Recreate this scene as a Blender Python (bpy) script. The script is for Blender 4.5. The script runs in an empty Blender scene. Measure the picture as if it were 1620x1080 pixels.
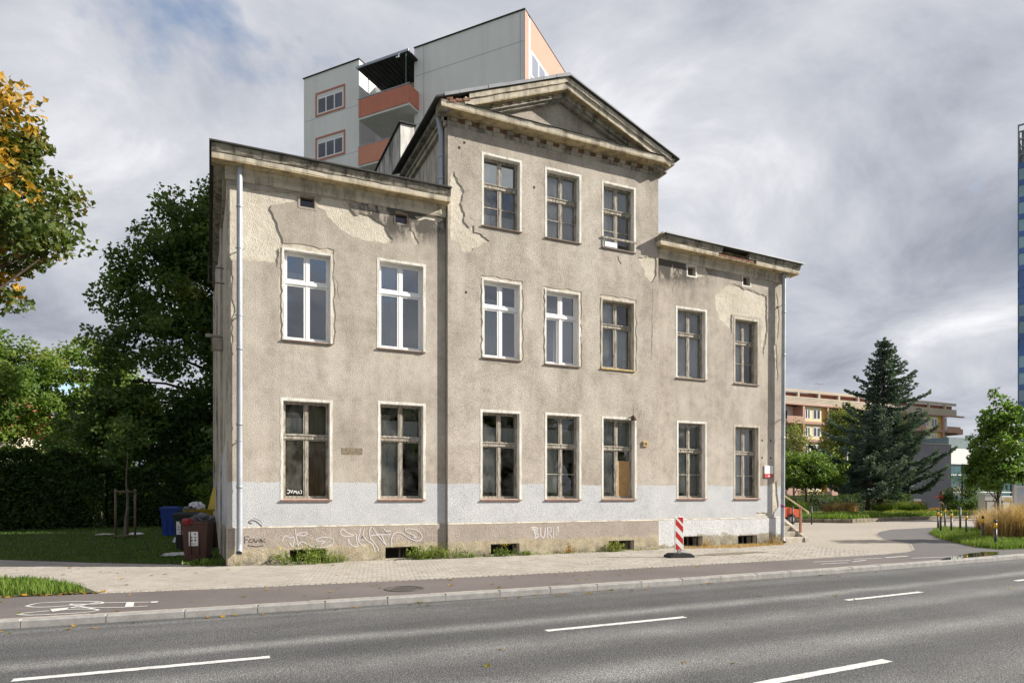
import bpy, bmesh, math, random
import numpy as np
from mathutils import Vector, Matrix
from mathutils.geometry import delaunay_2d_cdt
random.seed(7)
R = math.radians
S = bpy.context.scene
COL = S.collection

# ------------------------------------------------------------------ camera, sky, sun, exposure
cam_d = bpy.data.cameras.new("camera")
cam_d.lens = 36 * 1045 / 1620
cam_d.sensor_width = 36
cam_d.sensor_fit = 'HORIZONTAL'
cam_d.shift_y = 243 / 1620
cam_d.clip_start = 0.05
cam_d.clip_end = 3000
cam = bpy.data.objects.new("camera", cam_d)
cam.location = (-0.3925, -17.2653, 1.70)
cam.rotation_euler = (R(90), 0, R(-24.6))
COL.objects.link(cam)
S.camera = cam

SUN_ELEV = R(28)
SUN_DIR = Vector((0.91 * math.cos(SUN_ELEV), -0.4146 * math.cos(SUN_ELEV), math.sin(SUN_ELEV)))   # towards the sun
CLOUD = 0.335           # radiance of an average patch of cloud
world = bpy.data.worlds.new("World")
S.world = world
world.use_nodes = True
def build_world():
    nt = world.node_tree
    nt.nodes.clear()
    N, L = nt.nodes.new, nt.links.new
    out = N('ShaderNodeOutputWorld'); bg = N('ShaderNodeBackground')
    bg.inputs['Strength'].default_value = 0.1
    sky = N('ShaderNodeTexSky'); sky.sky_type = 'NISHITA'; sky.sun_disc = False
    sky.sun_elevation = SUN_ELEV
    sky.sun_rotation = math.atan2(SUN_DIR.x, SUN_DIR.y)
    sky.air_density = 1.0; sky.dust_density = 0.6
    tc = N('ShaderNodeTexCoord'); sp = N('ShaderNodeSeparateXYZ'); L(tc.outputs['Generated'], sp.inputs[0])
    def m(op, a, b=None, clamp=False):
        n = N('ShaderNodeMath'); n.operation = op; n.use_clamp = clamp
        for i, v in enumerate((a, b)):
            if v is None: continue
            if isinstance(v, (int, float)): n.inputs[i].default_value = v
            else: L(v, n.inputs[i])
        return n.outputs[0]
    zz = m('ADD', m('MAXIMUM', sp.outputs['Z'], 0.0), 0.30)
    cx, cy = m('DIVIDE', sp.outputs['X'], zz), m('DIVIDE', sp.outputs['Y'], zz)
    cb = N('ShaderNodeCombineXYZ'); L(cx, cb.inputs[0]); L(cy, cb.inputs[1])
    def noise(scale, detail, rough, dist, off):
        mp = N('ShaderNodeMapping'); L(cb.outputs[0], mp.inputs[0]); mp.inputs['Location'].default_value = off
        n = N('ShaderNodeTexNoise'); L(mp.outputs[0], n.inputs['Vector'])
        n.inputs['Scale'].default_value = scale; n.inputs['Detail'].default_value = detail
        n.inputs['Roughness'].default_value = rough; n.inputs['Distortion'].default_value = dist
        return n.outputs['Fac']
    big = noise(1.15, 3, 0.45, 0.5, (-3.97, -0.73, 0.85))
    fine = noise(2.4, 9, 0.60, 0.5, (-7.17, 0.04, 8.21))
    h = m('ADD', m('MULTIPLY', big, 0.52), m('MULTIPLY', fine, 0.48))
    rp = N('ShaderNodeValToRGB'); L(h, rp.inputs[0])
    e = rp.color_ramp.elements
    e[0].position = 0.36; e[0].color = (0.44, 0.48, 0.59, 1)
    e[1].position = 0.66; e[1].color = (1.62, 1.63, 1.67, 1)
    x = e.new(0.47); x.color = (0.79, 0.83, 0.94, 1)
    x = e.new(0.56); x.color = (1.08, 1.10, 1.18, 1)
    mul = N('ShaderNodeMix'); mul.data_type = 'RGBA'; mul.blend_type = 'MULTIPLY'; mul.inputs['Factor'].default_value = 1
    L(rp.outputs[0], mul.inputs['A']); mul.inputs['B'].default_value = (CLOUD * 10,) * 3 + (1,)
    gap = noise(1.9, 6, 0.55, 0.3, (7.28, 0.76, 5.22))
    gm = N('ShaderNodeMapRange'); L(gap, gm.inputs['Value'])
    gm.inputs['From Min'].default_value = 0.305; gm.inputs['From Max'].default_value = 0.395
    mixc = N('ShaderNodeMix'); mixc.data_type = 'RGBA'
    L(gm.outputs[0], mixc.inputs['Factor']); L(sky.outputs[0], mixc.inputs['A']); L(mul.outputs['Result'], mixc.inputs['B'])
    L(mixc.outputs['Result'], bg.inputs['Color']); L(bg.outputs[0], out.inputs['Surface'])
build_world()

sun_d = bpy.data.lights.new("sun", 'SUN')
sun_d.energy = 4.6
sun_d.angle = R(0.5)
sun_d.color = (1.0, 0.93, 0.82)
sun = bpy.data.objects.new("sun", sun_d)
sun.rotation_euler = SUN_DIR.to_track_quat('Z', 'Y').to_euler()
COL.objects.link(sun)

S.view_settings.view_transform = 'Standard'
S.view_settings.look = 'None'
S.view_settings.gamma = 1
S.view_settings.use_curve_mapping = False
S.view_settings.exposure = 0.95
S.cycles.max_bounces = 8
S.cycles.transparent_max_bounces = 24

# ------------------------------------------------------------------ node helpers
class M:
    """one procedural material"""
    def __init__(s, name, rough=0.85, spec=0.3):
        s.m = bpy.data.materials.new(name); s.m.use_nodes = True
        s.nt = s.m.node_tree; s.b = s.nt.nodes['Principled BSDF']
        s.b.inputs['Roughness'].default_value = rough
        s.b.inputs['Specular IOR Level'].default_value = spec
        s._pos = None
    def n(s, t): return s.nt.nodes.new(t)
    def l(s, a, b): s.nt.links.new(a, b)
    def pos(s):
        if s._pos is None: s._pos = s.n('ShaderNodeNewGeometry').outputs['Position']
        return s._pos
    def obj(s): return s.n('ShaderNodeTexCoord').outputs['Object']
    def rnd(s): return s.n('ShaderNodeObjectInfo').outputs['Random']
    def attr(s, name):
        a = s.n('ShaderNodeAttribute'); a.attribute_name = name; return a.outputs['Fac']
    def mp(s, vec, scale=(1, 1, 1), loc=(0, 0, 0)):
        n = s.n('ShaderNodeMapping'); s.l(vec, n.inputs[0])
        n.inputs['Scale'].default_value = scale; n.inputs['Location'].default_value = loc
        return n.outputs[0]
    def noise(s, scale, detail=4, rough=0.55, vec=None, dist=0.0):
        n = s.n('ShaderNodeTexNoise'); s.l(vec if vec is not None else s.pos(), n.inputs['Vector'])
        n.inputs['Scale'].default_value = scale; n.inputs['Detail'].default_value = detail
        n.inputs['Roughness'].default_value = rough; n.inputs['Distortion'].default_value = dist
        return n.outputs['Fac']
    def vor(s, scale, vec=None, feature='F1', out='Distance'):
        n = s.n('ShaderNodeTexVoronoi'); s.l(vec if vec is not None else s.pos(), n.inputs['Vector'])
        n.inputs['Scale'].default_value = scale; n.feature = feature
        return n.outputs[out]
    def ramp(s, fac, stops):
        n = s.n('ShaderNodeValToRGB'); s.l(fac, n.inputs[0]); e = n.color_ramp.elements
        while len(e) < len(stops): e.new(0.5)
        for i, (p, c) in enumerate(stops):
            e[i].position = p; c = (c,) * 3 if isinstance(c, (int, float)) else c
            e[i].color = (*c, 1)
        return n.outputs[0]
    def mix(s, f, a, b, blend='MIX'):
        n = s.n('ShaderNodeMix'); n.data_type = 'RGBA'; n.blend_type = blend
        for k, v in (('Factor', f), ('A', a), ('B', b)):
            if isinstance(v, (int, float)) and k == 'Factor': n.inputs[k].default_value = v
            elif isinstance(v, (tuple, list)): n.inputs[k].default_value = (*v[:3], 1)
            elif isinstance(v, (int, float)): n.inputs[k].default_value = (v, v, v, 1)
            else: s.l(v, n.inputs[k])
        return n.outputs['Result']
    def ma(s, op, a, b=None, c=None, clamp=False):
        n = s.n('ShaderNodeMath'); n.operation = op; n.use_clamp = clamp
        for i, v in enumerate((a, b, c)):
            if v is None: continue
            if isinstance(v, (int, float)): n.inputs[i].default_value = v
            else: s.l(v, n.inputs[i])
        return n.outputs[0]
    def rng(s, v, a, b, c=0.0, d=1.0):
        n = s.n('ShaderNodeMapRange'); s.l(v, n.inputs['Value'])
        n.inputs['From Min'].default_value = a; n.inputs['From Max'].default_value = b
        n.inputs['To Min'].default_value = c; n.inputs['To Max'].default_value = d
        return n.outputs[0]
    def xyz(s, v=None):
        n = s.n('ShaderNodeSeparateXYZ'); s.l(v if v is not None else s.pos(), n.inputs[0]); return n.outputs
    def color(s, c):
        if isinstance(c, (tuple, list)): s.b.inputs['Base Color'].default_value = (*c[:3], 1)
        else: s.l(c, s.b.inputs['Base Color'])
        return s
    def bump(s, h, strength=0.5, dist=0.02):
        n = s.n('ShaderNodeBump'); s.l(h, n.inputs['Height'])
        n.inputs['Strength'].default_value = strength; n.inputs['Distance'].default_value = dist
        s.l(n.outputs[0], s.b.inputs['Normal']); return s
    def rough(s, v):
        if isinstance(v, (int, float)): s.b.inputs['Roughness'].default_value = v
        else: s.l(v, s.b.inputs['Roughness'])
        return s

def simple(name, c, rough=0.7, var=0.15, scale=3.0, spec=0.3, metal=0.0, grain=0.0):
    k = M(name, rough, spec)
    f = k.noise(scale, 5, 0.6)
    col = k.mix(k.rng(f, 0.3, 0.7), tuple(v * (1 - var) for v in c), tuple(min(1, v * (1 + var)) for v in c))
    k.color(col); k.b.inputs['Metallic'].default_value = metal
    if grain: k.bump(k.noise(scale * 25, 3, 0.6), grain, 0.01)
    return k.m

def coat_mat(name, dirt_from, dirt_to, dirt_amt, band=True):
    k = M(name, 0.92, 0.15)
    x = k.xyz()
    big = k.noise(0.55, 5, 0.6, dist=0.4)
    c = k.ramp(big, [(0.28, (0.365, 0.325, 0.280)), (0.5, (0.455, 0.410, 0.358)), (0.72, (0.540, 0.497, 0.445))])
    strk = k.noise(1.0, 5, 0.6, vec=k.mp(k.pos(), (2.6, 2.6, 0.22)))
    c = k.mix(k.rng(strk, 0.3, 0.75), k.mix(1.0, c, (0.85, 0.84, 0.83), 'MULTIPLY'), k.mix(1.0, c, (1.08, 1.08, 1.08), 'MULTIPLY'))
    lift = k.noise(1.0, 3, 0.5, vec=k.mp(k.pos(), (0.12, 0.12, 1.5), (1.0, 0, 4.2)))
    c = k.mix(k.rng(lift, 0.55, 0.66, 0, 0.22), c, (0.53, 0.48, 0.41))
    c = k.mix(1.0, c, k.ramp(k.noise(3.4, 6, 0.72), [(0.30, (0.80, 0.79, 0.78)), (0.5, (1.0, 1.0, 1.0)), (0.70, (1.15, 1.15, 1.15))]), 'MULTIPLY')
    # pale lime wash-out below the sills
    wash = k.ma('MULTIPLY', k.rng(k.noise(0.9, 3, 0.5, vec=k.mp(k.pos(), (1.6, 1.6, 0.5), (3, 1, 2))), 0.50, 0.70), 0.6)
    c = k.mix(wash, c, (0.58, 0.54, 0.47))
    lvl = k.ma('ADD', x[2], k.ma('MULTIPLY', k.ma('SUBTRACT', k.noise(0.8, 3, 0.5), 0.5), 0.10))
    if band:
        pc = k.ramp(k.noise(1.3, 5, 0.65), [(0.3, (0.465, 0.48, 0.505)), (0.55, (0.535, 0.545, 0.565)), (0.8, (0.60, 0.608, 0.618))])
        foot = k.ma('MULTIPLY', k.rng(x[2], 1.55, 0.9), k.rng(k.noise(7, 5, 0.7), 0.45, 0.75), clamp=True)
        pc = k.mix(k.ma('MULTIPLY', foot, 0.5), pc, (0.34, 0.34, 0.34))
        c = k.mix(k.rng(k.ma('ADD', lvl, k.ma('MULTIPLY', k.ma('SUBTRACT', k.noise(9, 4, 0.7), 0.5), 0.10)), 2.035, 2.005), c, pc)
    # soot washed down from the cornice
    dn = k.noise(1.7, 6, 0.7, vec=k.mp(k.pos(), (1.0, 1.0, 0.6)))
    dm = k.ma('MULTIPLY', k.rng(x[2], dirt_from, dirt_to), k.rng(dn, 0.40, 0.54), clamp=True)
    if band:
        dm2 = k.ma('MULTIPLY', k.rng(k.noise(0.55, 3, 0.5, vec=k.mp(k.pos(), (1, 1, .3), (0.9, 0, 0))), 0.44, 0.56), dm)
        hot = None
        for xc, wx in ((4.1, 1.3), (13.1, 1.1)):
            d = k.ma('DIVIDE', k.ma('SUBTRACT', x[0], xc), wx); g_ = k.ma('POWER', 2.718, k.ma('MULTIPLY', k.ma('MULTIPLY', d, d), -1.0))
            hot = g_ if hot is None else k.ma('ADD', hot, g_)
        dm = k.ma('ADD', k.ma('MULTIPLY', k.ma('MULTIPLY', dm, hot), 2.4), k.ma('MULTIPLY', dm2, 0.35), clamp=True)
    dm = k.ma('MULTIPLY', dm, dirt_amt)
    c = k.mix(dm, c, (0.085, 0.078, 0.068))
    g = k.noise(38, 3, 0.75)
    g2 = k.noise(95, 2, 0.6)
    c = k.mix(1.0, c, k.ramp(g, [(0.28, 0.62), (0.5, 0.97), (0.75, 1.18)]), 'MULTIPLY')
    k.color(c)
    k.bump(k.ma('ADD', g, k.ma('MULTIPLY', g2, 0.5)), 0.6, 0.026)
    return k.m

MAT = {}
MAT['coat'] = coat_mat('render_coat', 8.35, 9.2, 0.92)
MAT['coat_bay'] = coat_mat('render_coat_bay', 11.0, 12.2, 0.45)
def plaster():
    k = M('bare_plaster', 0.9, 0.15)
    c = k.ramp(k.noise(1.1, 6, 0.65), [(0.25, (0.47, 0.42, 0.345)), (0.5, (0.60, 0.555, 0.47)), (0.75, (0.68, 0.635, 0.55))])
    c = k.mix(k.rng(k.noise(14, 4, 0.7), 0.58, 0.76, 0, 0.55), c, (0.35, 0.30, 0.23))
    c = k.mix(k.rng(k.noise(3.2, 5, 0.7), 0.5, 0.66, 0, 0.4), c, (0.38, 0.33, 0.27))
    k.color(c); k.bump(k.ma('ADD', k.ma('MULTIPLY', k.noise(6.5, 6, 0.75), 1.6), k.noise(32, 3, 0.7)), 0.6, 0.04)
    return k.m
MAT['plaster'] = plaster()

def plinth_mat(name, up, limit, low=((0.30, 0.245, 0.165), (0.45, 0.39, 0.28), (0.52, 0.47, 0.38))):
    k = M(name, 0.9, 0.15); x = k.xyz()
    u = k.mix(k.rng(k.noise(1.5, 5, 0.6), 0.3, 0.7), tuple(v * 0.86 for v in up), tuple(min(1, v * 1.1) for v in up))
    lo = k.ramp(k.noise(2.6, 7, 0.7), [(0.28, low[0]), (0.52, low[1]), (0.75, low[2])])
    stain = k.ma('MULTIPLY', k.rng(x[2], 0.42, 0.0), k.rng(k.noise(3.2, 5, 0.65), 0.42, 0.6), clamp=True)
    lo = k.mix(k.ma('MULTIPLY', stain, 0.8), lo, (0.13, 0.125, 0.10))
    moss = k.ma('MULTIPLY', k.rng(x[2], 0.2, 0.0), k.rng(k.noise(4.5, 4, 0.6, vec=k.mp(k.pos(), (1, 1, 1), (9, 2, 3))), 0.52, 0.64), clamp=True)
    lo = k.mix(k.ma('MULTIPLY', moss, 0.6), lo, (0.14, 0.145, 0.05))
    lv = k.ma('ADD', x[2], k.ma('MULTIPLY', k.ma('SUBTRACT', k.noise(2.2, 5, 0.65), 0.5), 0.5))
    if 'white' in name: lv = k.ma('ADD', lv, k.ma('MULTIPLY', k.ma('LESS_THAN', x[0], 13.38), 0.30))
    c = k.mix(k.rng(lv, limit - 0.03, limit + 0.02), lo, u)
    c = k.mix(1.0, c, k.ramp(k.noise(30, 3, 0.6), [(0.3, 0.8), (0.7, 1.1)]), 'MULTIPLY')
    k.color(c)
    k.bump(k.ma('ADD', k.ma('MULTIPLY', k.noise(6, 5, 0.7), 1.3), k.noise(35, 3, 0.6)), 0.6, 0.03)
    return k.m
MAT['plinth'] = plinth_mat('plinth_pinkish', (0.385, 0.335, 0.295), 0.42)
MAT['plinth_white'] = plinth_mat('plinth_white', (0.60, 0.61, 0.625), 0.38, ((0.24, 0.21, 0.15), (0.37, 0.34, 0.27), (0.46, 0.43, 0.36)))
def stone_mat(name, a, b, dark, amt, sc=1.0):
    k = M(name, 0.9, 0.15)
    c = k.mix(k.rng(k.noise(2.2 * sc, 6, 0.65), 0.3, 0.7), a, b)
    d = k.rng(k.noise(1.6 * sc, 6, 0.7, vec=k.mp(k.pos(), (2.4, 2.4, 0.5))), 0.46, 0.62)
    c = k.mix(k.ma('MULTIPLY', d, amt), c, dark)
    k.color(c); k.bump(k.ma('ADD', k.noise(7, 5, 0.7), k.noise(40, 3, 0.6)), 0.5, 0.02)
    return k.m
MAT['cornice'] = stone_mat('cornice_stucco', (0.46, 0.41, 0.33), (0.60, 0.55, 0.46), (0.13, 0.12, 0.10), 0.6)
MAT['cornice_grey'] = stone_mat('cornice_weathered', (0.34, 0.315, 0.27), (0.46, 0.43, 0.375), (0.07, 0.066, 0.058), 0.8)
MAT['cornice_dark'] = stone_mat('cornice_sooty', (0.25, 0.23, 0.19), (0.37, 0.34, 0.285), (0.06, 0.056, 0.05), 0.9, 1.3)
MAT['soffit'] = stone_mat('soffit_stucco', (0.42, 0.34, 0.20), (0.50, 0.42, 0.27), (0.13, 0.10, 0.07), 0.7)
MAT['undercoat'] = stone_mat('render_undercoat', (0.50, 0.45, 0.37), (0.60, 0.55, 0.46), (0.34, 0.30, 0.235), 0.5, 2.0)
MAT['side'] = stone_mat('side_wall_stucco', (0.52, 0.46, 0.38), (0.62, 0.57, 0.49), (0.12, 0.11, 0.10), 0.7)
MAT['firewall'] = stone_mat('fire_wall_stucco', (0.42, 0.40, 0.36), (0.60, 0.58, 0.54), (0.10, 0.095, 0.09), 0.95, 0.9)
MAT['firewall_white'] = stone_mat('fire_wall_white', (0.72, 0.71, 0.68), (0.80, 0.79, 0.76), (0.30, 0.27, 0.22), 0.5, 0.8)
MAT['surround'] = stone_mat('white_surround_paint', (0.66, 0.64, 0.58), (0.78, 0.77, 0.74), (0.38, 0.34, 0.27), 0.55, 1.8)
MAT['surround_old'] = stone_mat('cream_surround', (0.50, 0.46, 0.38), (0.62, 0.58, 0.50), (0.25, 0.22, 0.17), 0.7, 1.6)
MAT['pvc'] = simple('white_plastic', (0.80, 0.80, 0.81), 0.35, 0.03, 2, 0.4)
def oldwood():
    k = M('peeling_window_paint', 0.8, 0.2)
    v = k.mp(k.pos(), (14, 14, 3))
    c = k.ramp(k.noise(1.4, 6, 0.7, vec=v), [(0.34, (0.13, 0.11, 0.088)), (0.48, (0.29, 0.26, 0.22)), (0.6, (0.43, 0.405, 0.35)), (0.8, (0.52, 0.50, 0.445))])
    k.color(c); k.bump(k.noise(30, 4, 0.7), 0.5, 0.01); return k.m
MAT['oldwood'] = oldwood()
MAT['wood_sill'] = simple('rust_red_sill', (0.26, 0.14, 0.11), 0.6, 0.35, 12)
MAT['dark_sill'] = simple('brown_sheet_sill', (0.17, 0.12, 0.095), 0.5, 0.3, 10)
MAT['yellow_sill'] = simple('bare_timber_sill', (0.52, 0.36, 0.13), 0.7, 0.25, 12)
MAT['zinc'] = simple('zinc_downpipe', (0.36, 0.39, 0.43), 0.5, 0.2, 2.2, 0.4, 0.35)
MAT['zinc_dull'] = simple('dull_zinc', (0.33, 0.36, 0.40), 0.5, 0.15, 2, 0.5, 0.6)
MAT['flash'] = simple('sheet_flashing', (0.27, 0.285, 0.31), 0.55, 0.2, 2, 0.4, 0.0)
MAT['roofsheet'] = simple('dark_roofing_felt', (0.055, 0.053, 0.05), 0.8, 0.3, 2)
MAT['brick'] = simple('old_red_brick', (0.24, 0.135, 0.10), 0.9, 0.5, 9, 0.1, 0, 0.5)
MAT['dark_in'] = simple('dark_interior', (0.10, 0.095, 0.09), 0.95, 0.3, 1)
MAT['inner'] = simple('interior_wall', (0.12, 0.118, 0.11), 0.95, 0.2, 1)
MAT['ply'] = simple('plywood_board', (0.42, 0.26, 0.11), 0.7, 0.15, 5)
def glass(name, tint, k_ref, wav):
    k = M(name); nt = k.nt
    fr = k.n('ShaderNodeFresnel'); fr.inputs['IOR'].default_value = 1.5
    f = k.ma('MULTIPLY', fr.outputs[0], k_ref, clamp=True)
    tr = k.n('ShaderNodeBsdfTransparent'); tr.inputs[0].default_value = (*tint, 1)
    gl = k.n('ShaderNodeBsdfGlossy'); gl.inputs['Roughness'].default_value = 0.012; gl.inputs['Color'].default_value = (0.96, 0.98, 1, 1)
    bp = k.n('ShaderNodeBump'); bp.inputs['Strength'].default_value = wav; bp.inputs['Distance'].default_value = 0.02
    k.l(k.noise(1.3, 2, 0.4), bp.inputs['Height']); k.l(bp.outputs[0], gl.inputs['Normal'])
    dirt = k.n('ShaderNodeBsdfDiffuse'); dirt.inputs['Color'].default_value = (0.36, 0.36, 0.34, 1)
    mx = k.n('ShaderNodeMixShader'); k.l(f, mx.inputs[0]); k.l(tr.outputs[0], mx.inputs[1]); k.l(gl.outputs[0], mx.inputs[2])
    m2 = k.n('ShaderNodeMixShader'); k.l(k.rng(k.noise(2.5, 5, 0.65), 0.4, 0.8, 0.0, 0.30 if 'old' in name else 0.02), m2.inputs[0])
    k.l(mx.outputs[0], m2.inputs[1]); k.l(dirt.outputs[0], m2.inputs[2])
    k.l(m2.outputs[0], nt.nodes['Material Output'].inputs['Surface'])
    return k.m
MAT['glass_old'] = glass('old_window_glass', (0.90, 0.92, 0.91), 2.6, 0.35)
MAT['glass_new'] = glass('double_glazing', (0.68, 0.74, 0.80), 5.5, 0.05)
def curtain(name, c, f=60):
    k = M(name, 0.95, 0.05); nt = k.nt
    c2 = k.mix(k.rng(k.noise(1.0, 4, 0.6, vec=k.mp(k.pos(), (22, 22, 0.7))), 0.3, 0.7), tuple(v * 0.72 for v in c), c)
    k.color(c2); return k.m
MAT['cur_grey'] = curtain('grey_net_curtain', (0.60, 0.62, 0.60))
MAT['cur_white'] = curtain('white_net_curtain', (0.74, 0.74, 0.77))
MAT['cur_tan'] = curtain('tan_curtain', (0.40, 0.36, 0.26))
MAT['cur_brown'] = curtain('brown_curtain', (0.30, 0.21, 0.12))

# ------------------------------------------------------------------ mesh helpers
def link(o): COL.objects.link(o); return o
def setp(o, label=None, cat=None, group=None, kind=None):
    if label: o['label'] = label
    if cat: o['category'] = cat
    if group: o['group'] = group
    if kind: o['kind'] = kind
    return o
def empty(name, label, cat, loc=(0, 0, 0), rz=0.0, group=None):
    o = link(bpy.data.objects.new(name, None)); o.location = loc; o.rotation_euler = (0, 0, rz)
    o.empty_display_size = 0.3
    return setp(o, label, cat, group)
def copy_tree(o, parent=None):
    c = link(o.copy()); c.parent = parent
    for ch in list(o.children):
        copy_tree(ch, c)
    return c

class MB:
    """collects faces, builds one mesh object"""
    def __init__(s): s.v = []; s.f = []; s.mi = []
    def add(s, vs, fs, mi=0):
        b = len(s.v); s.v += [tuple(v) for v in vs]
        for f in fs: s.f.append(tuple(b + i for i in f)); s.mi.append(mi)
        return s
    def box(s, x0, x1, y0, y1, z0, z1, mi=0, mat=None):
        vs = [(x0, y0, z0), (x1, y0, z0), (x1, y1, z0), (x0, y1, z0), (x0, y0, z1), (x1, y0, z1), (x1, y1, z1), (x0, y1, z1)]
        if mat is not None: vs = [mat @ Vector(v) for v in vs]
        return s.add(vs, [(0, 3, 2, 1), (4, 5, 6, 7), (0, 1, 5, 4), (1, 2, 6, 5), (2, 3, 7, 6), (3, 0, 4, 7)], mi)
    def bbox(s, x0, x1, y0, y1, z0, z1, b=0.01, mi=0, mat=None):
        """box with its top edges bevelled"""
        vs = [(x0, y0, z0), (x1, y0, z0), (x1, y1, z0), (x0, y1, z0), (x0, y0, z1 - b), (x1, y0, z1 - b), (x1, y1, z1 - b), (x0, y1, z1 - b),
              (x0 + b, y0 + b, z1), (x1 - b, y0 + b, z1), (x1 - b, y1 - b, z1), (x0 + b, y1 - b, z1)]
        if mat is not None: vs = [mat @ Vector(v) for v in vs]
        return s.add(vs, [(0, 3, 2, 1), (0, 1, 5, 4), (1, 2, 6, 5), (2, 3, 7, 6), (3, 0, 4, 7), (4, 5, 9, 8), (5, 6, 10, 9), (6, 7, 11, 10), (7, 4, 8, 11), (8, 9, 10, 11)], mi)
    def tube(s, pts, rad, n=8, mi=0, cap=True):
        pts = [Vector(p) for p in pts]
        if not hasattr(rad, '__len__'): rad = [rad] * len(pts)
        rings = []; up = None
        for i, p in enumerate(pts):
            d = (pts[min(i + 1, len(pts) - 1)] - pts[max(i - 1, 0)]).normalized()
            if up is None: up = Vector((0, 0, 1)) if abs(d.z) < 0.9 else Vector((1, 0, 0))
            a = d.cross(up).normalized(); b = a.cross(d).normalized(); up = b
            rings.append([p + (a * math.cos(t) + b * math.sin(t)) * rad[i] for t in [2 * math.pi * j / n for j in range(n)]])
        base = len(s.v)
        for r in rings: s.v += [tuple(v) for v in r]
        for i in range(len(rings) - 1):
            for j in range(n):
                s.f.append((base + i * n + j, base + i * n + (j + 1) % n, base + (i + 1) * n + (j + 1) % n, base + (i + 1) * n + j)); s.mi.append(mi)
        if cap:
            s.f.append(tuple(base + j for j in range(n))[::-1]); s.mi.append(mi)
            s.f.append(tuple(base + (len(rings) - 1) * n + j for j in range(n))); s.mi.append(mi)
        return s
    def prism(s, poly, axis, a, b, mi=0):
        """polygon of 2D points extruded along an axis"""
        n = len(poly)
        def pt(p, h):
            return {'x': (h, p[0], p[1]), 'y': (p[0], h, p[1]), 'z': (p[0], p[1], h)}[axis]
        vs = [pt(p, a) for p in poly] + [pt(p, b) for p in poly]
        fs = [tuple(range(n))[::-1], tuple(range(n, 2 * n))] + [(i, (i + 1) % n, n + (i + 1) % n, n + i) for i in range(n)]
        return s.add(vs, fs, mi)
    def sheet(s, poly, z, mi=0):
        return s.add([(p[0], p[1], z) for p in poly], [tuple(range(len(poly)))], mi)
    def build(s, name, mats, parent=None, smooth=False, fix=True):
        me = bpy.data.meshes.new(name); me.from_pydata(s.v, [], s.f)
        for m in (mats if isinstance(mats, (list, tuple)) else [mats]): me.materials.append(m)
        if any(s.mi): me.polygons.foreach_set('material_index', s.mi)
        if fix:
            bm = bmesh.new(); bm.from_mesh(me); bmesh.ops.recalc_face_normals(bm, faces=bm.faces); bm.to_mesh(me); bm.free()
        if smooth:
            me.polygons.foreach_set('use_smooth', [True] * len(me.polygons))
        o = link(bpy.data.objects.new(name, me)); o.parent = parent
        return o

def np_mesh(name, V, F, mats, parent=None, tint=None, smooth=False):
    V = np.asarray(V, np.float32); F = np.asarray(F, np.int32); k = F.shape[1]
    me = bpy.data.meshes.new(name)
    me.vertices.add(len(V)); me.vertices.foreach_set('co', V.ravel())
    me.loops.add(F.size); me.loops.foreach_set('vertex_index', F.ravel())
    me.polygons.add(len(F)); me.polygons.foreach_set('loop_start', np.arange(0, F.size, k, dtype=np.int32))
    for m in (mats if isinstance(mats, (list, tuple)) else [mats]): me.materials.append(m)
    if tint is not None:
        a = me.attributes.new('tint', 'FLOAT', 'POINT'); a.data.foreach_set('value', np.asarray(tint, np.float32))
    me.polygons.foreach_set('use_smooth', np.full(len(F), smooth))
    me.update(calc_edges=True); me.validate()
    o = link(bpy.data.objects.new(name, me)); o.parent = parent
    return o

def inside(p, poly):
    c = False; n = len(poly); x, y = p
    j = n - 1
    for i in range(n):
        xi, yi = poly[i]; xj, yj = poly[j]
        if (yi > y) != (yj > y) and x < (xj - xi) * (y - yi) / (yj - yi) + xi: c = not c
        j = i
    return c
def inside_np(P, poly):
    x, y = P[:, 0], P[:, 1]; c = np.zeros(len(P), bool); n = len(poly); j = n - 1
    for i in range(n):
        xi, yi = poly[i]; xj, yj = poly[j]
        if yi != yj:
            t = ((yi > y) != (yj > y)) & (x < (xj - xi) * (y - yi) / (yj - yi) + xi); c ^= t
        j = i
    return c
def jag(poly, amp=0.03, seg=0.12, seed=0):
    rr = random.Random(seed); out = []
    n = len(poly)
    for i in range(n):
        a, b = Vector(poly[i]), Vector(poly[(i + 1) % n]); L = (b - a).length
        k = max(1, int(L / seg)); nrm = Vector((-(b - a).y, (b - a).x)).normalized() if L > 0 else Vector((0, 0))
        for q in range(k):
            p = a.lerp(b, q / k)
            if q: p = p + nrm * rr.uniform(-amp, amp)
            out.append((p.x, p.y))
    return out
def rect(x0, x1, z0, z1): return [(x0, z0), (x1, z0), (x1, z1), (x0, z1)]
def cdt(outer, holes=()):
    vs, es = [], []
    for poly in [outer] + list(holes):
        b = len(vs); n = len(poly); vs += [Vector(p) for p in poly]; es += [(b + i, b + (i + 1) % n) for i in range(n)]
    V, E_, F, _, _, _ = delaunay_2d_cdt(vs, es, [], 0, 1e-5)
    keep = []
    for f in F:
        c = sum((V[i] for i in f), Vector((0, 0))) / len(f)
        if inside(c, outer) and not any(inside(c, h) for h in holes): keep.append(tuple(f))
    return V, keep
def slab(outer, holes, d0, d1, plane='xz', mb=None, mi=0):
    """flat plate with holes: front at d0, back at d1"""
    mb = mb or MB(); V, F = cdt(outer, holes); n = len(V)
    def pt(p, d):
        return {'xz': (p[0], d, p[1]), 'yz': (d, p[0], p[1]), 'xy': (p[0], p[1], d)}[plane]
    fs = []; cnt = {}
    for f in F:
        fs.append(f); fs.append(tuple(n + i for i in f)[::-1])
        for i in range(3):
            e = (f[i], f[(i + 1) % 3]); cnt[tuple(sorted(e))] = cnt.get(tuple(sorted(e)), 0) + 1
    for (a, b), c in cnt.items():
        if c == 1: fs.append((a, b, n + b, n + a))
    return mb.add([pt(p, d0) for p in V] + [pt(p, d1) for p in V], fs, mi)
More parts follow.
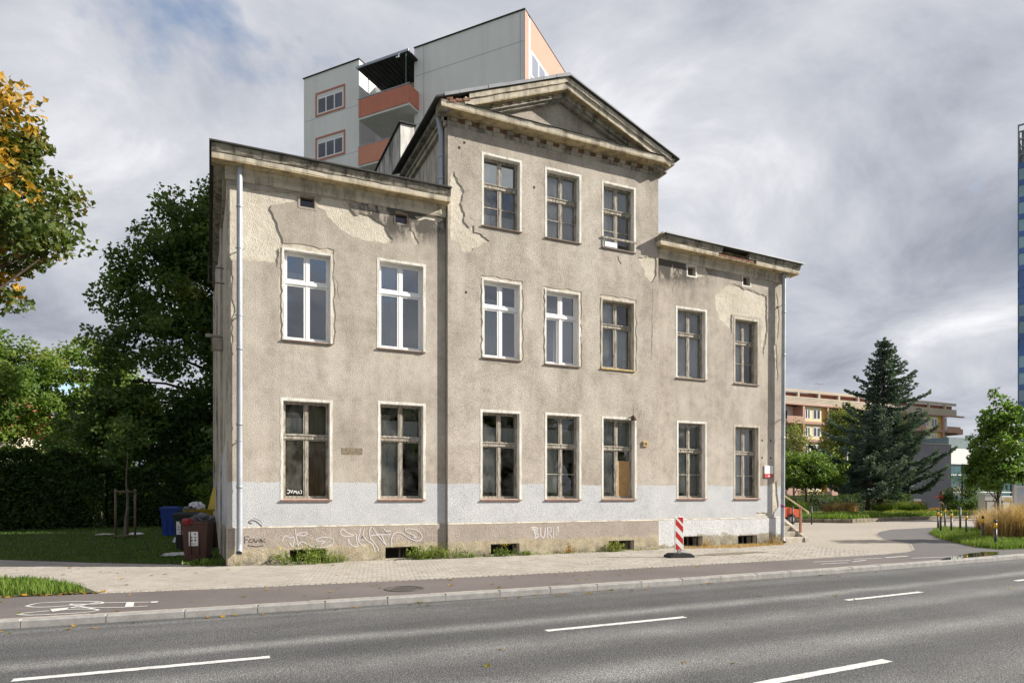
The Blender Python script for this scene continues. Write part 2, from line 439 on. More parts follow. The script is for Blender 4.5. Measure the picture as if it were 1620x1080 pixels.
def ribbon(pts, w, plane, d, closed=False, smooth=2):
    """thin flat stroke; plane 'xz' at y=d or 'xy' at z=d"""
    mb = MB(); P = [Vector(p) for p in pts]
    # smooth the stroke
    for _ in range(smooth):
        if len(P) > 2:
            Q = [P[0]]
            for a, b in zip(P[:-1], P[1:]): Q += [a.lerp(b, 0.25), a.lerp(b, 0.75)]
            Q.append(P[-1]); P = Q
    L, Rr = [], []
    for i, p in enumerate(P):
        t = P[min(i + 1, len(P) - 1)] - P[max(i - 1, 0)]
        t = t.normalized() if t.length > 1e-6 else Vector((1, 0))
        nn = Vector((-t.y, t.x)) * w / 2
        L.append(p + nn); Rr.append(p - nn)
    pt = (lambda q: (q.x, d, q.y)) if plane == 'xz' else (lambda q: (q.x, q.y, d))
    n = len(P)
    mb.add([pt(q) for q in L] + [pt(q) for q in Rr], [(i, i + 1, n + i + 1, n + i) for i in range(n - 1)])
    return mb
def merge(mbs):
    m = MB()
    for b in mbs: m.add(b.v, b.f)
    return m

# ------------------------------------------------------------------ ground, road, paths
def asphalt():
    k = M('road_asphalt', 0.82, 0.35); x = k.xyz()
    tr = k.noise(1.0, 4, 0.55, vec=k.mp(k.pos(), (0.08, 1.3, 1), (0.3, 0.1, 0)))
    dx = k.ma('SUBTRACT', x[0], 3.0)
    v = k.ma('SUBTRACT', x[1], k.ma('MULTIPLY', k.ma('MULTIPLY', dx, dx), 0.003))
    v = k.ma('ADD', v, k.ma('MULTIPLY', k.ma('SUBTRACT', k.noise(0.6, 4, 0.6), 0.5), 0.25))
    band = None       # dusty strips between the wheel tracks
    for y0, w_, am in ((-8.82, 0.20, 0.95), (-10.12, 0.34, 0.62), (-11.6, 0.34, 0.75), (-7.2, 0.4, 0.25), (-13.2, 0.4, 0.5), (-6.75, 0.1, 0.4)):
        d = k.ma('DIVIDE', k.ma('SUBTRACT', v, y0), w_)
        g_ = k.ma('MULTIPLY', k.ma('POWER', 2.718, k.ma('MULTIPLY', k.ma('MULTIPLY', d, d), -1.0)), am)
        band = g_ if band is None else k.ma('ADD', band, g_)
    band = k.ma('MULTIPLY', band, k.rng(k.noise(1.6, 5, 0.65, vec=k.mp(k.pos(), (0.35, 1, 1))), 0.3, 0.65, 0.45, 1.1), clamp=True)
    c = k.ramp(tr, [(0.36, (0.066, 0.067, 0.069)), (0.64, (0.092, 0.092, 0.094))])
    c = k.mix(band, c, (0.200, 0.200, 0.198))
    c = k.mix(1.0, c, k.ramp(k.noise(0.7, 5, 0.6), [(0.3, 0.84), (0.7, 1.12)]), 'MULTIPLY')
    ag = k.vor(75)
    agc = k.noise(62, 3, 0.8)
    c = k.mix(1.0, c, k.ramp(agc, [(0.34, 0.34), (0.5, 0.98), (0.64, 2.5)]), 'MULTIPLY')
    k.color(c); k.bump(k.ma('ADD', ag, agc), 0.6, 0.012); return k.m
def cycle_asphalt():
    k = M('cycle_path_asphalt', 0.85, 0.3)
    c = k.ramp(k.noise(0.5, 5, 0.6), [(0.3, (0.125, 0.108, 0.105)), (0.7, (0.168, 0.148, 0.142))])
    c = k.mix(1.0, c, k.ramp(k.noise(85, 2, 0.6), [(0.3, 0.74), (0.7, 1.25)]), 'MULTIPLY')
    c = k.mix(k.rng(k.noise(1.1, 6, 0.7), 0.60, 0.72, 0, 0.35), c, (0.24, 0.22, 0.20))
    x = k.xyz()      # the branch that bends away is plain grey asphalt
    c = k.mix(k.rng(x[0], 15, 19), c, k.mix(0.75, c, (0.115, 0.115, 0.118)))
    k.color(c); k.bump(k.noise(80, 2, 0.6), 0.4, 0.008); return k.m
def paver():
    k = M('concrete_paver', 0.9, 0.2)
    t = k.ma('FRACT', k.ma('ADD', k.attr('tint'), k.rnd()))
    c = k.ramp(t, [(0.0, (0.38, 0.348, 0.308)), (0.5, (0.425, 0.393, 0.352)), (1.0, (0.465, 0.433, 0.392))])
    c = k.mix(k.rng(k.noise(0.8, 5, 0.65), 0.35, 0.62, 0.5, 0.0), c, (0.27, 0.245, 0.21))
    c = k.mix(1.0, c, k.ramp(k.noise(55, 3, 0.6), [(0.3, 0.82), (0.7, 1.12)]), 'MULTIPLY')
    k.color(c); k.bump(k.noise(50, 3, 0.6), 0.4, 0.008); return k.m
def plaza_mat():
    k = M('plaza_pavers', 0.9, 0.2)
    br = k.n('ShaderNodeTexBrick'); k.l(k.pos(), br.inputs['Vector']); br.inputs['Scale'].default_value = 5
    br.inputs['Mortar Size'].default_value = 0.02
    br.inputs['Color1'].default_value = (0.36, 0.325, 0.28, 1); br.inputs['Color2'].default_value = (0.43, 0.39, 0.34, 1); br.inputs['Mortar'].default_value = (0.22, 0.20, 0.17, 1)
    c = k.mix(k.rng(k.noise(0.35, 5, 0.6), 0.35, 0.65, 0.4, 0.0), br.outputs['Color'], (0.28, 0.25, 0.22))
    c = k.mix(1.0, c, k.ramp(k.noise(40, 3, 0.6), [(0.3, 0.85), (0.7, 1.1)]), 'MULTIPLY')
    k.color(c); k.bump(k.noise(45, 3, 0.6), 0.3, 0.01); return k.m
MAT['asphalt'] = asphalt(); MAT['cycle'] = cycle_asphalt(); MAT['paver'] = paver(); MAT['plaza'] = plaza_mat()
MAT['joint'] = simple('joint_sand', (0.335, 0.305, 0.265), 0.95, 0.3, 4)
MAT['kerb'] = simple('granite_kerb', (0.30, 0.295, 0.285), 0.85, 0.2, 6, 0.2, 0, 0.5)
MAT['edging'] = simple('concrete_edging', (0.36, 0.33, 0.285), 0.9, 0.22, 6, 0.2, 0, 0.4)
def paint_mat():
    k = M('road_paint', 0.7, 0.3)
    c = k.mix(k.rng(k.noise(16, 6, 0.8), 0.50, 0.66, 0, 0.75), (0.66, 0.66, 0.64), (0.22, 0.215, 0.21))
    k.color(c); return k.m
MAT['paint'] = paint_mat()
MAT['soil'] = simple('lawn_soil', (0.06, 0.065, 0.03), 0.95, 0.4, 1.5)
MAT['meadow'] = simple('distant_grass', (0.055, 0.085, 0.03), 0.95, 0.35, 0.2)

def flat(name, poly, z, m, holes=(), kind='structure'):
    V, F = cdt(poly, holes)
    mb = MB(); mb.add([(p[0], p[1], z) for p in V], F)
    o = mb.build(name, m, fix=False)
    o.data.update()
    if o.data.polygons[0].normal.z < 0: o.data.flip_normals()
    return setp(o, kind=kind)

def yk(x):                     # back edge of the kerb
    t = abs(x - 8)
    return -6.44 + (0.0022 * t * t if t < 14 else 0.0022 * 196 + 0.0022 * 28 * (t - 14))
XS = [-40, -30, -24, -20, -16, -12, -9, -6, -4, -2, 0, 2, 4, 6, 8, 10, 12, 14, 16, 18, 20, 22, 25, 28, 32, 38, 46, 60, 80]
flat('ground', [(-900, -700), (900, -700), (900, 1100), (-900, 1100)], -0.17, MAT['meadow'])
flat('road', [(x, yk(x) - 0.14) for x in XS] + [(80, -16.2), (-40, -16.2)], -0.10, MAT['asphalt'])
flat('far_pavement', [(-40, -16.2), (80, -16.2), (80, -20.5), (-40, -20.5)], 0.0, MAT['plaza'])
o = MB().bbox(-40, 80, -16.26, -16.12, -0.16, 0.012, 0.02).build('far_kerb', MAT['kerb']); setp(o, kind='structure')

EDGE = [(-16, -3.3), (-3.6, -3.72), (-2.2, -3.83), (0, -4.13), (2.4, -4.30), (4.7, -4.43), (8, -4.47), (13.5, -4.48), (17.4, -4.39), (18.8, -4.12),
        (19.9, -3.57), (21.9, -2.1), (23.5, 0.1), (25.9, 2.2), (28, 3.6), (30.5, 4.8), (34, 5.2), (60, 5.6)]
ISLAND = [(60, 4.4), (33.2, 4.2), (28.9, 1.9), (26.1, -0.23), (23.8, -2.4), (22.3, -4.0), (22.0, -4.9), (24, -5.25), (60, -4.6)]
cyc = EDGE + ISLAND + [(60, yk(60) + 0.12), (46, yk(46) + 0.12), (38, yk(38) + 0.12)] + [(x, yk(x) + 0.12) for x in XS[::-1] if -16 <= x <= 32]
flat('cycle_path', cyc, -0.004, MAT['cycle'])
VERGE = [(-2.2, -3.62), (-2.7, -2.3), (-3.6, -0.9), (-4.5, -0.3), (-8, 0.5), (-16, 0.9), (-16, -3.2), (-3.6, -3.6)]
LAWN_EDGE = [(-0.05, 0.12), (-0.8, 0.72), (-3.0, 2.25), (-5.4, 4.2), (-12, 9.0), (-22, 16)]
PAVE = [(-2.2, -3.72), (0, -4.03), (2.4, -4.20), (4.7, -4.33), (8, -4.37), (13.5, -4.38), (17.4, -4.29), (18.05, -4.21), (18.05, 0.05), (0, 0.05)] + LAWN_EDGE[:5] + \
       [(-16, 12), (-16, 0.9), (-8, 0.5), (-4.5, -0.3), (-3.6, -0.9), (-2.7, -2.3), (-2.2, -3.62)]
pavement = flat('pavement', PAVE, -0.006, MAT['joint'])
PLAZA = [(18.05, -4.3)] + EDGE[9:] + [(60, 12.4), (50, 12.45), (44, 12.5), (40, 11.9), (35.4, 10.8), (33.2, 12.8), (28, 14.5), (18.05, 14.5)]
flat('plaza', PLAZA, -0.006, MAT['plaza'])
flat('lawn_soil', LAWN_EDGE + [(-40, 30), (-40, 75), (10, 75), (4.8, 27.5), (14.6, 15.4), (14.6, 11), (0.2, 11), (0.2, 0.12)], -0.02, MAT['soil'])
flat('verge_soil', VERGE, -0.01, MAT['soil'])
flat('island_soil', ISLAND, 0.0, MAT['soil'])

# paving stones: the 300 nearest are objects, the others one mass
def stones():
    w, d = 0.20, 0.10
    px = np.array(PAVE); pts = []
    ys = np.arange(-4.36, 11.9, d)
    for r, y in enumerate(ys):
        x = np.arange(-16, 18.0, w) + w * ((r * 0.6180339) % 1.0)
        q = np.stack([x, np.full_like(x, y)], 1)
        ok = np.ones(len(q), bool)
        for dx, dy in ((0.005, 0.005), (w - 0.005, 0.005), (w - 0.005, d - 0.005), (0.005, d - 0.005)):
            ok &= inside_np(q + [dx, dy], PAVE)
        pts.append(q[ok])
    P = np.concatenate(pts); rs = np.random.RandomState(3)
    P = P[(P[:, 0] > -12) & (P[:, 1] < 9)]
    def unit():
        g, b = 0.0028, 0.003
        return np.array([(g, g, -.03), (w - g, g, -.03), (w - g, d - g, -.03), (g, d - g, -.03),
                         (g + b, g + b, 0), (w - g - b, g + b, 0), (w - g - b, d - g - b, 0), (g + b, d - g - b, 0)], float)
    U = unit(); UF = np.array([(0, 1, 5, 4), (1, 2, 6, 5), (2, 3, 7, 6), (3, 0, 4, 7), (4, 5, 6, 7)])
    dist = np.hypot(P[:, 0] + 0.39, P[:, 1] + 17.27); order = np.argsort(dist + 0.25 * np.abs(P[:, 0] - 1.5))
    near, rest = order[:300], order[300:]
    Z = rs.normal(0, 0.0018, len(P))
    V = (U[None] + np.concatenate([P[rest], Z[rest, None]], 1)[:, None, :])
    V[:, :, 2] += (rs.normal(0, 0.0022, (len(rest), 1)) * U[None, :, 0] / w)
    F = UF[None] + (np.arange(len(rest)) * 8)[:, None, None]
    o = np_mesh('paving_stones', V.reshape(-1, 3), F.reshape(-1, 4), MAT['paver'], pavement, np.repeat(rs.rand(len(rest)), 8))
    setp(o, kind='stuff')
    me = None
    for i in near:
        if me is None:
            ob = np_mesh('paving_stone', U - [w / 2, d / 2, 0], UF, MAT['paver'], pavement, np.zeros(8)); me = ob.data
        else:
            ob = link(bpy.data.objects.new('paving_stone', me)); ob.parent = pavement
        ob.location = (P[i, 0] + w / 2, P[i, 1] + d / 2, Z[i]); ob.rotation_euler = (rs.normal(0, .006), rs.normal(0, .005), rs.normal(0, .006))
stones()
def along(poly, step, x0, x1):
    out = []; P = [Vector(p) for p in poly]; carry = 0
    for a, b in zip(P[:-1], P[1:]):
        L = (b - a).length; t = carry
        while t < L:
            p = a.lerp(b, t / L)
            if x0 <= p.x <= x1: out.append((p, math.atan2((b - a).y, (b - a).x)))
            t += step
        carry = t - L
    return out
_e = None
for p, a in along(EDGE, 0.13, -2.2, 27.0):
    if _e is None:
        _e = MB().bbox(-0.055, 0.055, 0.012, 0.092, -0.05, 0.004, 0.008).build('edging_stone', MAT['edging'], pavement); ob = _e
    else:
        ob = link(_e.copy()); ob.parent = pavement
    ob.location = (p.x, p.y, random.uniform(-.004, .003)); ob.rotation_euler = (0, 0, a + random.uniform(-.05, .05))

kerb = MB().sheet([(-16, yk(-16) - .1), (0, yk(0) - .1), (8, yk(8) - .1), (24, yk(24) - .1), (60, yk(60) - .1), (60, yk(60) - .05), (24, yk(24) - .05), (8, yk(8) - .05), (0, yk(0) - .05), (-16, yk(-16) - .05)], -0.14).build('kerb', MAT['joint'], fix=False)
setp(kerb, kind='structure')
_k = None
for i in range(-14, 44):
    x = i + 0.5 + 0.28
    a = math.atan2(yk(x + .5) - yk(x - .5), 1)
    if _k is None:
        _k = MB().bbox(-0.496, 0.496, -0.15, 0.0, -0.16, 0.012, 0.02).build('kerb_stone', MAT['kerb'], kerb); ob = _k
    else:
        ob = link(_k.copy()); ob.parent = kerb
    ob.location = (x, yk(x), random.uniform(-.004, .004)); ob.rotation_euler = (0, 0, a)
_k2 = None
for i in range(-14, 40):
    x = i + 0.5 + 0.05
    a = math.atan2(yk(x + .5) - yk(x - .5), 1)
    if _k2 is None:
        _k2 = MB().bbox(-0.497, 0.497, 0.035, 0.115, -0.10, 0.004, 0.006).build('edging_slab', MAT['edging'], kerb); ob = _k2
    else:
        ob = link(_k2.copy()); ob.parent = kerb
    ob.location = (x, yk(x), random.uniform(-.003, .003)); ob.rotation_euler = (0, 0, a)

# painted markings
def lane(x): return -9.48 + 0.003 * (x - 3) ** 2
def dash(x0, x1, yf, w):
    n = 5; xs = [x0 + (x1 - x0) * i / n for i in range(n + 1)]
    poly = jag([(x, yf(x) - w / 2) for x in xs] + [(x, yf(x) + w / 2) for x in xs[::-1]], .006, .05, int(x0 * 10))
    flat('road_marking', poly, -0.0955, MAT['paint'])
for x0, x1 in ((-2.14, 0.22), (3.67, 6.0), (9.53, 11.65), (15.0, 17.2), (-8.1, -5.8)): dash(x0, x1, lane, 0.115)
for x0, x1 in ((4.35, 6.33), (-1.6, 0.4), (10.3, 12.3)): dash(x0, x1, lambda x: -12.52 + 0.05 * (x - 4.4), 0.125)
BK = [[(-2.96, -4.92), (-2.88, -4.67), (-2.74, -4.65), (-2.34, -4.71), (-2.1, -4.82), (-1.91, -5.0), (-1.98, -5.11), (-2.35, -5.14), (-2.64, -5.17), (-2.83, -5.09), (-2.96, -4.92)],
      [(-2.91, -5.71), (-2.78, -5.62), (-2.57, -5.57), (-2.29, -5.55), (-2.06, -5.62), (-1.87, -5.77), (-1.95, -5.91), (-2.14, -5.97), (-2.51, -5.92), (-2.74, -5.88), (-2.91, -5.71)],
      [(-1.9, -5.06), (-1.14, -5.33)], [(-2.31, -5.4), (-1.65, -5.68), (-1.26, -5.7)], [(-2.38, -4.99), (-1.97, -5.2), (-1.9, -5.06)], [(-2.3, -5.38), (-2.0, -4.96)], [(-2.37, -5.04), (-2.14, -5.4), (-1.89, -5.8)]]
BF = [[(-2.56, -5.42), (-2.32, -5.38), (-2.34, -5.6), (-2.48, -5.71)], [(-1.59, -5.2), (-1.48, -5.22), (-1.45, -5.69), (-1.57, -5.65)], [(-1.25, -5.26), (-1.14, -5.27), (-1.15, -5.4), (-1.23, -5.4)]]
bk = MB(); zz = 0.0005
for i, l in enumerate(BK):
    r = ribbon(l, 0.042, 'xy', zz + 0.0005 * i); bk.add(r.v, r.f)
for l in BF: bk.sheet(l, zz + 0.004)
setp(bk.build('bicycle_symbol', MAT['paint'], fix=False), kind='structure')
mh = MB()
for (x0, y0, x1, y1, w) in ((13.6, -5.15, 14.9, -5.2, .05), (13.4, -5.55, 14.3, -5.6, .05), (14.6, -5.5, 15.3, -5.35, .06), (15.2, -5.05, 16.2, -5.15, .05), (16.4, -5.1, 17.4, -5.05, .09), (16.9, -5.5, 18.6, -5.75, .06)):
    r = ribbon([(x0, y0), (x1, y1)], w, 'xy', 0.001); mh.add(r.v, r.f)
setp(mh.build('worn_marking', MAT['paint'], fix=False), kind='structure')
# puddle by the kerb
def water_mat():
    k = M('puddle_water', 0.03, 0.5); k.color((0.025, 0.022, 0.018)); return k.m
MAT['water'] = water_mat()
flat('puddle', jag([(15.4, -6.28), (16.6, -6.24), (18.2, -5.75), (19.6, -5.3), (20.8, -5.05), (21.3, -5.25), (20.4, -5.75), (19.2, -5.96), (17.6, -6.2), (16.5, -6.31)], 0.04, 0.3, 4), 0.0015, MAT['water'])
# manhole cover in the cycle path
MAT['iron'] = simple('cast_iron', (0.105, 0.095, 0.085), 0.6, 0.3, 14, 0.5, 0.4)
mc = empty('manhole_cover', 'round cast iron manhole cover set in the reddish cycle path', 'manhole cover', (2.83, -5.52, 0.0))
def ring(mb, r0, r1, z0, z1, n=40):
    vs = []; fs = []
    for i in range(n):
        t = 2 * math.pi * i / n; c, s_ = math.cos(t), math.sin(t)
        vs += [(r0 * c, r0 * s_, z1), (r1 * c, r1 * s_, z1), (r1 * c, r1 * s_, z0), (r0 * c, r0 * s_, z0)]
    for i in range(n):
        a, b = 4 * i, 4 * ((i + 1) % n)
        fs += [(a, a + 1, b + 1, b), (a + 1, a + 2, b + 2, b + 1), (a + 3, a, b, b + 3)]
    return mb.add(vs, fs)
ring(MB(), 0.30, 0.36, -0.03, 0.006).build('rim', MAT['iron'], mc)
lid = MB(); ring(lid, 0.002, 0.285, -0.03, -0.006); 
lid.build('lid', MAT['iron'], mc)
ribs = MB()
for i in range(-4, 5):
    for j in range(-4, 5):
        if math.hypot(i, j) < 4.2: ribs.bbox(i * .06 - .022, i * .06 + .022, j * .06 - .022, j * .06 + .022, -0.008, 0.003, 0.005)
ribs.build('raised_pattern', MAT['iron'], mc)

# ------------------------------------------------------------------ the old house
house = empty('old_house', 'shabby tan rendered two storey house with a pediment over its raised middle bay', 'house')
XL, XB0, XB1, XR = 0.0, 5.52, 12.55, 18.05       # left wing, bay, right wing
YB = -0.12                                      # the bay stands forward
C = 0.025                                       # thickness of the roughcast coat
# name, x0, x1, z0, z1, kind, options
WIN = [
 ('L', 1.20, 2.46, 1.58, 4.12, 'old', dict(tr=.635, sill='wood_sill', cur={'bl': 'cur_tan', 'br': 'cur_brown', 'tl': 'half', 'tr': 'dim'}, scribble=1)),
 ('L', 3.62, 4.93, 1.58, 4.18, 'old', dict(tr=.635, sill='wood_sill', cur={'tl': 'half', 'tr': 'half', 'bl': 'dimgrey'})),
 ('B', 6.47, 7.75, 1.57, 4.10, 'old', dict(tr=.63, sill='wood_sill', cur={'tl': 'half', 'tr': 'half', 'bl': 'half3'})),
 ('B', 8.50, 9.73, 1.57, 4.12, 'old', dict(tr=.63, bars=1, sill='wood_sill', cur={'tl': 'half', 'tr': 'half', 'bl': 'half3'})),
 ('B', 10.44, 11.72, 1.57, 4.11, 'old', dict(tr=.63, sill='wood_sill', cur={'tl': 'greyfull', 'tr': 'dimgrey', 'bl': 'half3'}, ply=1)),
 ('R', 13.37, 14.61, 1.58, 4.13, 'old', dict(tr=.63, bars=1, sill='wood_sill', cur={'tl': 'greyfull', 'tr': 'dimgrey', 'bl': 'half3', 'br': 'dimgrey'})),
 ('R', 15.77, 16.95, 1.58, 4.10, 'old', dict(tr=.63, bars=1, sill='wood_sill', cur={'tl': 'greyfull', 'bl': 'half3', 'tr': 'dimgrey'}, cream=1)),
 ('L', 1.22, 2.48, 5.55, 7.86, 'new', dict(tr=.66, sill='dark_sill', cur={'tl': 'low'}, peel=1)),
 ('L', 3.60, 4.93, 5.56, 7.94, 'new', dict(tr=.66, sill='dark_sill', cur={'tl': 'white', 'bl': 'white'})),
 ('B', 6.51, 7.76, 5.55, 7.79, 'new', dict(tr=.67, sill='dark_sill', cur={'tl': 'low', 'bl': 'greyfull'}, peel=1)),
 ('B', 8.48, 9.71, 5.53, 7.75, 'new', dict(tr=.67, sill='dark_sill', cur={'tl': 'low', 'bl': 'white', 'br': 'greyfull'}, peel=1, tilt=1)),
 ('B', 10.40, 11.69, 5.56, 7.73, 'old', dict(tr=.63, sill='yellow_sill', cur={'tl': 'white', 'br': 'white', 'bl': 'dimgrey'}, peel=1)),
 ('R', 13.33, 14.62, 5.51, 7.84, 'old', dict(tr=.64, sill='dark_sill', cur={'tl': 'white', 'tr': 'greyfull', 'bl': 'white', 'br': 'white'}, arcs=1)),
 ('R', 15.77, 16.91, 5.50, 7.76, 'old', dict(tr=.64, bars=1, sill='dark_sill', cur={'tl': 'white', 'tr': 'dimgrey', 'bl': 'white'}, cream=1)),
 ('B', 6.51, 7.76, 9.23, 11.29, 'old', dict(tr=.60, bars=1, sill='dark_sill', cur={'bl': 'low', 'br': 'low'})),
 ('B', 8.50, 9.73, 9.22, 11.28, 'old', dict(tr=.60, bars=1, sill='dark_sill', cur={'tl': 'white', 'tr': 'white', 'bl': 'white', 'br': 'white'})),
 ('B', 10.44, 11.69, 9.24, 11.27, 'old', dict(tr=.60, bars=1, sill='dark_sill', cur={'tl': 'white', 'tr': 'greyfull', 'bl': 'white'}, rail=1)),
]
VENT = [('L', 1.67, 2.02, 8.93, 9.23, 0), ('L', 4.10, 4.45, 8.94, 9.24, 0), ('R', 13.82, 14.14, 8.89, 9.19, 1), ('R', 16.18, 16.50, 8.88, 9.18, 1)]
CELL = [('L', 1.42, 2.29, 0.01, 0.34), ('L', 3.82, 4.70, 0.0, 0.33), ('B', 6.78, 7.67, 0.0, 0.33), ('B', 10.68, 11.61, 0.0, 0.31), ('R', 13.55, 14.41, 0.01, 0.36), ('R', 15.94, 16.80, 0.0, 0.33)]
PATCH = {'L': [
 [(0.0, 9.16), (0.61, 9.12), (1.05, 9.17), (1.60, 9.20), (1.60, 9.03), (1.31, 8.94), (1.03, 8.86), (0.96, 8.72), (1.10, 8.47), (1.25, 8.07), (1.26, 7.88), (1.15, 7.76), (1.14, 7.28), (1.08, 7.43), (0.75, 7.41), (0.0, 7.36)],
 [(2.06, 9.0), (2.28, 8.95), (2.36, 8.77), (2.63, 8.54), (2.96, 8.37), (3.41, 8.33), (3.95, 8.35), (4.03, 8.49), (3.90, 8.64), (3.84, 8.80), (3.69, 8.86), (3.46, 8.98), (3.24, 9.02), (3.04, 8.95), (2.90, 9.15), (2.78, 9.30), (2.60, 9.30), (2.36, 9.30), (2.20, 9.26), (2.08, 9.1)],
 [(4.62, 9.20), (5.0, 9.30), (5.37, 9.30), (5.46, 9.25), (5.31, 9.14), (5.0, 9.18), (4.72, 9.10)],
 [(4.50, 8.88), (4.63, 8.70), (4.74, 8.49), (4.63, 8.42), (4.53, 8.63)],
 [(0.0, 7.2), (0.13, 6.9), (0.11, 6.5), (0.17, 6.2), (0.1, 5.9), (0.13, 5.5), (0.06, 5.1), (0.0, 5.0)],
 [(0.0, 4.6), (0.09, 4.3), (0.05, 3.6), (0.11, 3.0), (0.05, 2.5), (0.0, 2.4)]],
 'B': [
 [(5.60, 10.43), (5.70, 10.57), (5.74, 10.45), (6.01, 10.06), (5.90, 9.73), (6.01, 9.49), (6.0, 9.23), (6.15, 9.10), (6.29, 9.18), (6.30, 9.0), (6.44, 9.0), (6.77, 8.84), (6.35, 8.59), (6.12, 8.42), (5.96, 8.40), (5.85, 8.64), (5.60, 8.69)],
 [(11.77, 9.13), (12.47, 9.26), (12.49, 8.70), (12.39, 8.52), (12.31, 8.39), (12.05, 8.57), (11.99, 8.79)],
 [(12.335, 8.36), (12.345, 8.1), (12.33, 7.57), (12.325, 7.0), (12.315, 6.54), (12.28, 6.10), (12.29, 6.54), (12.305, 7.0), (12.31, 7.57), (12.325, 8.1)],
 [(10.95, 8.98), (11.05, 9.05), (11.1, 8.9), (11.16, 8.84), (11.08, 8.76), (11.03, 8.86)]],
 'R': [
 [(14.95, 8.36), (15.32, 8.66), (15.54, 8.82), (15.69, 8.87), (16.02, 8.84), (16.18, 8.76), (16.52, 8.76), (16.99, 8.67), (17.26, 8.65), (17.30, 7.47), (17.26, 7.17), (17.10, 6.56), (17.02, 6.73), (17.0, 7.84), (16.75, 7.84), (15.70, 7.82), (15.69, 7.16), (15.61, 7.32), (15.17, 7.59), (14.99, 7.91)],
 [(17.70, 8.93), (17.78, 8.65), (17.86, 7.94), (17.80, 7.22), (17.72, 7.21), (17.76, 7.99)],
 [(17.60, 7.0), (17.74, 6.95), (17.76, 6.3), (17.82, 5.9), (17.76, 5.7), (17.68, 6.2)],
 [(17.40, 2.1), (17.72, 2.2), (17.78, 1.7), (17.83, 1.3), (17.55, 1.0), (16.9, 0.98), (16.75, 1.12), (17.2, 1.08), (17.45, 1.15), (17.5, 1.6)]]}
ROUND = [(13.74, 9.24), (13.86, 9.30), (14.09, 9.30), (14.38, 9.29), (14.58, 9.22), (14.70, 9.08), (14.62, 8.99), (14.30, 8.90), (13.74, 8.80)]
SPAN = {'L': (XL, XB0 - 0.02), 'B': (XB0, XB1), 'R': (XB1 + 0.02, XR)}
YF = {'L': 0.0, 'B': YB, 'R': 0.0}
CRACK = {'L': [[(4.55, 5.50), (4.64, 5.46), (4.72, 5.46), (4.80, 5.40)], [(1.0, 9.28), (1.2, 9.16), (1.45, 9.22), (1.62, 9.3)], [(2.5, 7.3), (2.6, 7.1), (2.58, 6.9), (2.66, 6.7)], [(0.5, 1.1), (.6, 1.14), (.72, 1.08), (.8, .98)]],
         'B': [[(6.7, 5.44), (6.85, 5.40), (7.0, 5.42), (7.2, 5.38), (7.4, 5.40)], [(10.5, 5.45), (10.8, 5.40), (11.1, 5.42), (11.3, 5.36)], [(6.4, 9.3), (6.2, 9.36), (6.1, 9.5)], [(11.9, 4.5), (11.88, 4.3), (11.8, 4.15), (11.82, 4.05)], [(9.0, 8.2), (9.05, 8.0), (9.0, 7.86)]],
         'R': [[(16.55, 8.82), (16.8, 8.66), (16.95, 8.62), (17.15, 8.64)], [(13.4, 8.7), (13.2, 8.4), (13.22, 8.1)], [(17.5, 6.1), (17.45, 5.6), (17.52, 5.2), (17.48, 4.6)]]}
TOPZ = {'L': 9.75, 'B': 12.05, 'R': 9.75}
IN = 0.065                                       # width of the white band round a window
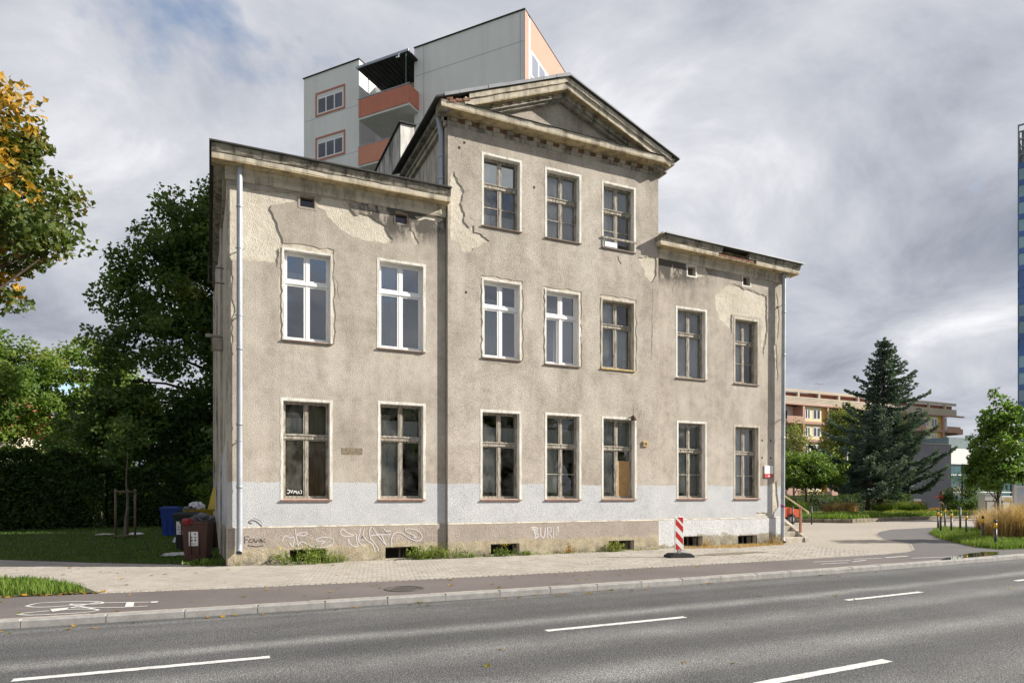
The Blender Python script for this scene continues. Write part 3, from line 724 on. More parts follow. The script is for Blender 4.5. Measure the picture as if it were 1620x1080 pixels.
for wing in 'LBR':
    x0, x1 = SPAN[wing]; yf = YF[wing]
    openings = [rect(a + IN, b - IN, z0 + 0.03, z1 - IN) for w, a, b, z0, z1, *_ in WIN if w == wing]
    openings += [rect(a, b, z0, z1) for w, a, b, z0, z1, _ in VENT if w == wing]
    cells = [rect(a, b, max(z0, 0.01), z1) for w, a, b, z0, z1 in CELL if w == wing]
    slab(rect(x0, x1, -0.2, TOPZ[wing]), openings + cells, yf, yf + 0.45).build('wall', MAT['plaster'], house)
    holes = []
    for i, (w, a, b, z0, z1, kd, op) in enumerate(WIN):
        if w != wing: continue
        if op.get('peel'): holes.append(jag(rect(a - .03, b + .03, z0, z1 + (.10 if wing == 'L' else .05)), 0.035, 0.16, i))
        else: holes.append(jag(rect(a, b, z0, z1), 0.010, 0.25, i))
    for w, a, b, z0, z1, fr in VENT:
        if w == wing and not (wing == 'R' and a < 14): holes.append(rect(a - .05, b + .05, z0 - .05, z1 + .05))
    pts = PATCH[wing] + ([ROUND] if wing == 'R' else [])
    cx0 = x0 + (0.0 if wing != 'L' else 0.0)
    for j, p in enumerate(pts):
        p = [(min(max(q[0], x0 + 0.004), x1 - 0.004), q[1]) for q in p]
        holes.append(jag(p, 0.022 if p is not pts[-1] or wing != 'R' else 0.006, 0.07, 40 + j))
    ztop = 11.92 if wing == 'B' else 9.34
    under = []
    for j, p in enumerate(pts):
        cxm = sum(q[0] for q in p) / len(p); czm = sum(q[1] for q in p) / len(p)
        big = max(q[0] for q in p) - min(q[0] for q in p) > .5
        if not big: continue
        sh = [(min(max(cxm + (q[0] - cxm) * .98, x0 + .006), x1 - .006), czm + (q[1] - czm) * .965) for q in p]
        under.append(jag(sh, .03, .08, 140 + j))
    for j, p in enumerate(CRACK[wing]):
        L_ = [Vector(q) for q in p]; rr = random.Random(j + 9); up_, lo_ = [], []
        for q in range(len(L_)):
            d = (L_[min(q + 1, len(L_) - 1)] - L_[max(q - 1, 0)]).normalized(); nn = Vector((-d.y, d.x)) * (rr.uniform(.004, .011) if 0 < q < len(L_) - 1 else .002)
            up_.append(tuple(L_[q] + nn)); lo_.append(tuple(L_[q] - nn))
        holes.append(up_ + lo_[::-1])
    winh = [rect(a + IN - .005, b - IN + .005, z0 + .025, z1 - IN + .005) for w, a, b, z0, z1, *_ in WIN if w == wing] + [rect(a - .002, b + .002, z0 - .002, z1 + .002) for w, a, b, z0, z1, _ in VENT if w == wing]
    slab(rect(x0 + .003, x1 - .003, 0.92, ztop - .01), winh + under, yf - .011, yf - .001).build('undercoat', MAT['undercoat'], house)
    slab(rect(x0, x1, 0.90, ztop), holes, yf - C, yf, 'xz').build('render_coat', MAT['coat_bay' if wing == 'B' else 'coat'], house)
    # plinth
    pm = MAT['plinth_white' if wing == 'R' else 'plinth']
    slab(rect(x0, x1, -0.2, 0.90), cells, yf - 0.05, yf - 0.001).build('plinth', pm, house)
    MB().prism([(yf - 0.055, 0.90), (yf - 0.055, 0.905), (yf - C - .001, 0.935), (yf - 0.002, 0.935), (yf - 0.002, 0.90)], 'x', x0 + .002, x1 - .002).build('plinth_ledge', MAT['cornice'], house)
for w, a, b, z0, z1 in CELL:
    yf = YF[w]
    f = MB(); yy = yf + 0.16
    f.box(a, b, yy, yy + .05, z1 - .05, z1); f.box(a, a + .04, yy, yy + .05, z0 + .012, z1 - .05); f.box(b - .04, b, yy, yy + .05, z0 + .012, z1 - .05)
    f.box((a + b) / 2 - .02, (a + b) / 2 + .02, yy + .005, yy + .045, z0 + .012, z1 - .05)
    f.build('cellar_window', MAT['iron'], house)
MB().box(0.45, 17.6, 0.75, 0.8, -0.2, 1.0).build('cellar_wall', MAT['dark_in'], house)

def fold_sheet(x0, x1, z0, z1, y, amp=0.02, n=26, seed=0):
    rr = random.Random(seed); mb = MB(); vs = []
    ph = rr.uniform(0, 6); k = rr.uniform(5, 8) * (x1 - x0) / 0.45
    for i in range(n + 1):
        t = i / n; x = x0 + (x1 - x0) * t; dy = amp * math.sin(ph + t * k * 2 * math.pi / 2) + amp * .5 * math.sin(ph * 2 + t * k * 4.3)
        vs += [(x, y + dy, z0 + 0.012 * math.sin(ph + t * 5)), (x, y + dy * .6, z1)]
    return mb.add(vs, [(2 * i, 2 * i + 2, 2 * i + 3, 2 * i + 1) for i in range(n)])
def make_window(i, w, a, b, z0, z1, kind, op):
    yf = YF[w]; ox0, ox1, oz0, oz1 = a + IN, b - IN, z0 + .03, z1 - IN
    new = kind == 'new'
    fm = MAT['pvc'] if new else MAT['oldwood']; gm = MAT['glass_new'] if new else MAT['glass_old']
    yw = yf + (0.13 if new else 0.15)
    fw = 0.042 if new else 0.036
    mb = MB()
    def bar(x0, x1, za, zb, ya, yb): mb.bbox(x0, x1, ya, yb, za, zb, 0.006)
    # box frame
    e = 0.002
    bar(ox0 + e, ox0 + fw, oz0 + e, oz1 - e, yw, yw + .08); bar(ox1 - fw, ox1 - e, oz0 + e, oz1 - e, yw, yw + .08)
    bar(ox0 + fw, ox1 - fw, oz1 - fw, oz1 - e, yw + e, yw + .078); bar(ox0 + fw, ox1 - fw, oz0 + e, oz0 + fw, yw + e, yw + .078)
    zt = oz0 + (oz1 - oz0) * op['tr']; th = 0.04 if new else 0.05
    xm = (ox0 + ox1) / 2; mw = 0.028 if new else 0.026
    bar(ox0 + fw, ox1 - fw, zt - th, zt + th, yw - .015, yw + .075)
    if not new: bar(ox0 + fw * .6, ox1 - fw * .6, zt + th - .01, zt + th + .02, yw - .035, yw + .02)
    bar(xm - mw, xm + mw, zt + th, oz1 - fw, yw + .004, yw + .076); bar(xm - mw, xm + mw, oz0 + fw, zt - th, yw + .004, yw + .076)
    win = mb.build('window', fm, house)
    if op.get('tilt'): win['label'] = 'white plastic window with one casement tilted open'
    elif op.get('ply'): win['label'] = 'old window with a plywood board in its lower right pane'
    elif op.get('rail'): win['label'] = 'old window with a guard rail across its foot'
    elif new: win['label'] = 'white plastic window'
    sw = 0.044 if new else 0.032
    cells = {'tl': (ox0 + fw, xm - mw, zt + th, oz1 - fw), 'tr': (xm + mw, ox1 - fw, zt + th, oz1 - fw),
             'bl': (ox0 + fw, xm - mw, oz0 + fw, zt - th), 'br': (xm + mw, ox1 - fw, oz0 + fw, zt - th)}
    for key, (x0, x1, za, zb) in cells.items():
        f = MB(); g = 0.003; ys = yw + .012
        x0 += g; x1 -= g; za += g; zb -= g
        mat = None
        if op.get('tilt') and key == 'bl':
            p = Matrix.Translation((0, ys, za)) @ Matrix.Rotation(R(-6.0), 4, 'X') @ Matrix.Translation((0, -ys, -za)); mat = Matrix.Rotation(0, 4, 'X') @ p
            mat = Matrix.Translation((0, 0.03, 0)) @ Matrix.Translation((x0, ys, 0)) @ Matrix.Rotation(R(4.5), 4, 'Z') @ Matrix.Translation((-x0, -ys, 0))
        f.bbox(x0, x0 + sw, ys, ys + .045, za, zb, .005, 0, mat); f.bbox(x1 - sw, x1, ys, ys + .045, za, zb, .005, 0, mat)
        f.bbox(x0 + sw, x1 - sw, ys + .002, ys + .043, zb - sw, zb, .004, 0, mat); f.bbox(x0 + sw, x1 - sw, ys + .002, ys + .043, za, za + sw, .004, 0, mat)
        if op.get('bars') and key[0] == 'b':
            zm = za + (zb - za) * (0.50 if z0 > 9 or w == 'R' else 0.47)
            f.box(x0 + sw, x1 - sw, ys + .004, ys + .03, zm - .013, zm + .013, 0, mat)
        f.build('sash', fm, win)
        if op.get('ply') and key == 'br':
            zc = za + (zb - za) * 0.78
            MB().box(x0 + sw - .01, x1 - sw + .01, ys + .014, ys + .028, za + sw, zc).build('plywood_board', MAT['ply'], win)
            gl = MB().add([(x0 + sw, ys + .02, zc), (x1 - sw, ys + .02, zc), (x1 - sw, ys + .02, zb - sw), (x0 + sw, ys + .02, zb - sw)], [(0, 1, 2, 3)])
        else:
            vs = [(x0 + sw * .8, ys + .022, za + sw * .8), (x1 - sw * .8, ys + .022, za + sw * .8), (x1 - sw * .8, ys + .022, zb - sw * .8), (x0 + sw * .8, ys + .022, zb - sw * .8)]
            rr = random.Random(i * 7 + len(key)); ti = rr.uniform(-.006, .006); tz = rr.uniform(-.006, .006)
            vs = [(v[0], v[1] + (ti if q in (0, 3) else -ti) + (tz if q < 2 else -tz), v[2]) for q, v in enumerate(vs)]
            if mat is not None: vs = [mat @ Vector(v) for v in vs]
            gl = MB().add(vs, [(0, 1, 2, 3)])
        gl.build('pane', gm, win, fix=False)
        c = op['cur'].get(key)
        if c:
            yc = yw + 0.105; H = zb - za
            spec = {'half': ('cur_grey', 0, .55), 'half2': ('cur_grey', .0, .95), 'half3': ('cur_grey', .12, 1), 'dim': ('cur_tan', 0, 1), 'dimgrey': ('cur_grey', 0, 1), 'low': ('cur_white', 0, .35),
                    'white': ('cur_white', 0, 1), 'greyfull': ('cur_grey', 0, 1)}.get(c, (c, 0, 1))
            if c in ('dimgrey', 'dim'): yc += 0.10
            if c == 'half2': yc += 0.2; x1 = x0 + (x1 - x0) * .8
            fold_sheet(x0 - .02, x1 + .02, za + H * spec[1] - .03, za + H * spec[2] + (.05 if spec[2] == 1 else 0), yc, 0.016, 26, i * 5 + ord(key[1])).build('curtain', MAT[spec[0]], win, fix=False)
    # lining and band round the opening
    sm = MAT['surround_old'] if (op.get('cream') or (op.get('peel') and not new)) else MAT['surround']
    r_ = MB(); band = IN if not op.get('peel') else 0.045
    yo = yf - C - 0.006
    o_ = [(ox0 - band, oz0), (ox1 + band, oz0), (ox1 + band, oz1 + band), (ox0 - band, oz1 + band)]
    jo = lambda q: q
    out = [(ox0 - band, oz0 - .03), (ox0 - band, oz1 + band), (ox1 + band, oz1 + band), (ox1 + band, oz0 - .03), (ox1 - e * 2, oz0 - .03), (ox1 - e * 2, oz1 - e * 2), (ox0 + e * 2, oz1 - e * 2), (ox0 + e * 2, oz0 - .03)]
    rr = random.Random(i + 50)
    wob = []
    for q in range(8):
        p, nx = Vector(out[q]), Vector(out[(q + 1) % 8]); L = (nx - p).length; k = max(1, int(L / .12))
        d = Vector((-(nx - p).y, (nx - p).x)).normalized()
        am = 0.022 if op.get('peel') else 0.006
        if q in (4, 5, 6): am = 0.0015
        for t in range(k):
            s_ = p.lerp(nx, t / k)
            if t: s_ = s_ + d * rr.uniform(-am, am)
            wob.append((s_.x, s_.y))
    slab(wob, [], yo, yf + 0.128 if new else yf + 0.148, 'xz').build('surround', sm, win)
    s = MB(); pr = 0.075
    s.add([(ox0 - .05, yf - pr, oz0 - .028), (ox1 + .05, yf - pr, oz0 - .028), (ox1 + .05, yw + .01, oz0 + .012), (ox0 - .05, yw + .01, oz0 + .012),
           (ox0 - .05, yf - pr, oz0 - .058), (ox1 + .05, yf - pr, oz0 - .058), (ox1 + .05, yw + .01, oz0 - .03), (ox0 - .05, yw + .01, oz0 - .03)],
          [(0, 1, 2, 3), (7, 6, 5, 4), (0, 4, 5, 1), (1, 5, 6, 2), (3, 7, 4, 0)])
    s.build('sill', MAT[op['sill']], win)
    if op.get('rail'):
        f = MB(); f.bbox(ox0 - .06, ox1 + .06, yf - .075, yf - .045, oz0 + .24, oz0 + .30, .005); f.box(ox0 + .0, ox0 + .03, yf - .07, yf - .05, oz0, oz0 + .24); f.box(ox1 - .03, ox1, yf - .07, yf - .05, oz0, oz0 + .24)
        f.build('guard_rail', MAT['oldwood'], win)
        MB().box(ox0 + .05, ox0 + .5, yf - .02, yf + .0, oz0 + .02, oz0 + .17).build('white_board', MAT['pvc'], win)
    if op.get('arcs'):
        m_ = MAT.setdefault('arc', simple('pink_glass_scrawl', (0.25, 0.12, 0.13), 0.8, 0.2))
        x0, x1, za, zb = cells['br']
        a_ = merge([ribbon([(x0 + .12, za + .1), (x0 + .12, za + .55), (x0 + .2, za + .72), (x0 + .3, za + .6), (x0 + .3, za + .1)], .03, 'xz', yw + .16),
                    ribbon([(x0 + .1, za + .3), (x0 + .34, za + .36)], .025, 'xz', yw + .158)])
        a_.build('scrawl', m_, win, fix=False)
    if op.get('scribble'):
        x0, x1, za, zb = cells['bl']; q = []
        for k, l in enumerate(([(0, .1), (.06, .1), (.04, 0), (0, .02)], [(.08, .1), (.1, .0), (.13, .1)], [(.15, 0), (.17, .1), (.19, .02), (.21, .1), (.23, 0)], [(.25, 0), (.27, .09), (.29, 0)], [(.32, .1), (.35, .06), (.33, 0)])):
            q.append(ribbon([(x0 + .08 + u, za + .09 + v) for u, v in l], .014, 'xz', yw + .008 - k * .0005))
        merge(q).build('scribble', MAT['pvc'], win, fix=False)
for i, w in enumerate(WIN): make_window(i, *w)

MAT['glass_vent'] = simple('dark_blue_vent_glass', (0.012, 0.02, 0.045), 0.08, .2, 2, .6)
for w, a, b, z0, z1, white in VENT:
    yf = YF[w]
    v = MB()
    for (x0, x1, za, zb) in ((a - .05, a - .002, z0 - .05, z1 + .05), (b + .002, b + .05, z0 - .05, z1 + .05), (a - .002, b + .002, z0 - .05, z0 - .002), (a - .002, b + .002, z1 + .002, z1 + .05)):
        v.box(x0, x1, yf - C - .008, yf + .02, za, zb)
    v = v.build('attic_vent', MAT['surround'] if white else MAT['coat'], house)
    f = MB(); f.box(a, a + .03, yf + .14, yf + .17, z0, z1); f.box(b - .03, b, yf + .14, yf + .17, z0, z1); f.box(a + .03, b - .03, yf + .142, yf + .168, z1 - .03, z1); f.box(a + .03, b - .03, yf + .142, yf + .168, z0, z0 + .03)
    f.build('vent_frame', MAT['dark_sill'], v)
    if not white: MB().add([(a + .03, yf + .155, z0 + .03), (b - .03, yf + .155, z0 + .03), (b - .03, yf + .155, z1 - .03), (a + .03, yf + .155, z1 - .03)], [(0, 1, 2, 3)]).build('pane', MAT['glass_vent'], v, fix=False)

# side and back walls, floors, inner wall
def side_x(y): return -0.02 * y
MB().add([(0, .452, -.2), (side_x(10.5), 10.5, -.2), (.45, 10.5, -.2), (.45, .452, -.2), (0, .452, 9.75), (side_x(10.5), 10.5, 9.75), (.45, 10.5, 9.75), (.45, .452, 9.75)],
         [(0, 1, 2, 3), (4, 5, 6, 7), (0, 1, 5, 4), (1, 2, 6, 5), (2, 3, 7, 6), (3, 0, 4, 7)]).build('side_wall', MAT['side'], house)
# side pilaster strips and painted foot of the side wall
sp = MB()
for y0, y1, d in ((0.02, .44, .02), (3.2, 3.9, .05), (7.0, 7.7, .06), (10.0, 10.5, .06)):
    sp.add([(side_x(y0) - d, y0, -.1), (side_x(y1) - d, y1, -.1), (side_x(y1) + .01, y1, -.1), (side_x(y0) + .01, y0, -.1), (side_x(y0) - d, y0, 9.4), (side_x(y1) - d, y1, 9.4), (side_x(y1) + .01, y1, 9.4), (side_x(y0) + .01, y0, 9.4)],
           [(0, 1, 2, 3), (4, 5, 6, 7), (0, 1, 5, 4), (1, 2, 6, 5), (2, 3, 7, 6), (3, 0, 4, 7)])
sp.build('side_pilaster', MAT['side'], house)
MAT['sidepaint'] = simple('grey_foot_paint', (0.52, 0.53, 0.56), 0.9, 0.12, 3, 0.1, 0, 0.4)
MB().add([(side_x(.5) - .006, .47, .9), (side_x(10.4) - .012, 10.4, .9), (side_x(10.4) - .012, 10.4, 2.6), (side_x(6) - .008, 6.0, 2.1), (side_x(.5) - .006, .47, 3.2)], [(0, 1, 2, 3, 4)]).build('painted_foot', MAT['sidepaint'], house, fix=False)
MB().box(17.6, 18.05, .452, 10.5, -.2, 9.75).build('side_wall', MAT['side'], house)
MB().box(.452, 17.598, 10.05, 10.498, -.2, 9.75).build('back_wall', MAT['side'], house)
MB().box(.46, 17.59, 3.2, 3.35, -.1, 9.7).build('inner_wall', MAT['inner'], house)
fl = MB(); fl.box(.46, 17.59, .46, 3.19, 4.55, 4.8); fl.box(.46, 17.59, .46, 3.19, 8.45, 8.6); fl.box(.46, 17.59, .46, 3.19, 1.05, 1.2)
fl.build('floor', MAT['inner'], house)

# cornices of the wings
def run(mb, x0, x1, prof, za, zb, xa, xb, n=14, jit=0.006, seed=0):
    """profile [(y,z)] swept from x0 to x1; the height follows za at xa to zb at xb"""
    rr = random.Random(seed); k = len(prof); vs = []
    for i in range(n + 1):
        x = x0 + (x1 - x0) * i / n; dz = za + (zb - za) * (x - xa) / (xb - xa)
        for j, (y, z) in enumerate(prof): vs.append((x, y + rr.uniform(-jit, jit), z + dz + rr.uniform(-jit, jit)))
    fs = [tuple(range(k))[::-1], tuple(n * k + i for i in range(k))]
    for i in range(n):
        for j in range(k): fs.append((i * k + j, i * k + (j + 1) % k, (i + 1) * k + (j + 1) % k, (i + 1) * k + j))
    return mb.add(vs, fs)
BED = [(0.02, -.28), (-.05, -.28), (-.075, -.20), (-.075, -.08), (-.12, -.003), (0.02, -.003)]
SOF = [(0.02, 0.0), (-.40, 0.0), (-.40, 0.03), (0.02, 0.03)]
COR = [(0.02, .033), (-.40, .033), (-.405, .13), (-.40, .145), (0.02, .145)]
CYM = [(0.02, .148), (-.415, .148), (-.43, .19), (-.47, .28), (-.475, .325), (0.02, .325)]
def wing_cornice(x0, x1, za, zb, xa, xb, gapx=None, bed_x=None):
    bx = bed_x or (x0, x1)
    run(MB(), bx[0], bx[1], BED, za, zb, xa, xb, 24, .008, 1).build('bed_mould', MAT['cornice'], house)
    run(MB(), x0, x1, SOF, za, zb, xa, xb, 20, .003, 2).build('soffit', MAT['soffit'], house)
    for a, b in ([(x0, x1)] if not gapx else [(x0, gapx[0]), (gapx[1], x1)]):
        run(MB(), a, b, COR, za, zb, xa, xb, max(6, int((b - a) * 4)), .008, 3).build('cornice', MAT['cornice'], house)
    for a, b in ([(x0, x1)] if not gapx else [(x0, gapx[0] + .12), (gapx[1] - .35, x1)]):
        run(MB(), a, b, CYM, za, zb, xa, xb, max(6, int((b - a) * 4)), .010, 4).build('gutter_mould', MAT['cornice_dark'], house)
wing_cornice(-0.35, 5.50, 9.555, 9.585, 0, 5.5, None, (-0.06, 5.49))
wing_cornice(12.45, 18.42, 9.55, 9.43, 12.5, 18.4, (14.78, 16.42), (12.57, 18.10))
# return of the left cornice along the side
rc = MB()
rc.box(-.25, .03, .02, 10.7, 9.58, 9.72); rc.box(-.30, .03, .02, 10.7, 9.723, 9.88); rc.box(-.10, .01, .02, 10.6, 9.28, 9.575)
rc.build('side_cornice', MAT['cornice_grey'], house)
# bricks where the right cornice has broken away
run(MB(), 14.78, 16.42, [(0.02, .033), (-.20, .033), (-.20, .32), (0.02, .32)], 9.55, 9.43, 12.5, 18.4, 4, 0, 0).build('broken_core', MAT['soffit'], house)
_b = None
def brick(x, y, z, ry=0.0, s=1.0):
    global _b
    if _b is None:
        _b = MB().bbox(-.118, .118, -.06, .06, -.033, .033, .006).build('brick', MAT['brick'], house); ob = _b
    else:
        ob = link(_b.copy()); ob.parent = house
    ob.location = (x, y, z); ob.rotation_euler = (random.uniform(-.03, .03), ry + random.uniform(-.02, .02), random.uniform(-.04, .04)); ob.scale = (s, 1, 1)
sl = -0.12 / 5.9
for row, (xa, xb) in enumerate(((14.92, 16.36), (15.1, 16.30), (15.75, 16.1))):
    x = xa; 
    while x < xb:
        z = 9.55 + sl * (x - 12.5) + .072 + row * .078
        brick(x, -.315 - (0.02 if row == 0 else -.05 * row) + random.uniform(-.02, .02), z, -sl); x += 0.252
for x in (15.0, 15.5): brick(x, -.25, 9.55 + sl * (x - 12.5) + .145, -sl, .8)
# the roofs of the wings
def roof(x0, x1, za, zb, name='wing_roof'):
    mb = MB()
    mb.add([(x0, -.53, za), (x1, -.53, zb), (x1, 10.9, zb + .25), (x0, 10.9, za + .05), (x0, -.53, za + .035), (x1, -.53, zb + .035), (x1, 10.9, zb + .285), (x0, 10.9, za + .085)],
           [(0, 3, 2, 1), (4, 5, 6, 7), (0, 1, 5, 4), (1, 2, 6, 5), (2, 3, 7, 6), (3, 0, 4, 7)])
    return mb.build(name, MAT['roofsheet'], house)
roof(-.40, 5.508, 9.885, 9.915)
roof(12.56, 18.50, 9.878, 9.755)
MB().add([(12.56, -.545, 9.88), (18.53, -.545, 9.758), (18.53, -.545, 9.80), (12.56, -.545, 9.922), (12.56, -.535, 9.88), (18.53, -.535, 9.758), (18.53, -.535, 9.80), (12.56, -.535, 9.922)],
         [(0, 1, 2, 3), (7, 6, 5, 4), (3, 2, 6, 7), (0, 4, 5, 1), (1, 5, 6, 2), (0, 3, 7, 4)]).build('drip_edge', MAT['flash'], house)
MB().bbox(12.75, 13.3, -.1, .25, 10.02, 10.12, .02).build('roof_slab_piece', MAT['soffit'], house)

# raised bay: sides, cornice, dentils, pediment
YS = 3.75
MB().box(XB0 + .001, XB0 + .36, YB + .451, YS, 9.6, 12.1).build('bay_side_wall', MAT['side'], house)
MB().box(XB1 - .36, XB1 - .001, YB + .451, YS, 9.6, 12.1).build('bay_side_wall', MAT['side'], house)
MB().box(XB0 + .362, XB1 - .362, YS - .35, YS, 9.6, 12.1).build('bay_back_wall', MAT['side'], house)
MB().box(XB0 - .05, XB0 - .002, YB + .0, YB + .42, 9.95, 11.75).build('corner_strip', MAT['cornice'], house)
APX, RZ0, SL = 9.03, 13.83, 0.405           # ridge x, roof top at the ridge, slope
def rz(x): return RZ0 - SL * abs(x - APX)
X0R, X1R = 5.02, 12.98
# horizontal cornice
hb = MB(); run(hb, XB0 - .03, XB1 + .03, [(YB + .02, 11.80), (YB - .035, 11.80), (YB - .045, 11.915), (YB + .02, 11.915)], 0, 0, 0, 1, 20, .006, 8); hb.build('bed_mould', MAT['cornice_grey'], house)
for i in range(0, 17):
    x = XB0 + .16 + i * .4225
    d = MB().bbox(x - .1, x + .1, YB - .085, YB + .01, 11.922, 12.028, .005)
    d.build('dentil', MAT['cornice'] if i % 5 else MAT['cornice_grey'], house)
    if i < 16: brick(x + .21, YB + .022, 11.97, 0, .85)
hs = MB(); run(hs, 5.20, 12.86, [(YB + .02, 12.032), (-.55, 12.032), (-.555, 12.06), (YB + .02, 12.06)], 0, 0, 0, 1, 20, .003, 9); hs.build('soffit', MAT['soffit'], house)
hc = MB(); run(hc, 5.20, 12.86, [(YB + .02, 12.063), (-.555, 12.063), (-.56, 12.15), (-.58, 12.21), (YB + .02, 12.25)], 0, 0, 0, 1, 30, .009, 10); hc.build('cornice', MAT['cornice'], house)
ht = MB(); run(ht, 5.9, 12.8, [(YB + .0, 12.262), (-.605, 12.222), (-.605, 12.232), (YB + .0, 12.282)], 0, 0, 0, 1, 24, .004, 11); ht.build('cornice_sheet', MAT['roofsheet'], house)
# tympanum
ty = [(5.75, 12.27), (12.31, 12.27), (APX, rz(APX) - .3)]
slab(ty, [], YB + .03, YB + .3).build('tympanum', MAT['coat_bay'], house)
def rake(mb, x0, x1, y0, y1, a, b, n=10, jit=.006, seed=0):
    """sloping member: from y0 (front) to y1 (back), a to b below the roof top"""
    rr = random.Random(seed); vs = []
    for i in range(n + 1):
        x = x0 + (x1 - x0) * i / n; z = rz(x)
        for y, dz in ((y0, a), (y0, b), (y1, b), (y1, a)): vs.append((x, y + rr.uniform(-jit, jit), z - dz + rr.uniform(-jit, jit)))
    fs = [(0, 1, 2, 3), tuple(n * 4 + q for q in (3, 2, 1, 0))]
    for i in range(n):
        for j in range(4): fs.append((i * 4 + j, i * 4 + (j + 1) % 4, i * 4 + 4 + (j + 1) % 4, i * 4 + 4 + j))
    return mb.add(vs, fs)
for s_, (xa, xb) in enumerate(((5.98, APX - .001), (12.72, APX + .001))):
    rake(MB(), xa, xb, -.60, YB + .1, .06, .20, 16, .008, 20 + s_).build('gutter_mould', MAT['cornice'], house)
    rake(MB(), xa, xb, -.55, YB + .1, .203, .36, 16, .008, 22 + s_).build('raking_cornice', MAT['cornice'], house)
    rake(MB(), xa, xb, -.55, YB + .1, .363, .385, 10, .003, 24 + s_).build('soffit', MAT['soffit'], house)
    rake(MB(), xa + (.75 if s_ == 0 else -.75), xb, -.25, YB + .1, .388, .56, 12, .006, 26 + s_).build('bed_mould', MAT['cornice_grey'], house)
    for q in range(9):      # small brackets under the raking soffit
        x = xa + (xb - xa) * (q + 1.4) / 10.4
        z = rz(x) - .388
        MB().box(x - .11, x + .11, -.40, -.27, z - .032, z - .004).build('modillion', MAT['soffit'] if q % 3 else MAT['brick'], house)
    MB_ = rake(MB(), xa, xb, -.35, YB + .25, .20, .5, 4, 0, 3); MB_.build('raking_core', MAT['cornice_grey'], house)
# broken left end: plaster lumps and bricks
lump = MB(); rr = random.Random(5)
for i in range(9):
    x = 5.24 + i * .085; lump.bbox(x - .06, x + .06, -.54 + rr.uniform(-.03, .05), YB, 12.235, rz(x) - .10 - rr.uniform(0, .10), .03)
lump.build('crumbling_corner', MAT['cornice'], house)
for x, z in ((5.42, 12.255), (5.68, 12.27), (5.90, 12.33), (5.50, 12.20)): brick(x, -.53, z + .02, -.2, .8)
# roof of the bay
for a, b in ((X0R, APX), (APX, X1R)):
    mb = MB()
    P = [(a, -.66), (b, -.66), (b, YS + .25), (a, YS + .25)]
    mb.add([(x, y, rz(x) - .05) for x, y in P] + [(x, y, rz(x)) for x, y in P], [(0, 3, 2, 1), (4, 5, 6, 7), (0, 1, 5, 4), (1, 2, 6, 5), (2, 3, 7, 6), (3, 0, 4, 7)])
    mb.build('bay_roof', MAT['roofsheet'], house)
n = 9
for i in range(n):       # folded sheet along the left rake, in lengths
    x0, x1 = 5.25 + (APX - 5.25) * i / n, 5.25 + (APX - 5.25) * (i + 1) / n + .02
    o_ = random.uniform(0, .012)
    MB().add([(x0, -.672 - o_, rz(x0) - .055), (x1, -.672 - o_, rz(x1) - .055), (x1, -.672 - o_, rz(x1) + .03 + o_), (x0, -.672 - o_, rz(x0) + .03 + o_),
              (x0, -.40, rz(x0) + .003), (x1, -.40, rz(x1) + .003), (x1, -.40, rz(x1) + .03), (x0, -.40, rz(x0) + .03)],
             [(0, 1, 2, 3), (3, 2, 6, 7), (0, 3, 7, 4), (1, 5, 6, 2), (0, 4, 5, 1), (4, 7, 6, 5)]).build('flashing', MAT['flash'], house)
MB().add([(APX + .02, -.672, rz(APX) - .03), (X1R + .03, -.672, rz(X1R) - .035), (X1R + .03, -.672, rz(X1R) + .008), (APX + .02, -.672, rz(APX) + .02), (APX + .02, -.60, rz(APX) + .02), (X1R + .03, -.60, rz(X1R) + .008)],
         [(0, 1, 2, 3), (3, 2, 5, 4)]).build('flashing', MAT['flash'], house, fix=False)
# side cornices of the bay
for sx, xw in ((-1, XB0), (1, XB1)):
    def bx(d0, d1, z0, z1): 
        a, b = xw + sx * d0, xw + sx * d1; return (min(a, b), max(a, b), YB + .02 if d1 < .2 else -.52, YS, z0, z1)
    q = MB(); q.box(*bx(.002, .30, 12.03, 12.16)); q.build('side_cornice', MAT['cornice_grey'], house)
    q = MB(); q.box(*bx(.002, .10, 11.80, 12.028)); q.box(*bx(.002, .16, 11.93, 12.026)); q.build('side_mould', MAT['cornice'], house)
# fire wall behind the bay
fwm = MB().box(5.32, 5.78, YS + .27, 9.4, 9.8, 13.93).build('fire_wall', MAT['firewall'], house)
MB().add([(5.317, YS + .265, 9.9), (5.783, YS + .265, 9.9), (5.783, YS + .265, 13.90), (5.317, YS + .265, 13.90)], [(0, 1, 2, 3)]).build('white_face', MAT['firewall_white'], fwm, fix=False)
MB().box(5.26, 5.84, YS + .20, 9.5, 13.932, 13.98).build('cap', MAT['roofsheet'], fwm)

# downpipes
def downpipe(x, y, ztop, zbot, joints, brk, head=True, lean=0.0, foot=True, name='downpipe', kink=None):
    r = 0.068; pts = []
    if head: pts += [(x, y - .02, ztop + .10)]
    pts += [(x, y, ztop - .05)]
    if kink: pts += kink
    pts += [(x + lean, y, zbot + .22)]
    if foot: pts += [(x + lean, y, zbot + .08), (x + lean - .015, y - .09, zbot)]
    mb = MB().tube(pts, r, 14, 0, False)
    p = mb.build(name, MAT['zinc'], house, True)
    p.data.polygons.foreach_set('use_smooth', [True] * len(p.data.polygons))
    for z in joints: MB().tube([(x + lean * (ztop - z) / (ztop - zbot), y, z - .035), (x + lean * (ztop - z) / (ztop - zbot), y, z + .035)], r + .006, 14).build('pipe_collar', MAT['zinc_dull'], p, True)
    for z in brk:
        xx = x + lean * (ztop - z) / (ztop - zbot)
        b = MB(); b.tube([(xx, y, z - .012), (xx, y, z + .012)], r + .012, 14); b.box(xx - .012, xx + .012, y + r, -0.02, z - .01, z + .01); b.box(xx - .1, xx + .1, y - .01, y + .01, z - .008, z + .008)
        b.build('pipe_bracket', MAT['zinc_dull'], p)
    return p
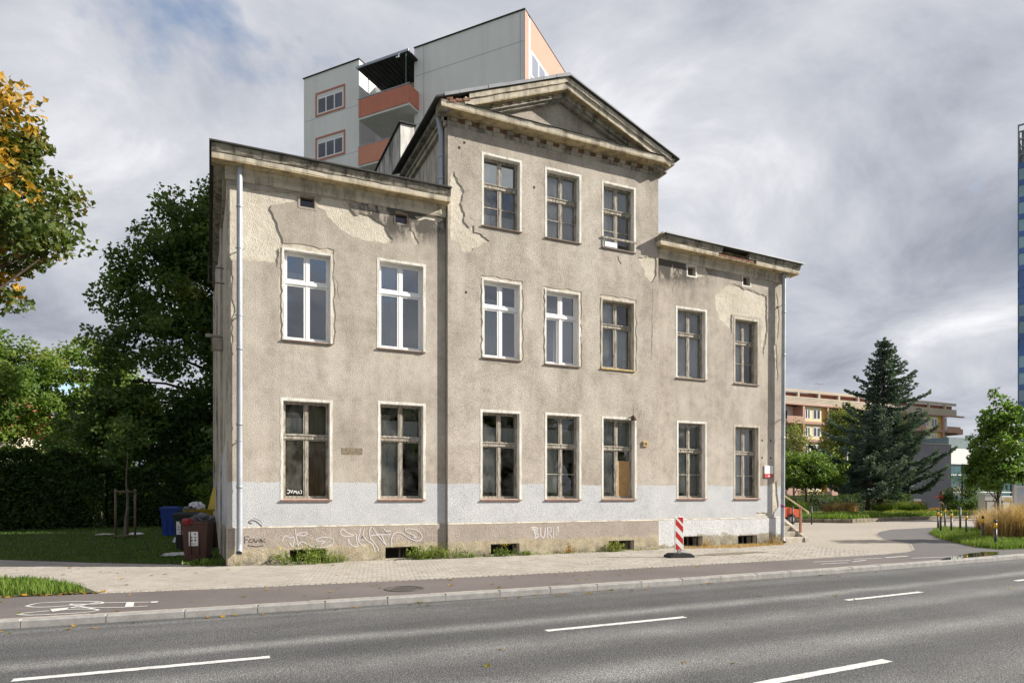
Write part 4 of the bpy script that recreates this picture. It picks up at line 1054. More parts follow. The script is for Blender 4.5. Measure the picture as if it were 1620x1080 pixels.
downpipe(0.26, -.17, 9.58, 0.33, (8.6, 5.2, 3.4, 1.9), (7.6, 6.0, 3.0))
pr_ = downpipe(17.89, -.20, 9.42, 0.06, (8.1, 6.6, 3.7), (8.35, 4.35), lean=-.06)
MB().tube([(17.89, -.21, 9.30), (17.89, -.21, 9.44)], [.075, .105], 14).build('hopper', MAT['zinc_dull'], pr_, True)
pp = MB().tube([(17.834, -.2, 1.28), (17.834, -.2, 1.36)], .0725, 14).build('purple_tape', simple('purple_tape', (0.30, 0.04, 0.20), 0.6), pr_, True)
bp_ = MB().tube([(5.30, .05, 12.05), (5.36, .06, 11.85), (5.40, .06, 11.6), (5.40, .06, 10.15), (5.44, .0, 10.06)], .075, 14, 0, False).build('downpipe', MAT['zinc_dull'], house, True)
for z in (11.0, 10.4): MB().tube([(5.40, .06, z - .03), (5.40, .06, z + .03)], .082, 14).build('pipe_collar', MAT['zinc'], bp_, True)

# writing sprayed on the plinth
MAT['spray_white'] = simple('white_spray', (0.58, 0.555, 0.565), 0.8, 0.08, 8)
MAT['spray_black'] = simple('black_marker', (0.06, 0.055, 0.055), 0.7, 0.3, 8)
GR1 = [[(1.24, 0.56), (1.31, 0.73), (1.43, 0.63), (1.53, 0.68), (1.51, 0.46), (1.48, 0.4), (1.41, 0.53)], [(1.55, 0.87), (1.56, 0.72), (1.62, 0.43)], [(1.57, 0.72), (1.72, 0.78), (1.85, 0.76), (1.8, 0.69), (1.64, 0.69), (1.57, 0.72)], [(1.62, 0.43), (1.64, 0.52), (1.72, 0.55), (1.85, 0.46), (2.0, 0.39), (2.31, 0.38), (2.49, 0.47), (2.49, 0.57), (2.36, 0.64), (2.18, 0.64), (2.03, 0.58), (2.08, 0.54), (2.31, 0.54), (2.18, 0.47)]]
GR1b = [[(2.72, 0.86), (2.65, 0.78), (2.68, 0.67), (2.84, 0.64), (3.05, 0.67), (2.84, 0.72), (2.72, 0.84)], [(3.07, 0.69), (3.05, 0.55), (3.12, 0.37), (2.97, 0.38), (2.87, 0.49), (2.85, 0.58)], [(3.18, 0.85), (3.14, 0.68), (3.09, 0.52), (3.27, 0.36)], [(3.27, 0.84), (3.19, 0.52), (3.22, 0.68), (3.33, 0.51), (3.49, 0.43), (3.55, 0.21)], [(3.63, 0.23), (3.63, 0.31), (3.53, 0.45), (3.35, 0.66), (3.77, 0.67), (3.97, 0.66)], [(3.46, 0.88), (3.4, 0.81), (3.4, 0.65)], [(3.49, 0.85), (3.6, 0.67), (3.83, 0.39)], [(3.77, 0.83), (3.91, 0.66), (3.85, 0.75), (3.97, 0.77)], [(3.71, 0.67), (3.84, 0.37)], [(3.97, 0.37), (3.97, 0.58), (4.08, 0.72), (4.25, 0.71), (4.42, 0.57), (4.69, 0.45), (4.83, 0.53), (4.8, 0.67), (4.6, 0.8), (4.34, 0.81), (4.37, 0.72), (4.54, 0.65), (4.7, 0.56), (4.5, 0.57), (4.63, 0.59)]]
GR2 = [[(8.02, 0.76), (8.14, 0.78), (8.26, 0.75), (8.24, 0.66), (8.12, 0.63), (8.27, 0.58), (8.26, 0.49), (8.15, 0.46)], [(8.12, 0.77), (8.20, 0.46)], [(8.33, 0.77), (8.36, 0.52), (8.42, 0.46), (8.48, 0.52), (8.50, 0.77)],
       [(8.56, 0.46), (8.57, 0.77), (8.69, 0.75), (8.69, 0.65), (8.58, 0.62), (8.72, 0.46)], [(8.76, 0.46), (8.77, 0.77), (8.86, 0.50), (8.89, 0.78)], [(8.93, 0.79), (8.92, 0.60)], [(8.05, 0.70), (8.22, 0.71)]]
GR3 = [[(0.38, 0.54), (0.38, 0.7), (0.48, 0.7)], [(0.38, 0.63), (0.45, 0.63)], [(0.55, 0.65), (0.48, 0.61), (0.48, 0.56), (0.55, 0.56)], [(0.56, 0.56), (0.59, 0.65), (0.63, 0.55)], [(0.65, 0.55), (0.66, 0.63), (0.72, 0.56), (0.73, 0.64)], [(0.76, 0.64), (0.76, 0.55)], [(0.85, 0.63), (0.77, 0.59), (0.85, 0.55)], [(0.45, 0.49), (0.63, 0.45), (0.81, 0.47)]]
GR4 = [[(0.46, 1.04), (0.53, 1.1), (0.62, 1.07), (0.66, 1.05), (0.77, 0.94)], [(0.47, 1.03), (0.55, 1.01)]]
def graffiti(L, w, y, m, sm=2):
    merge([ribbon(l, w, 'xz', y - .0006 * i, smooth=sm) for i, l in enumerate(L)]).build('graffiti', m, house, fix=False)
graffiti(GR1, .022, -.054, MAT['spray_white']); graffiti(GR1b, .024, -.054, MAT['spray_white']); graffiti(GR2, .034, -.174, MAT['spray_white'], 0)
graffiti(GR3, .018, -.054, MAT['spray_black'], 0); graffiti(GR4, .022, -.029, MAT['spray_black'])
# scar of an old plate, bullet-sized holes
MAT['scar'] = simple('plate_scar', (0.24, 0.20, 0.15), 0.95, 0.35, 20, 0.1, 0, 0.9)
slab(jag(rect(2.68, 3.22, 2.75, 2.92), .012, .05, 9), [], -C - .004, -C + .01).build('plate_scar', MAT['scar'], house)
hl = MB()
for x, z, y in ((6.0, 11.42, YB), (5.85, 11.25, YB), (8.15, 10.6, YB), (6.05, 7.3, YB), (17.05, 3.6, 0), (17.45, 3.6, 0), (17.05, 3.0, 0), (17.45, 3.0, 0), (17.75, 8.3, 0)):
    hl.box(x - .03, x + .03, y - C - .003, y - C + .01, z - .035, z + .035)
hl.build('plug_hole', simple('hole_dark', (0.05, 0.04, 0.035), 0.95), house)
hv = MB(); hv.box(11.95, 12.12, YB - .075, YB - C, 3.23, 3.39); hv = hv.build('vent_outlet', MAT['yellow_sill'], house)
MB().box(11.985, 12.085, YB - .079, YB - .07, 3.265, 3.355).build('grille', MAT['iron'], hv)
wl = empty('wall_lamp', 'rusty broken lamp bracket over the third ground floor bay window', 'lamp', (11.55, YB - .03, 4.10))
MB().tube([(0, 0, 0.03), (-.02, -.10, .06), (-.05, -.16, .0)], [.03, .025, .02], 8).build('arm', simple('rust', (0.14, 0.075, 0.04), 0.85, 0.4, 15), wl)
MB().tube([(-.05, -.16, .04), (-.05, -.16, -.04), (-.05, -.16, -.09)], [.03, .09, .10], 10).build('shade', simple('rust_dark', (0.09, 0.06, 0.045), 0.85, 0.4, 15), wl)
MB().tube([(0.03, 0.005, .05), (.06, .008, .25), (.03, .008, .42)], .006, 5).build('wire', MAT['iron'], wl)
sg = empty('wall_sign', 'small white sign with a red foot beside the right corner of the house', 'sign', (17.34, -.045, 2.52))
MB().box(-.2, .2, -.015, .015, -.07, .21).build('white_panel', simple('sign_white', (0.78, 0.77, 0.74), 0.4, 0.03), sg)
MB().box(-.2, .2, -.0155, .0148, -.21, -.0705).build('red_panel', simple('sign_red', (0.50, 0.09, 0.10), 0.4, 0.05), sg)
MB().box(-.05, .05, -.0175, -.016, -.165, -.13).build('white_mark', MAT['pvc'], sg)
# hooks on the side wall
hk = MB(); hk.tube([(side_x(2) - .0, 2.0, 7.75), (-.42, 2.0, 7.75), (-.42, 2.0, 7.35), (-.02, 2.0, 7.35)], .018, 6); hk.build('flag_bracket', MAT['iron'], house)
hk = MB(); hk.tube([(-.05, 3.0, 6.15), (-.5, 3.0, 6.15)], .05, 8); hk.bbox(-.35, -.06, 2.8, 3.1, 5.75, 6.05, .02); hk.build('broken_canopy', MAT['cornice_grey'], house)

# steps at the right hand side door
st = empty('stone_steps', 'worn concrete steps climbing to the side door at the right corner', 'steps', (18.07, 0.10, 0.0))
MAT['concrete'] = simple('old_concrete', (0.36, 0.33, 0.28), 0.9, 0.3, 3, 0.2, 0, 0.5)
for i in range(6):
    MB().bbox(0.0, 1.18, .04 + .30 * i, 2.2, -.05 if i == 0 else .185 * i + .001, .185 * (i + 1), .015).build('step', MAT['concrete'], st)
MB().prism([(-.02, -.05), (.0, .16), (1.75, 1.22), (2.2, 1.22), (2.2, -.05)], 'x', 1.185, 1.37).build('cheek_wall', MAT['concrete'], st)
hr = empty('handrail', 'rusty brown handrail on posts beside the concrete steps', 'handrail', (19.35, 0.0, 0.0))
MAT['rust'] = simple('rusty_brown_paint', (0.26, 0.12, 0.07), 0.7, 0.3, 8)
MB().bbox(-.035, .035, .36, .43, .30, 1.27, .005).build('post', MAT['rust'], hr)
MB().bbox(-.035, .035, 1.26, 1.33, .85, 1.78, .005).build('post', MAT['rust'], hr)
MB().tube([(0, 1.75, 2.04), (0, 1.35, 1.80), (0, .40, 1.28), (0, .08, 1.11), (0, .03, 1.02)], .03, 8).build('rail', simple('worn_rail', (0.50, 0.40, 0.28), 0.6, 0.2), hr)

# ------------------------------------------------------------------ tower block and other buildings behind
def gbox(mb, x0, x1, y0, y1, z0, z1): return mb.box(x0, x1, y0, y1, z0, z1)
def panel_mat(name, a, b, stain):
    k = M(name, 0.85, 0.2)
    c = k.mix(k.rng(k.noise(0.35, 5, 0.6), 0.3, 0.7), a, b)
    s_ = k.rng(k.noise(1.0, 5, 0.6, vec=k.mp(k.pos(), (1.2, 1.2, 0.10))), 0.48, 0.72, 0, 0.45)
    c = k.mix(s_, c, stain)
    k.color(c); k.bump(k.noise(6, 4, 0.6), 0.15, 0.02); return k.m
MAT['tower_grey'] = panel_mat('tower_grey_panel', (0.74, 0.735, 0.72), (0.82, 0.815, 0.80), (0.58, 0.575, 0.565))
MAT['peach'] = simple('peach_render', (0.47, 0.255, 0.20), 0.8, 0.05, 1)
MAT['salmon'] = simple('salmon_sheet', (0.58, 0.215, 0.14), 0.6, 0.10, 1)
MAT['salmon_frame'] = simple('salmon_frame', (0.50, 0.20, 0.13), 0.7, 0.10, 1)
MAT['offwhite'] = simple('white_render', (0.70, 0.70, 0.69), 0.8, 0.06, 1)
MAT['canopy'] = simple('dark_canopy_boards', (0.03, 0.03, 0.032), 0.7, 0.3, 2)
tw = empty('tower_block', 'grey ten storey tower block with salmon balconies rising behind the old house', 'apartment block')
dl = Vector((math.sin(R(24.6 - 64.2)), math.cos(R(24.6 - 64.2)), 0))      # along the long face, going away to the left
dr = Vector((math.sin(R(24.6 + 26.0)), math.cos(R(24.6 + 26.0)), 0))      # along the short face, going away to the right
fwv = Vector((math.sin(R(24.6)), math.cos(R(24.6)), 0)); rv = Vector((math.cos(R(24.6)), -math.sin(R(24.6)), 0))
c0 = Vector((-0.3925, -17.2653, 0)) + fwv * 36.5 + rv * (0.019 * 36.5)
TM = Matrix(((dl.x, dr.x, 0, c0.x), (dl.y, dr.y, 0, c0.y), (0, 0, 1, 0), (0, 0, 0, 1)))
tw.matrix_world = TM
# local axes: x along the long face, y into the block (negative y = towards the viewer)
HT = 28.5
MB().box(0.002, 7.3, 0, 7, 0, HT).build('wall_block', MAT['tower_grey'], tw)
MB().box(11.45, 16.0, 0, 7, 0, HT + .55).build('wall_block', MAT['tower_grey'], tw)
seam = MB()
for z in (HT - 1.7, HT - 4.6, HT - 7.5): seam.box(.05, 7.25, -.004, .0, z, z + .03)
for x in (.25, 6.6): seam.box(x, x + .03, -.0045, .0, 4, HT - .1)
for z in (HT - 2.3, HT - 5.2): seam.box(11.5, 15.95, -.004, 0, z, z + .025)
seam.build('panel_seam', MAT['zinc_dull'], tw)
MB().box(7.302, 11.448, 1.6, 7, 0, HT - .3).build('recess_wall', MAT['offwhite'], tw)
MB().box(-.05, 7.3, -.06, 7, HT, HT + .06).build('parapet_cap', MAT['canopy'], tw)
MB().box(11.4, 16.05, -.06, 7, HT + .55, HT + .61).build('parapet_cap', MAT['canopy'], tw)
# short face: peach corner strip, peach parapet band, white window field
MB().box(-.03, 0, 0.0, .42, 0, HT).build('peach_strip', MAT['peach'], tw)
MB().box(-.06, 0, .422, .62, 0, HT - .2).build('white_strip', MAT['offwhite'], tw)
for i in range(10):
    z = HT - 1.75 - 2.9 * i
    MB().box(-.03, 0, .622, 7, z, z + 1.75 if i == 0 else z + 1.3).build('peach_band', MAT['peach'], tw)
    for y in (.75, 3.9):
        f = MB(); f.box(-.05, -.0, y, y + 2.2, z - 1.5, z - .002); f.box(-.052, -.0, y + 2.25, y + 3.1, z - 1.6, z - .002)
        f = f.build('window', MAT['offwhite'], tw)
        for q in range(2): MB().box(-.056, -.053, y + .15 + q * 1.0, y + 1.0 + q * 1.0, z - 1.35, z - .15).build('pane', MAT['glass_new'], f)
def tower_window(x0, x1, z0, z1):
    f = MB()
    t = .11
    for a, b, c_, d in ((x0, x0 + t, z0, z1), (x1 - t, x1, z0, z1), (x0 + t, x1 - t, z1 - t, z1), (x0 + t, x1 - t, z0, z0 + t)): f.box(a, b, -.03, .02, c_, d)
    f = f.build('window', MAT['salmon_frame'], tw)
    MB().box(x0 + t, x1 - t, -.004, .02, z0 + t, z1 - t).build('white_reveal', MAT['offwhite'], f)
    n = 3; w = (x1 - x0 - 2 * t - .16) / n
    g = MB().box(x0 + t + .04, x1 - t - .04, -.008, .0, z0 + t + .03, z1 - t - .25).build('frame', MAT['pvc'], f)
    for i in range(n):
        a = x0 + t + .08 + i * w
        MB().box(a + .05, a + w - .05, -.012, -.0085, z0 + t + .1, z1 - t - .33).build('pane', MAT['glass_dark'], f)
MAT['glass_dark'] = None
def darkglass(name, c, rough=0.05):
    k = M(name, rough, 0.9); k.color(k.mix(k.rng(k.noise(0.6, 3, 0.5), 0.35, 0.65), c, tuple(v * 2.2 for v in c))); return k.m
MAT['glass_dark'] = darkglass('dark_window_glass', (0.03, 0.035, 0.045))
for i in range(9): tower_window(12.55, 15.0, 26.28 - 2.9 * i, 27.83 - 2.9 * i)
for i in range(9):
    zf = 24.75 - 2.9 * i
    b = MB().box(7.0, 10.72, -.95, 1.6, zf - .18, zf).build('balcony', MAT['offwhite'], tw)
    p = MB()
    if i == 0:
        for q in range(22):
            x = 7.04 + q * .167; p.box(x, x + .115, -.99, -.95, zf - .06, zf + 1.02)
        for q in range(6): p.box(6.96, 7.0, -.93 + q * .16, -.93 + q * .16 + .11, zf - .06, zf + 1.02)
        p.box(7.0, 10.72, -.975, -.955, zf + .0, zf + 1.0); p.box(6.97, 6.99, -.95, 0, zf, zf + 1.0)
    else:
        p.box(6.97, 10.72, -.99, -.95, zf - .06, zf + 1.05); p.box(6.97, 7.0, -.949, 0, zf - .06, zf + 1.05)
    p.build('balcony_panel', MAT['salmon'] if i == 0 else MAT['peach_b'] if 'peach_b' in MAT else MAT.setdefault('peach_b', simple('salmon_panel', (0.62, 0.27, 0.18), 0.7, 0.06, 1)), b)
    MB().box(6.95, 10.74, -1.0, -.94, zf + 1.055, zf + 1.10).build('railing', MAT['zinc_dull'], b)
    d = MB().box(9.3, 10.2, 1.56, 1.598, zf + .02, zf + 2.1).build('balcony_door', MAT['pvc'], tw)
    MB().box(9.4, 10.1, 1.55, 1.558, zf + .9, zf + 2.0).build('pane', MAT['glass_dark'], d)
    w = MB().box(7.7, 9.0, 1.56, 1.598, zf + .9, zf + 2.1).build('window', MAT['pvc'], tw)
    MB().box(7.78, 8.92, 1.55, 1.558, zf + .98, zf + 2.02).build('pane', MAT['glass_dark'], w)
cn = MB().box(7.05, 10.85, -.98, 1.6, 27.72, 27.80).build('canopy', MAT['canopy'], tw)
for q in range(12): MB().box(7.1 + q * .31, 7.36 + q * .31, -.95, 1.58, 27.69, 27.717).build('board', MAT['canopy'], cn)
MB().box(7.02, 10.88, -1.02, -.98, 27.70, 27.84).build('gutter', MAT['zinc_dull'], cn)
MB().tube([(7.25, -.93, 25.8), (7.25, -.93, 27.7)], .03, 6).build('post', simple('green_post', (0.08, 0.16, 0.12)), cn)
MB().tube([(7.6, -1.1, 27.62), (7.6, -1.2, 27.4), (7.75, -1.2, 27.4)], .05, 6).build('floodlight', MAT['pvc'], cn)
MB().tube([(10.7, -.05, 25.0), (10.7, -.05, 27.7)], .03, 6).build('post', MAT['zinc_dull'], cn)

# apartment house on the right
MAT['apt_beige'] = simple('beige_attic_cladding', (0.50, 0.43, 0.35), 0.85, 0.1, 0.5)
MAT['apt_yellow'] = simple('yellow_render', (0.68, 0.59, 0.36), 0.85, 0.06, 0.5)
MAT['apt_orange'] = simple('orange_render', (0.62, 0.38, 0.10), 0.85, 0.06, 0.5)
MAT['apt_pink'] = simple('pink_concrete', (0.44, 0.27, 0.215), 0.85, 0.1, 0.6)
MAT['apt_red'] = simple('red_brown_attic', (0.28, 0.11, 0.075), 0.85, 0.2, 0.6)
ap = empty('apartment_house', 'long yellow and pink apartment house with loggias behind the spruce trees', 'apartment block', (0, 59.5, 0))
AX0, AX1 = 66.3, 124.8
MB().box(AX0, AX1, 1.6, 12, -.1, 16.1).build('wall', MAT['offwhite'], ap)
at = MB().box(AX0, AX1, -.15, 12, 16.25, 17.4).build('attic', MAT['apt_beige'], ap)
for q in range(5): MB().box(AX0, AX1, -.19, -.152, 16.3 + q * .22, 16.47 + q * .22).build('cladding_board', MAT['apt_beige'], at)
MB().box(AX0, AX1 - .3, .5, 11.8, 17.401, 18.1).build('attic_wall', MAT['apt_red'], ap)
MB().box(AX0, AX1, -.15, .2, 18.1, 18.55).build('attic_beam', MAT['apt_beige'], ap)
MB().box(AX0 + 26, AX0 + 36, 2.0, 8, 18.1, 19.0).build('roof_hut', MAT['apt_red'], ap)
x = AX0
while x < AX1 - .4: MB().box(x, x + .4, -.14, .19, 17.402, 18.098).build('attic_post', MAT['apt_beige'], ap); x += 4.6
MB().box(AX0 - .1, AX1 + 1.8, -.5, 0, 16.02, 16.248).build('eaves_band', MAT['apt_pink'], ap)
U = 9.85
base = 85.53 - 2 * U
for k in range(6):
    ux = base + k * U
    for lv in range(5):
        zt = 15.98 - 2.84 * lv; zb = zt - 2.84
        if ux > AX1: continue
        # window field
        x1 = min(ux + 5.5, AX1)
        wf = MB().box(ux + .45, x1 - .95, .0, 1.598, zb, zt - .002).build('yellow_panel', MAT['apt_yellow'], ap)
        MB().box(x1 - .949, x1 - .002, .001, 1.597, zb, zt - .003).build('orange_panel', MAT['apt_orange'], ap)
        MB().box(ux + .45, x1, -.35, -.002, zb - .02, zb + .42).build('flower_shelf', MAT['apt_pink'], ap)
        for a, b in ((ux + .95, ux + 2.0), (ux + 2.75, ux + 4.3)):
            if b > AX1 - 1: continue
            f = MB().box(a, b, -.04, -.001, zb + .85, zt - .45).build('window', MAT['pvc'], ap)
            n = 2
            for q in range(n):
                w = (b - a) / n; MB().box(a + q * w + .1, a + (q + 1) * w - .1, -.05, -.041, zb + .95, zt - .55).build('pane', MAT['glass_dark'], f)
        MB().box(ux, ux + .448, -.4, 1.597, zb, zt - .001).build('pier', MAT['apt_pink'], ap)
        MB().box(ux + 5.5, ux + 5.9, -.4, 1.597, zb, zt - .001).build('pier', MAT['apt_pink'], ap)
        if ux + 6 < AX1:
            bl = MB().box(ux + 5.9, ux + U, -.8, 1.59, zb - .05, zb + .13).build('balcony', MAT['apt_pink'], ap)
            MB().box(ux + 5.95, ux + U - .05, -.85, -.78, zb - .1, zb + 1.02).build('balcony_panel', MAT['apt_pink'], bl)
            f = MB().box(ux + 7.1, ux + 8.6, 1.55, 1.598, zb + .2, zt - .5).build('balcony_door', MAT['pvc'], ap)
            for q in range(2): MB().box(ux + 7.2 + q * .7, ux + 7.85 + q * .7, 1.54, 1.549, zb + .9, zt - .6).build('pane', MAT['glass_dark'], f)
for lv in range(2): MB().box(AX1 + .002, AX1 + 1.7, -.3, 5, 12.9 - 2.84 * lv, 13.9 - 2.84 * lv - .1 * lv).build('end_balcony', MAT['apt_pink'], ap)
def antenna(x, y, z, h, name='aerial'):
    a = MB(); a.tube([(x, y, z), (x, y, z + h)], .05, 5)
    a.box(x - .9, x + .9, y - .03, y + .03, z + h * .8, z + h * .8 + .06)
    for q in range(4): a.box(x - .8 + q * .5, x - .75 + q * .5, y - .4, y + .4, z + h * .8 + .0, z + h * .8 + .05)
    a.build(name, MAT['zinc_dull'], ap)
antenna(84, 4, 18.5, 2.6); antenna(95.5, 5, 19.0, 2.4); antenna(117, 5, 18.5, 2.4)

# dark clad office and glass pavilion
MAT['dark_clad'] = simple('dark_blue_cladding', (0.035, 0.038, 0.052), 0.9, 0.15, 0.4, 0.1)
def placed(name, label, cat, px, dep, rz=0.0):
    p = Vector((-0.3925, -17.2653, 0)) + fwv * dep + rv * ((px - 810) / 1045 * dep)
    return empty(name, label, cat, (round(p.x, 3), round(p.y, 3), 0), rz)
of = empty('office_building', 'low dark clad office building between the spruce and the young maple', 'office building', (69.5, 30.5, 0))
MB().box(0, 7.2, 0, 9, -.1, 7.4).build('wall', MAT['dark_clad'], of)
MB().box(7.202, 30, .3, 9, 5.3, 7.1).build('white_fascia', MAT['offwhite'], of)
gw = MB().box(7.202, 30, .5, 9, -.1, 5.298).build('glass_wall', darkglass('teal_glass', (0.025, 0.06, 0.065)), of)
for q in range(9): MB().box(7.6 + q * 2.4, 7.7 + q * 2.4, .42, .499, 0, 5.29).build('mullion', MAT['dark_clad'], gw)
for z in (2.0, 4.0): MB().box(7.202, 30, .44, .498, z, z + .12).build('transom', MAT['offwhite'], gw)
MB().box(10, 18, 2, 8, 7.101, 8.6).build('roof_unit', simple('roof_plant', (0.12, 0.16, 0.17)), of)
MB().box(.0, 7.25, -.04, 9, 7.402, 7.5).build('parapet_cap', MAT['canopy'], of)
# glass tower at the right edge
gt = empty('glass_tower', 'tall blue glass office tower cut off by the right edge', 'office tower', (144.4, 59.6, 0))
def tower_glass(name, c):
    k = M(name, 0.08, 0.8); k.color(k.mix(k.rng(k.noise(0.12, 3, 0.5), 0.4, 0.6), c, tuple(v * 1.6 for v in c))); return k.m
MAT['tg'] = tower_glass('pale_blue_glass', (0.16, 0.26, 0.32)); MAT['tb'] = tower_glass('deep_blue_glass', (0.015, 0.07, 0.22))
GA = R(-64)
gt.rotation_euler = (0, 0, GA)
core = MB().box(0.3, 24, 0.3, 24, 0, 66).build('core', MAT['tb'], gt)
for i in range(20):
    z = i * 3.35
    MB().box(0, 24.3, 0, 24.3, z + 2.3, z + 3.35).build('spandrel', MAT['tb'], gt)
    g = MB().box(.12, 24.2, .12, 24.2, z, z + 2.298).build('glazing', MAT['tg'] if i not in (13, 12, 9) else MAT['tb'], gt)
    for q in range(9): MB().box(q * 2.7 + .0, q * 2.7 + .12, .0, .118, z, z + 2.298).build('mullion', MAT['dark_clad'], g)
    for q in range(1, 4): MB().box(.0, .118, q * 2.7, q * 2.7 + .12, z, z + 2.298).build('mullion', MAT['dark_clad'], g)
lat = MB()
for q in range(9): lat.box(q * 3 + .0, q * 3 + .25, 0, .25, 67, 74.6)
for q in range(1, 9): lat.box(0, .25, q * 3, q * 3 + .25, 67, 74.6)
for z in (68.5, 70, 71.5, 73, 74.3): lat.box(.25, 24, 0.02, .2, z, z + .3); lat.box(0.02, .2, .25, 24, z, z + .3)
lat.box(.6, 23, .6, 23, 67, 73.5)
lat.build('roof_lattice', simple('grey_lattice', (0.22, 0.23, 0.26), 0.6), gt)
# house with red roof on the far left
rh = empty('red_roofed_house', 'cream house with a red tiled roof half hidden by trees at far left', 'house', (-33, 62, 0), R(-8))
MB().box(0, 16, 0, 10, 0, 7.4).build('wall', simple('cream_wall', (0.55, 0.48, 0.40), 0.9, 0.08, 1), rh)
MB().prism([(-.6, 7.3), (5, 11.6), (10.6, 7.3), (10.6, 7.45), (5, 11.9), (-.6, 7.5)], 'x', -.5, 16.5).build('roof', simple('red_tiles', (0.42, 0.12, 0.09), 0.85, 0.25, 4), rh)
for lv in range(2):
    for q in range(4):
        x = 1.6 + q * 3.8; z = 1.2 + lv * 3.1
        f = MB().box(x, x + 1.3, -.05, .0, z, z + 1.6).build('window', MAT['pvc'], rh)
        for s_ in range(2): MB().box(x + .1 + s_ * .6, x + .6 + s_ * .6, -.06, -.051, z + .1, z + 1.5).build('pane', MAT['glass_dark'], f)

# ------------------------------------------------------------------ leaves, trees, grass
def leaf_mat(name, stops, trans=0.45, rough=0.5):
    k = M(name, rough, 0.25); nt = k.nt
    c = k.ramp(k.attr('tint'), stops)
    k.color(c)
    tr = k.n('ShaderNodeBsdfTranslucent'); hs = k.mix(1.0, c, (1.25, 1.3, 0.7), 'MULTIPLY'); k.l(hs, tr.inputs[0])
    mx = k.n('ShaderNodeMixShader'); mx.inputs[0].default_value = trans
    k.l(k.b.outputs[0], mx.inputs[1]); k.l(tr.outputs[0], mx.inputs[2]); k.l(mx.outputs[0], nt.nodes['Material Output'].inputs['Surface'])
    return k.m
G_DARK = [(0.0, (0.040, 0.075, 0.018)), (0.5, (0.085, 0.145, 0.032)), (0.85, (0.135, 0.205, 0.042)), (1.0, (0.22, 0.25, 0.05))]
G_MID = [(0.0, (0.05, 0.10, 0.02)), (0.5, (0.105, 0.18, 0.034)), (0.85, (0.18, 0.255, 0.045)), (1.0, (0.27, 0.30, 0.07))]
G_MAPLE = [(0.0, (0.035, 0.062, 0.014)), (0.45, (0.085, 0.12, 0.026)), (0.66, (0.15, 0.15, 0.035)), (0.80, (0.36, 0.22, 0.03)), (1.0, (0.48, 0.27, 0.03))]
G_BIRCH = [(0.0, (0.09, 0.13, 0.03)), (0.5, (0.18, 0.22, 0.055)), (1.0, (0.30, 0.31, 0.10))]
MAT['lf_dark'] = leaf_mat('dark_leaves', G_DARK); MAT['lf_mid'] = leaf_mat('green_leaves', G_MID); MAT['lf_maple'] = leaf_mat('autumn_maple_leaves', G_MAPLE, 0.3)
MAT['lf_birch'] = leaf_mat('birch_leaves', G_BIRCH); MAT['lf_hedge'] = leaf_mat('hedge_leaves', [(0.0, (0.035, 0.065, 0.016)), (0.6, (0.075, 0.125, 0.03)), (1.0, (0.14, 0.19, 0.04))])
MAT['lf_spruce'] = leaf_mat('spruce_needles', [(0.0, (0.026, 0.046, 0.037)), (0.5, (0.085, 0.130, 0.110)), (1.0, (0.21, 0.28, 0.245))], 0.25)
def bark_mat(name, a, b):
    k = M(name, 0.95, 0.1); c = k.mix(k.rng(k.noise(5, 6, 0.7, vec=k.mp(k.pos(), (3, 3, 0.6))), 0.35, 0.65), a, b); k.color(c); k.bump(k.noise(18, 4, 0.7), 0.8, 0.03); return k.m
MAT['bark'] = bark_mat('dark_bark', (0.045, 0.035, 0.026), (0.11, 0.09, 0.07)); MAT['bark_grey'] = bark_mat('grey_bark', (0.13, 0.115, 0.095), (0.24, 0.215, 0.18))

def leaf_cloud(C_, sizes, rs, up=0.5, maple=False, out=None):
    """leaf faces at points C_; returns verts, quads"""
    n = len(C_)
    nrm = rs.normal(0, 1, (n, 3)); nrm[:, 2] += up
    if out is not None: nrm += out * 0.7
    nrm /= np.linalg.norm(nrm, axis=1, keepdims=True)
    d = rs.normal(0, 1, (n, 3)); d -= nrm * (d * nrm).sum(1, keepdims=True); d /= np.linalg.norm(d, axis=1, keepdims=True) + 1e-9
    w = np.cross(nrm, d); L = sizes[:, None]
    if maple:
        P = [(-.45, 0, 0), (-.12, -.52, .06), (.12, -.20, 0), (.55, 0, .08), (.12, .20, 0), (-.12, .52, .06), (0, 0, -.05)]
        Q = [(0, 1, 2, 6), (6, 2, 3, 4), (0, 6, 4, 5)]
    else:
        P = [(-.5, 0, 0), (-.02, -.32, .07), (.5, 0, -.03), (-.02, .32, .07)]
        Q = [(0, 1, 2, 3)]
    V = np.stack([C_ + (d * a + w * b + nrm * c) * L for a, b, c in P], 1)
    k = len(P); F = np.array(Q)[None] + (np.arange(n) * k)[:, None, None]
    return V.reshape(-1, 3), F.reshape(-1, 4), k
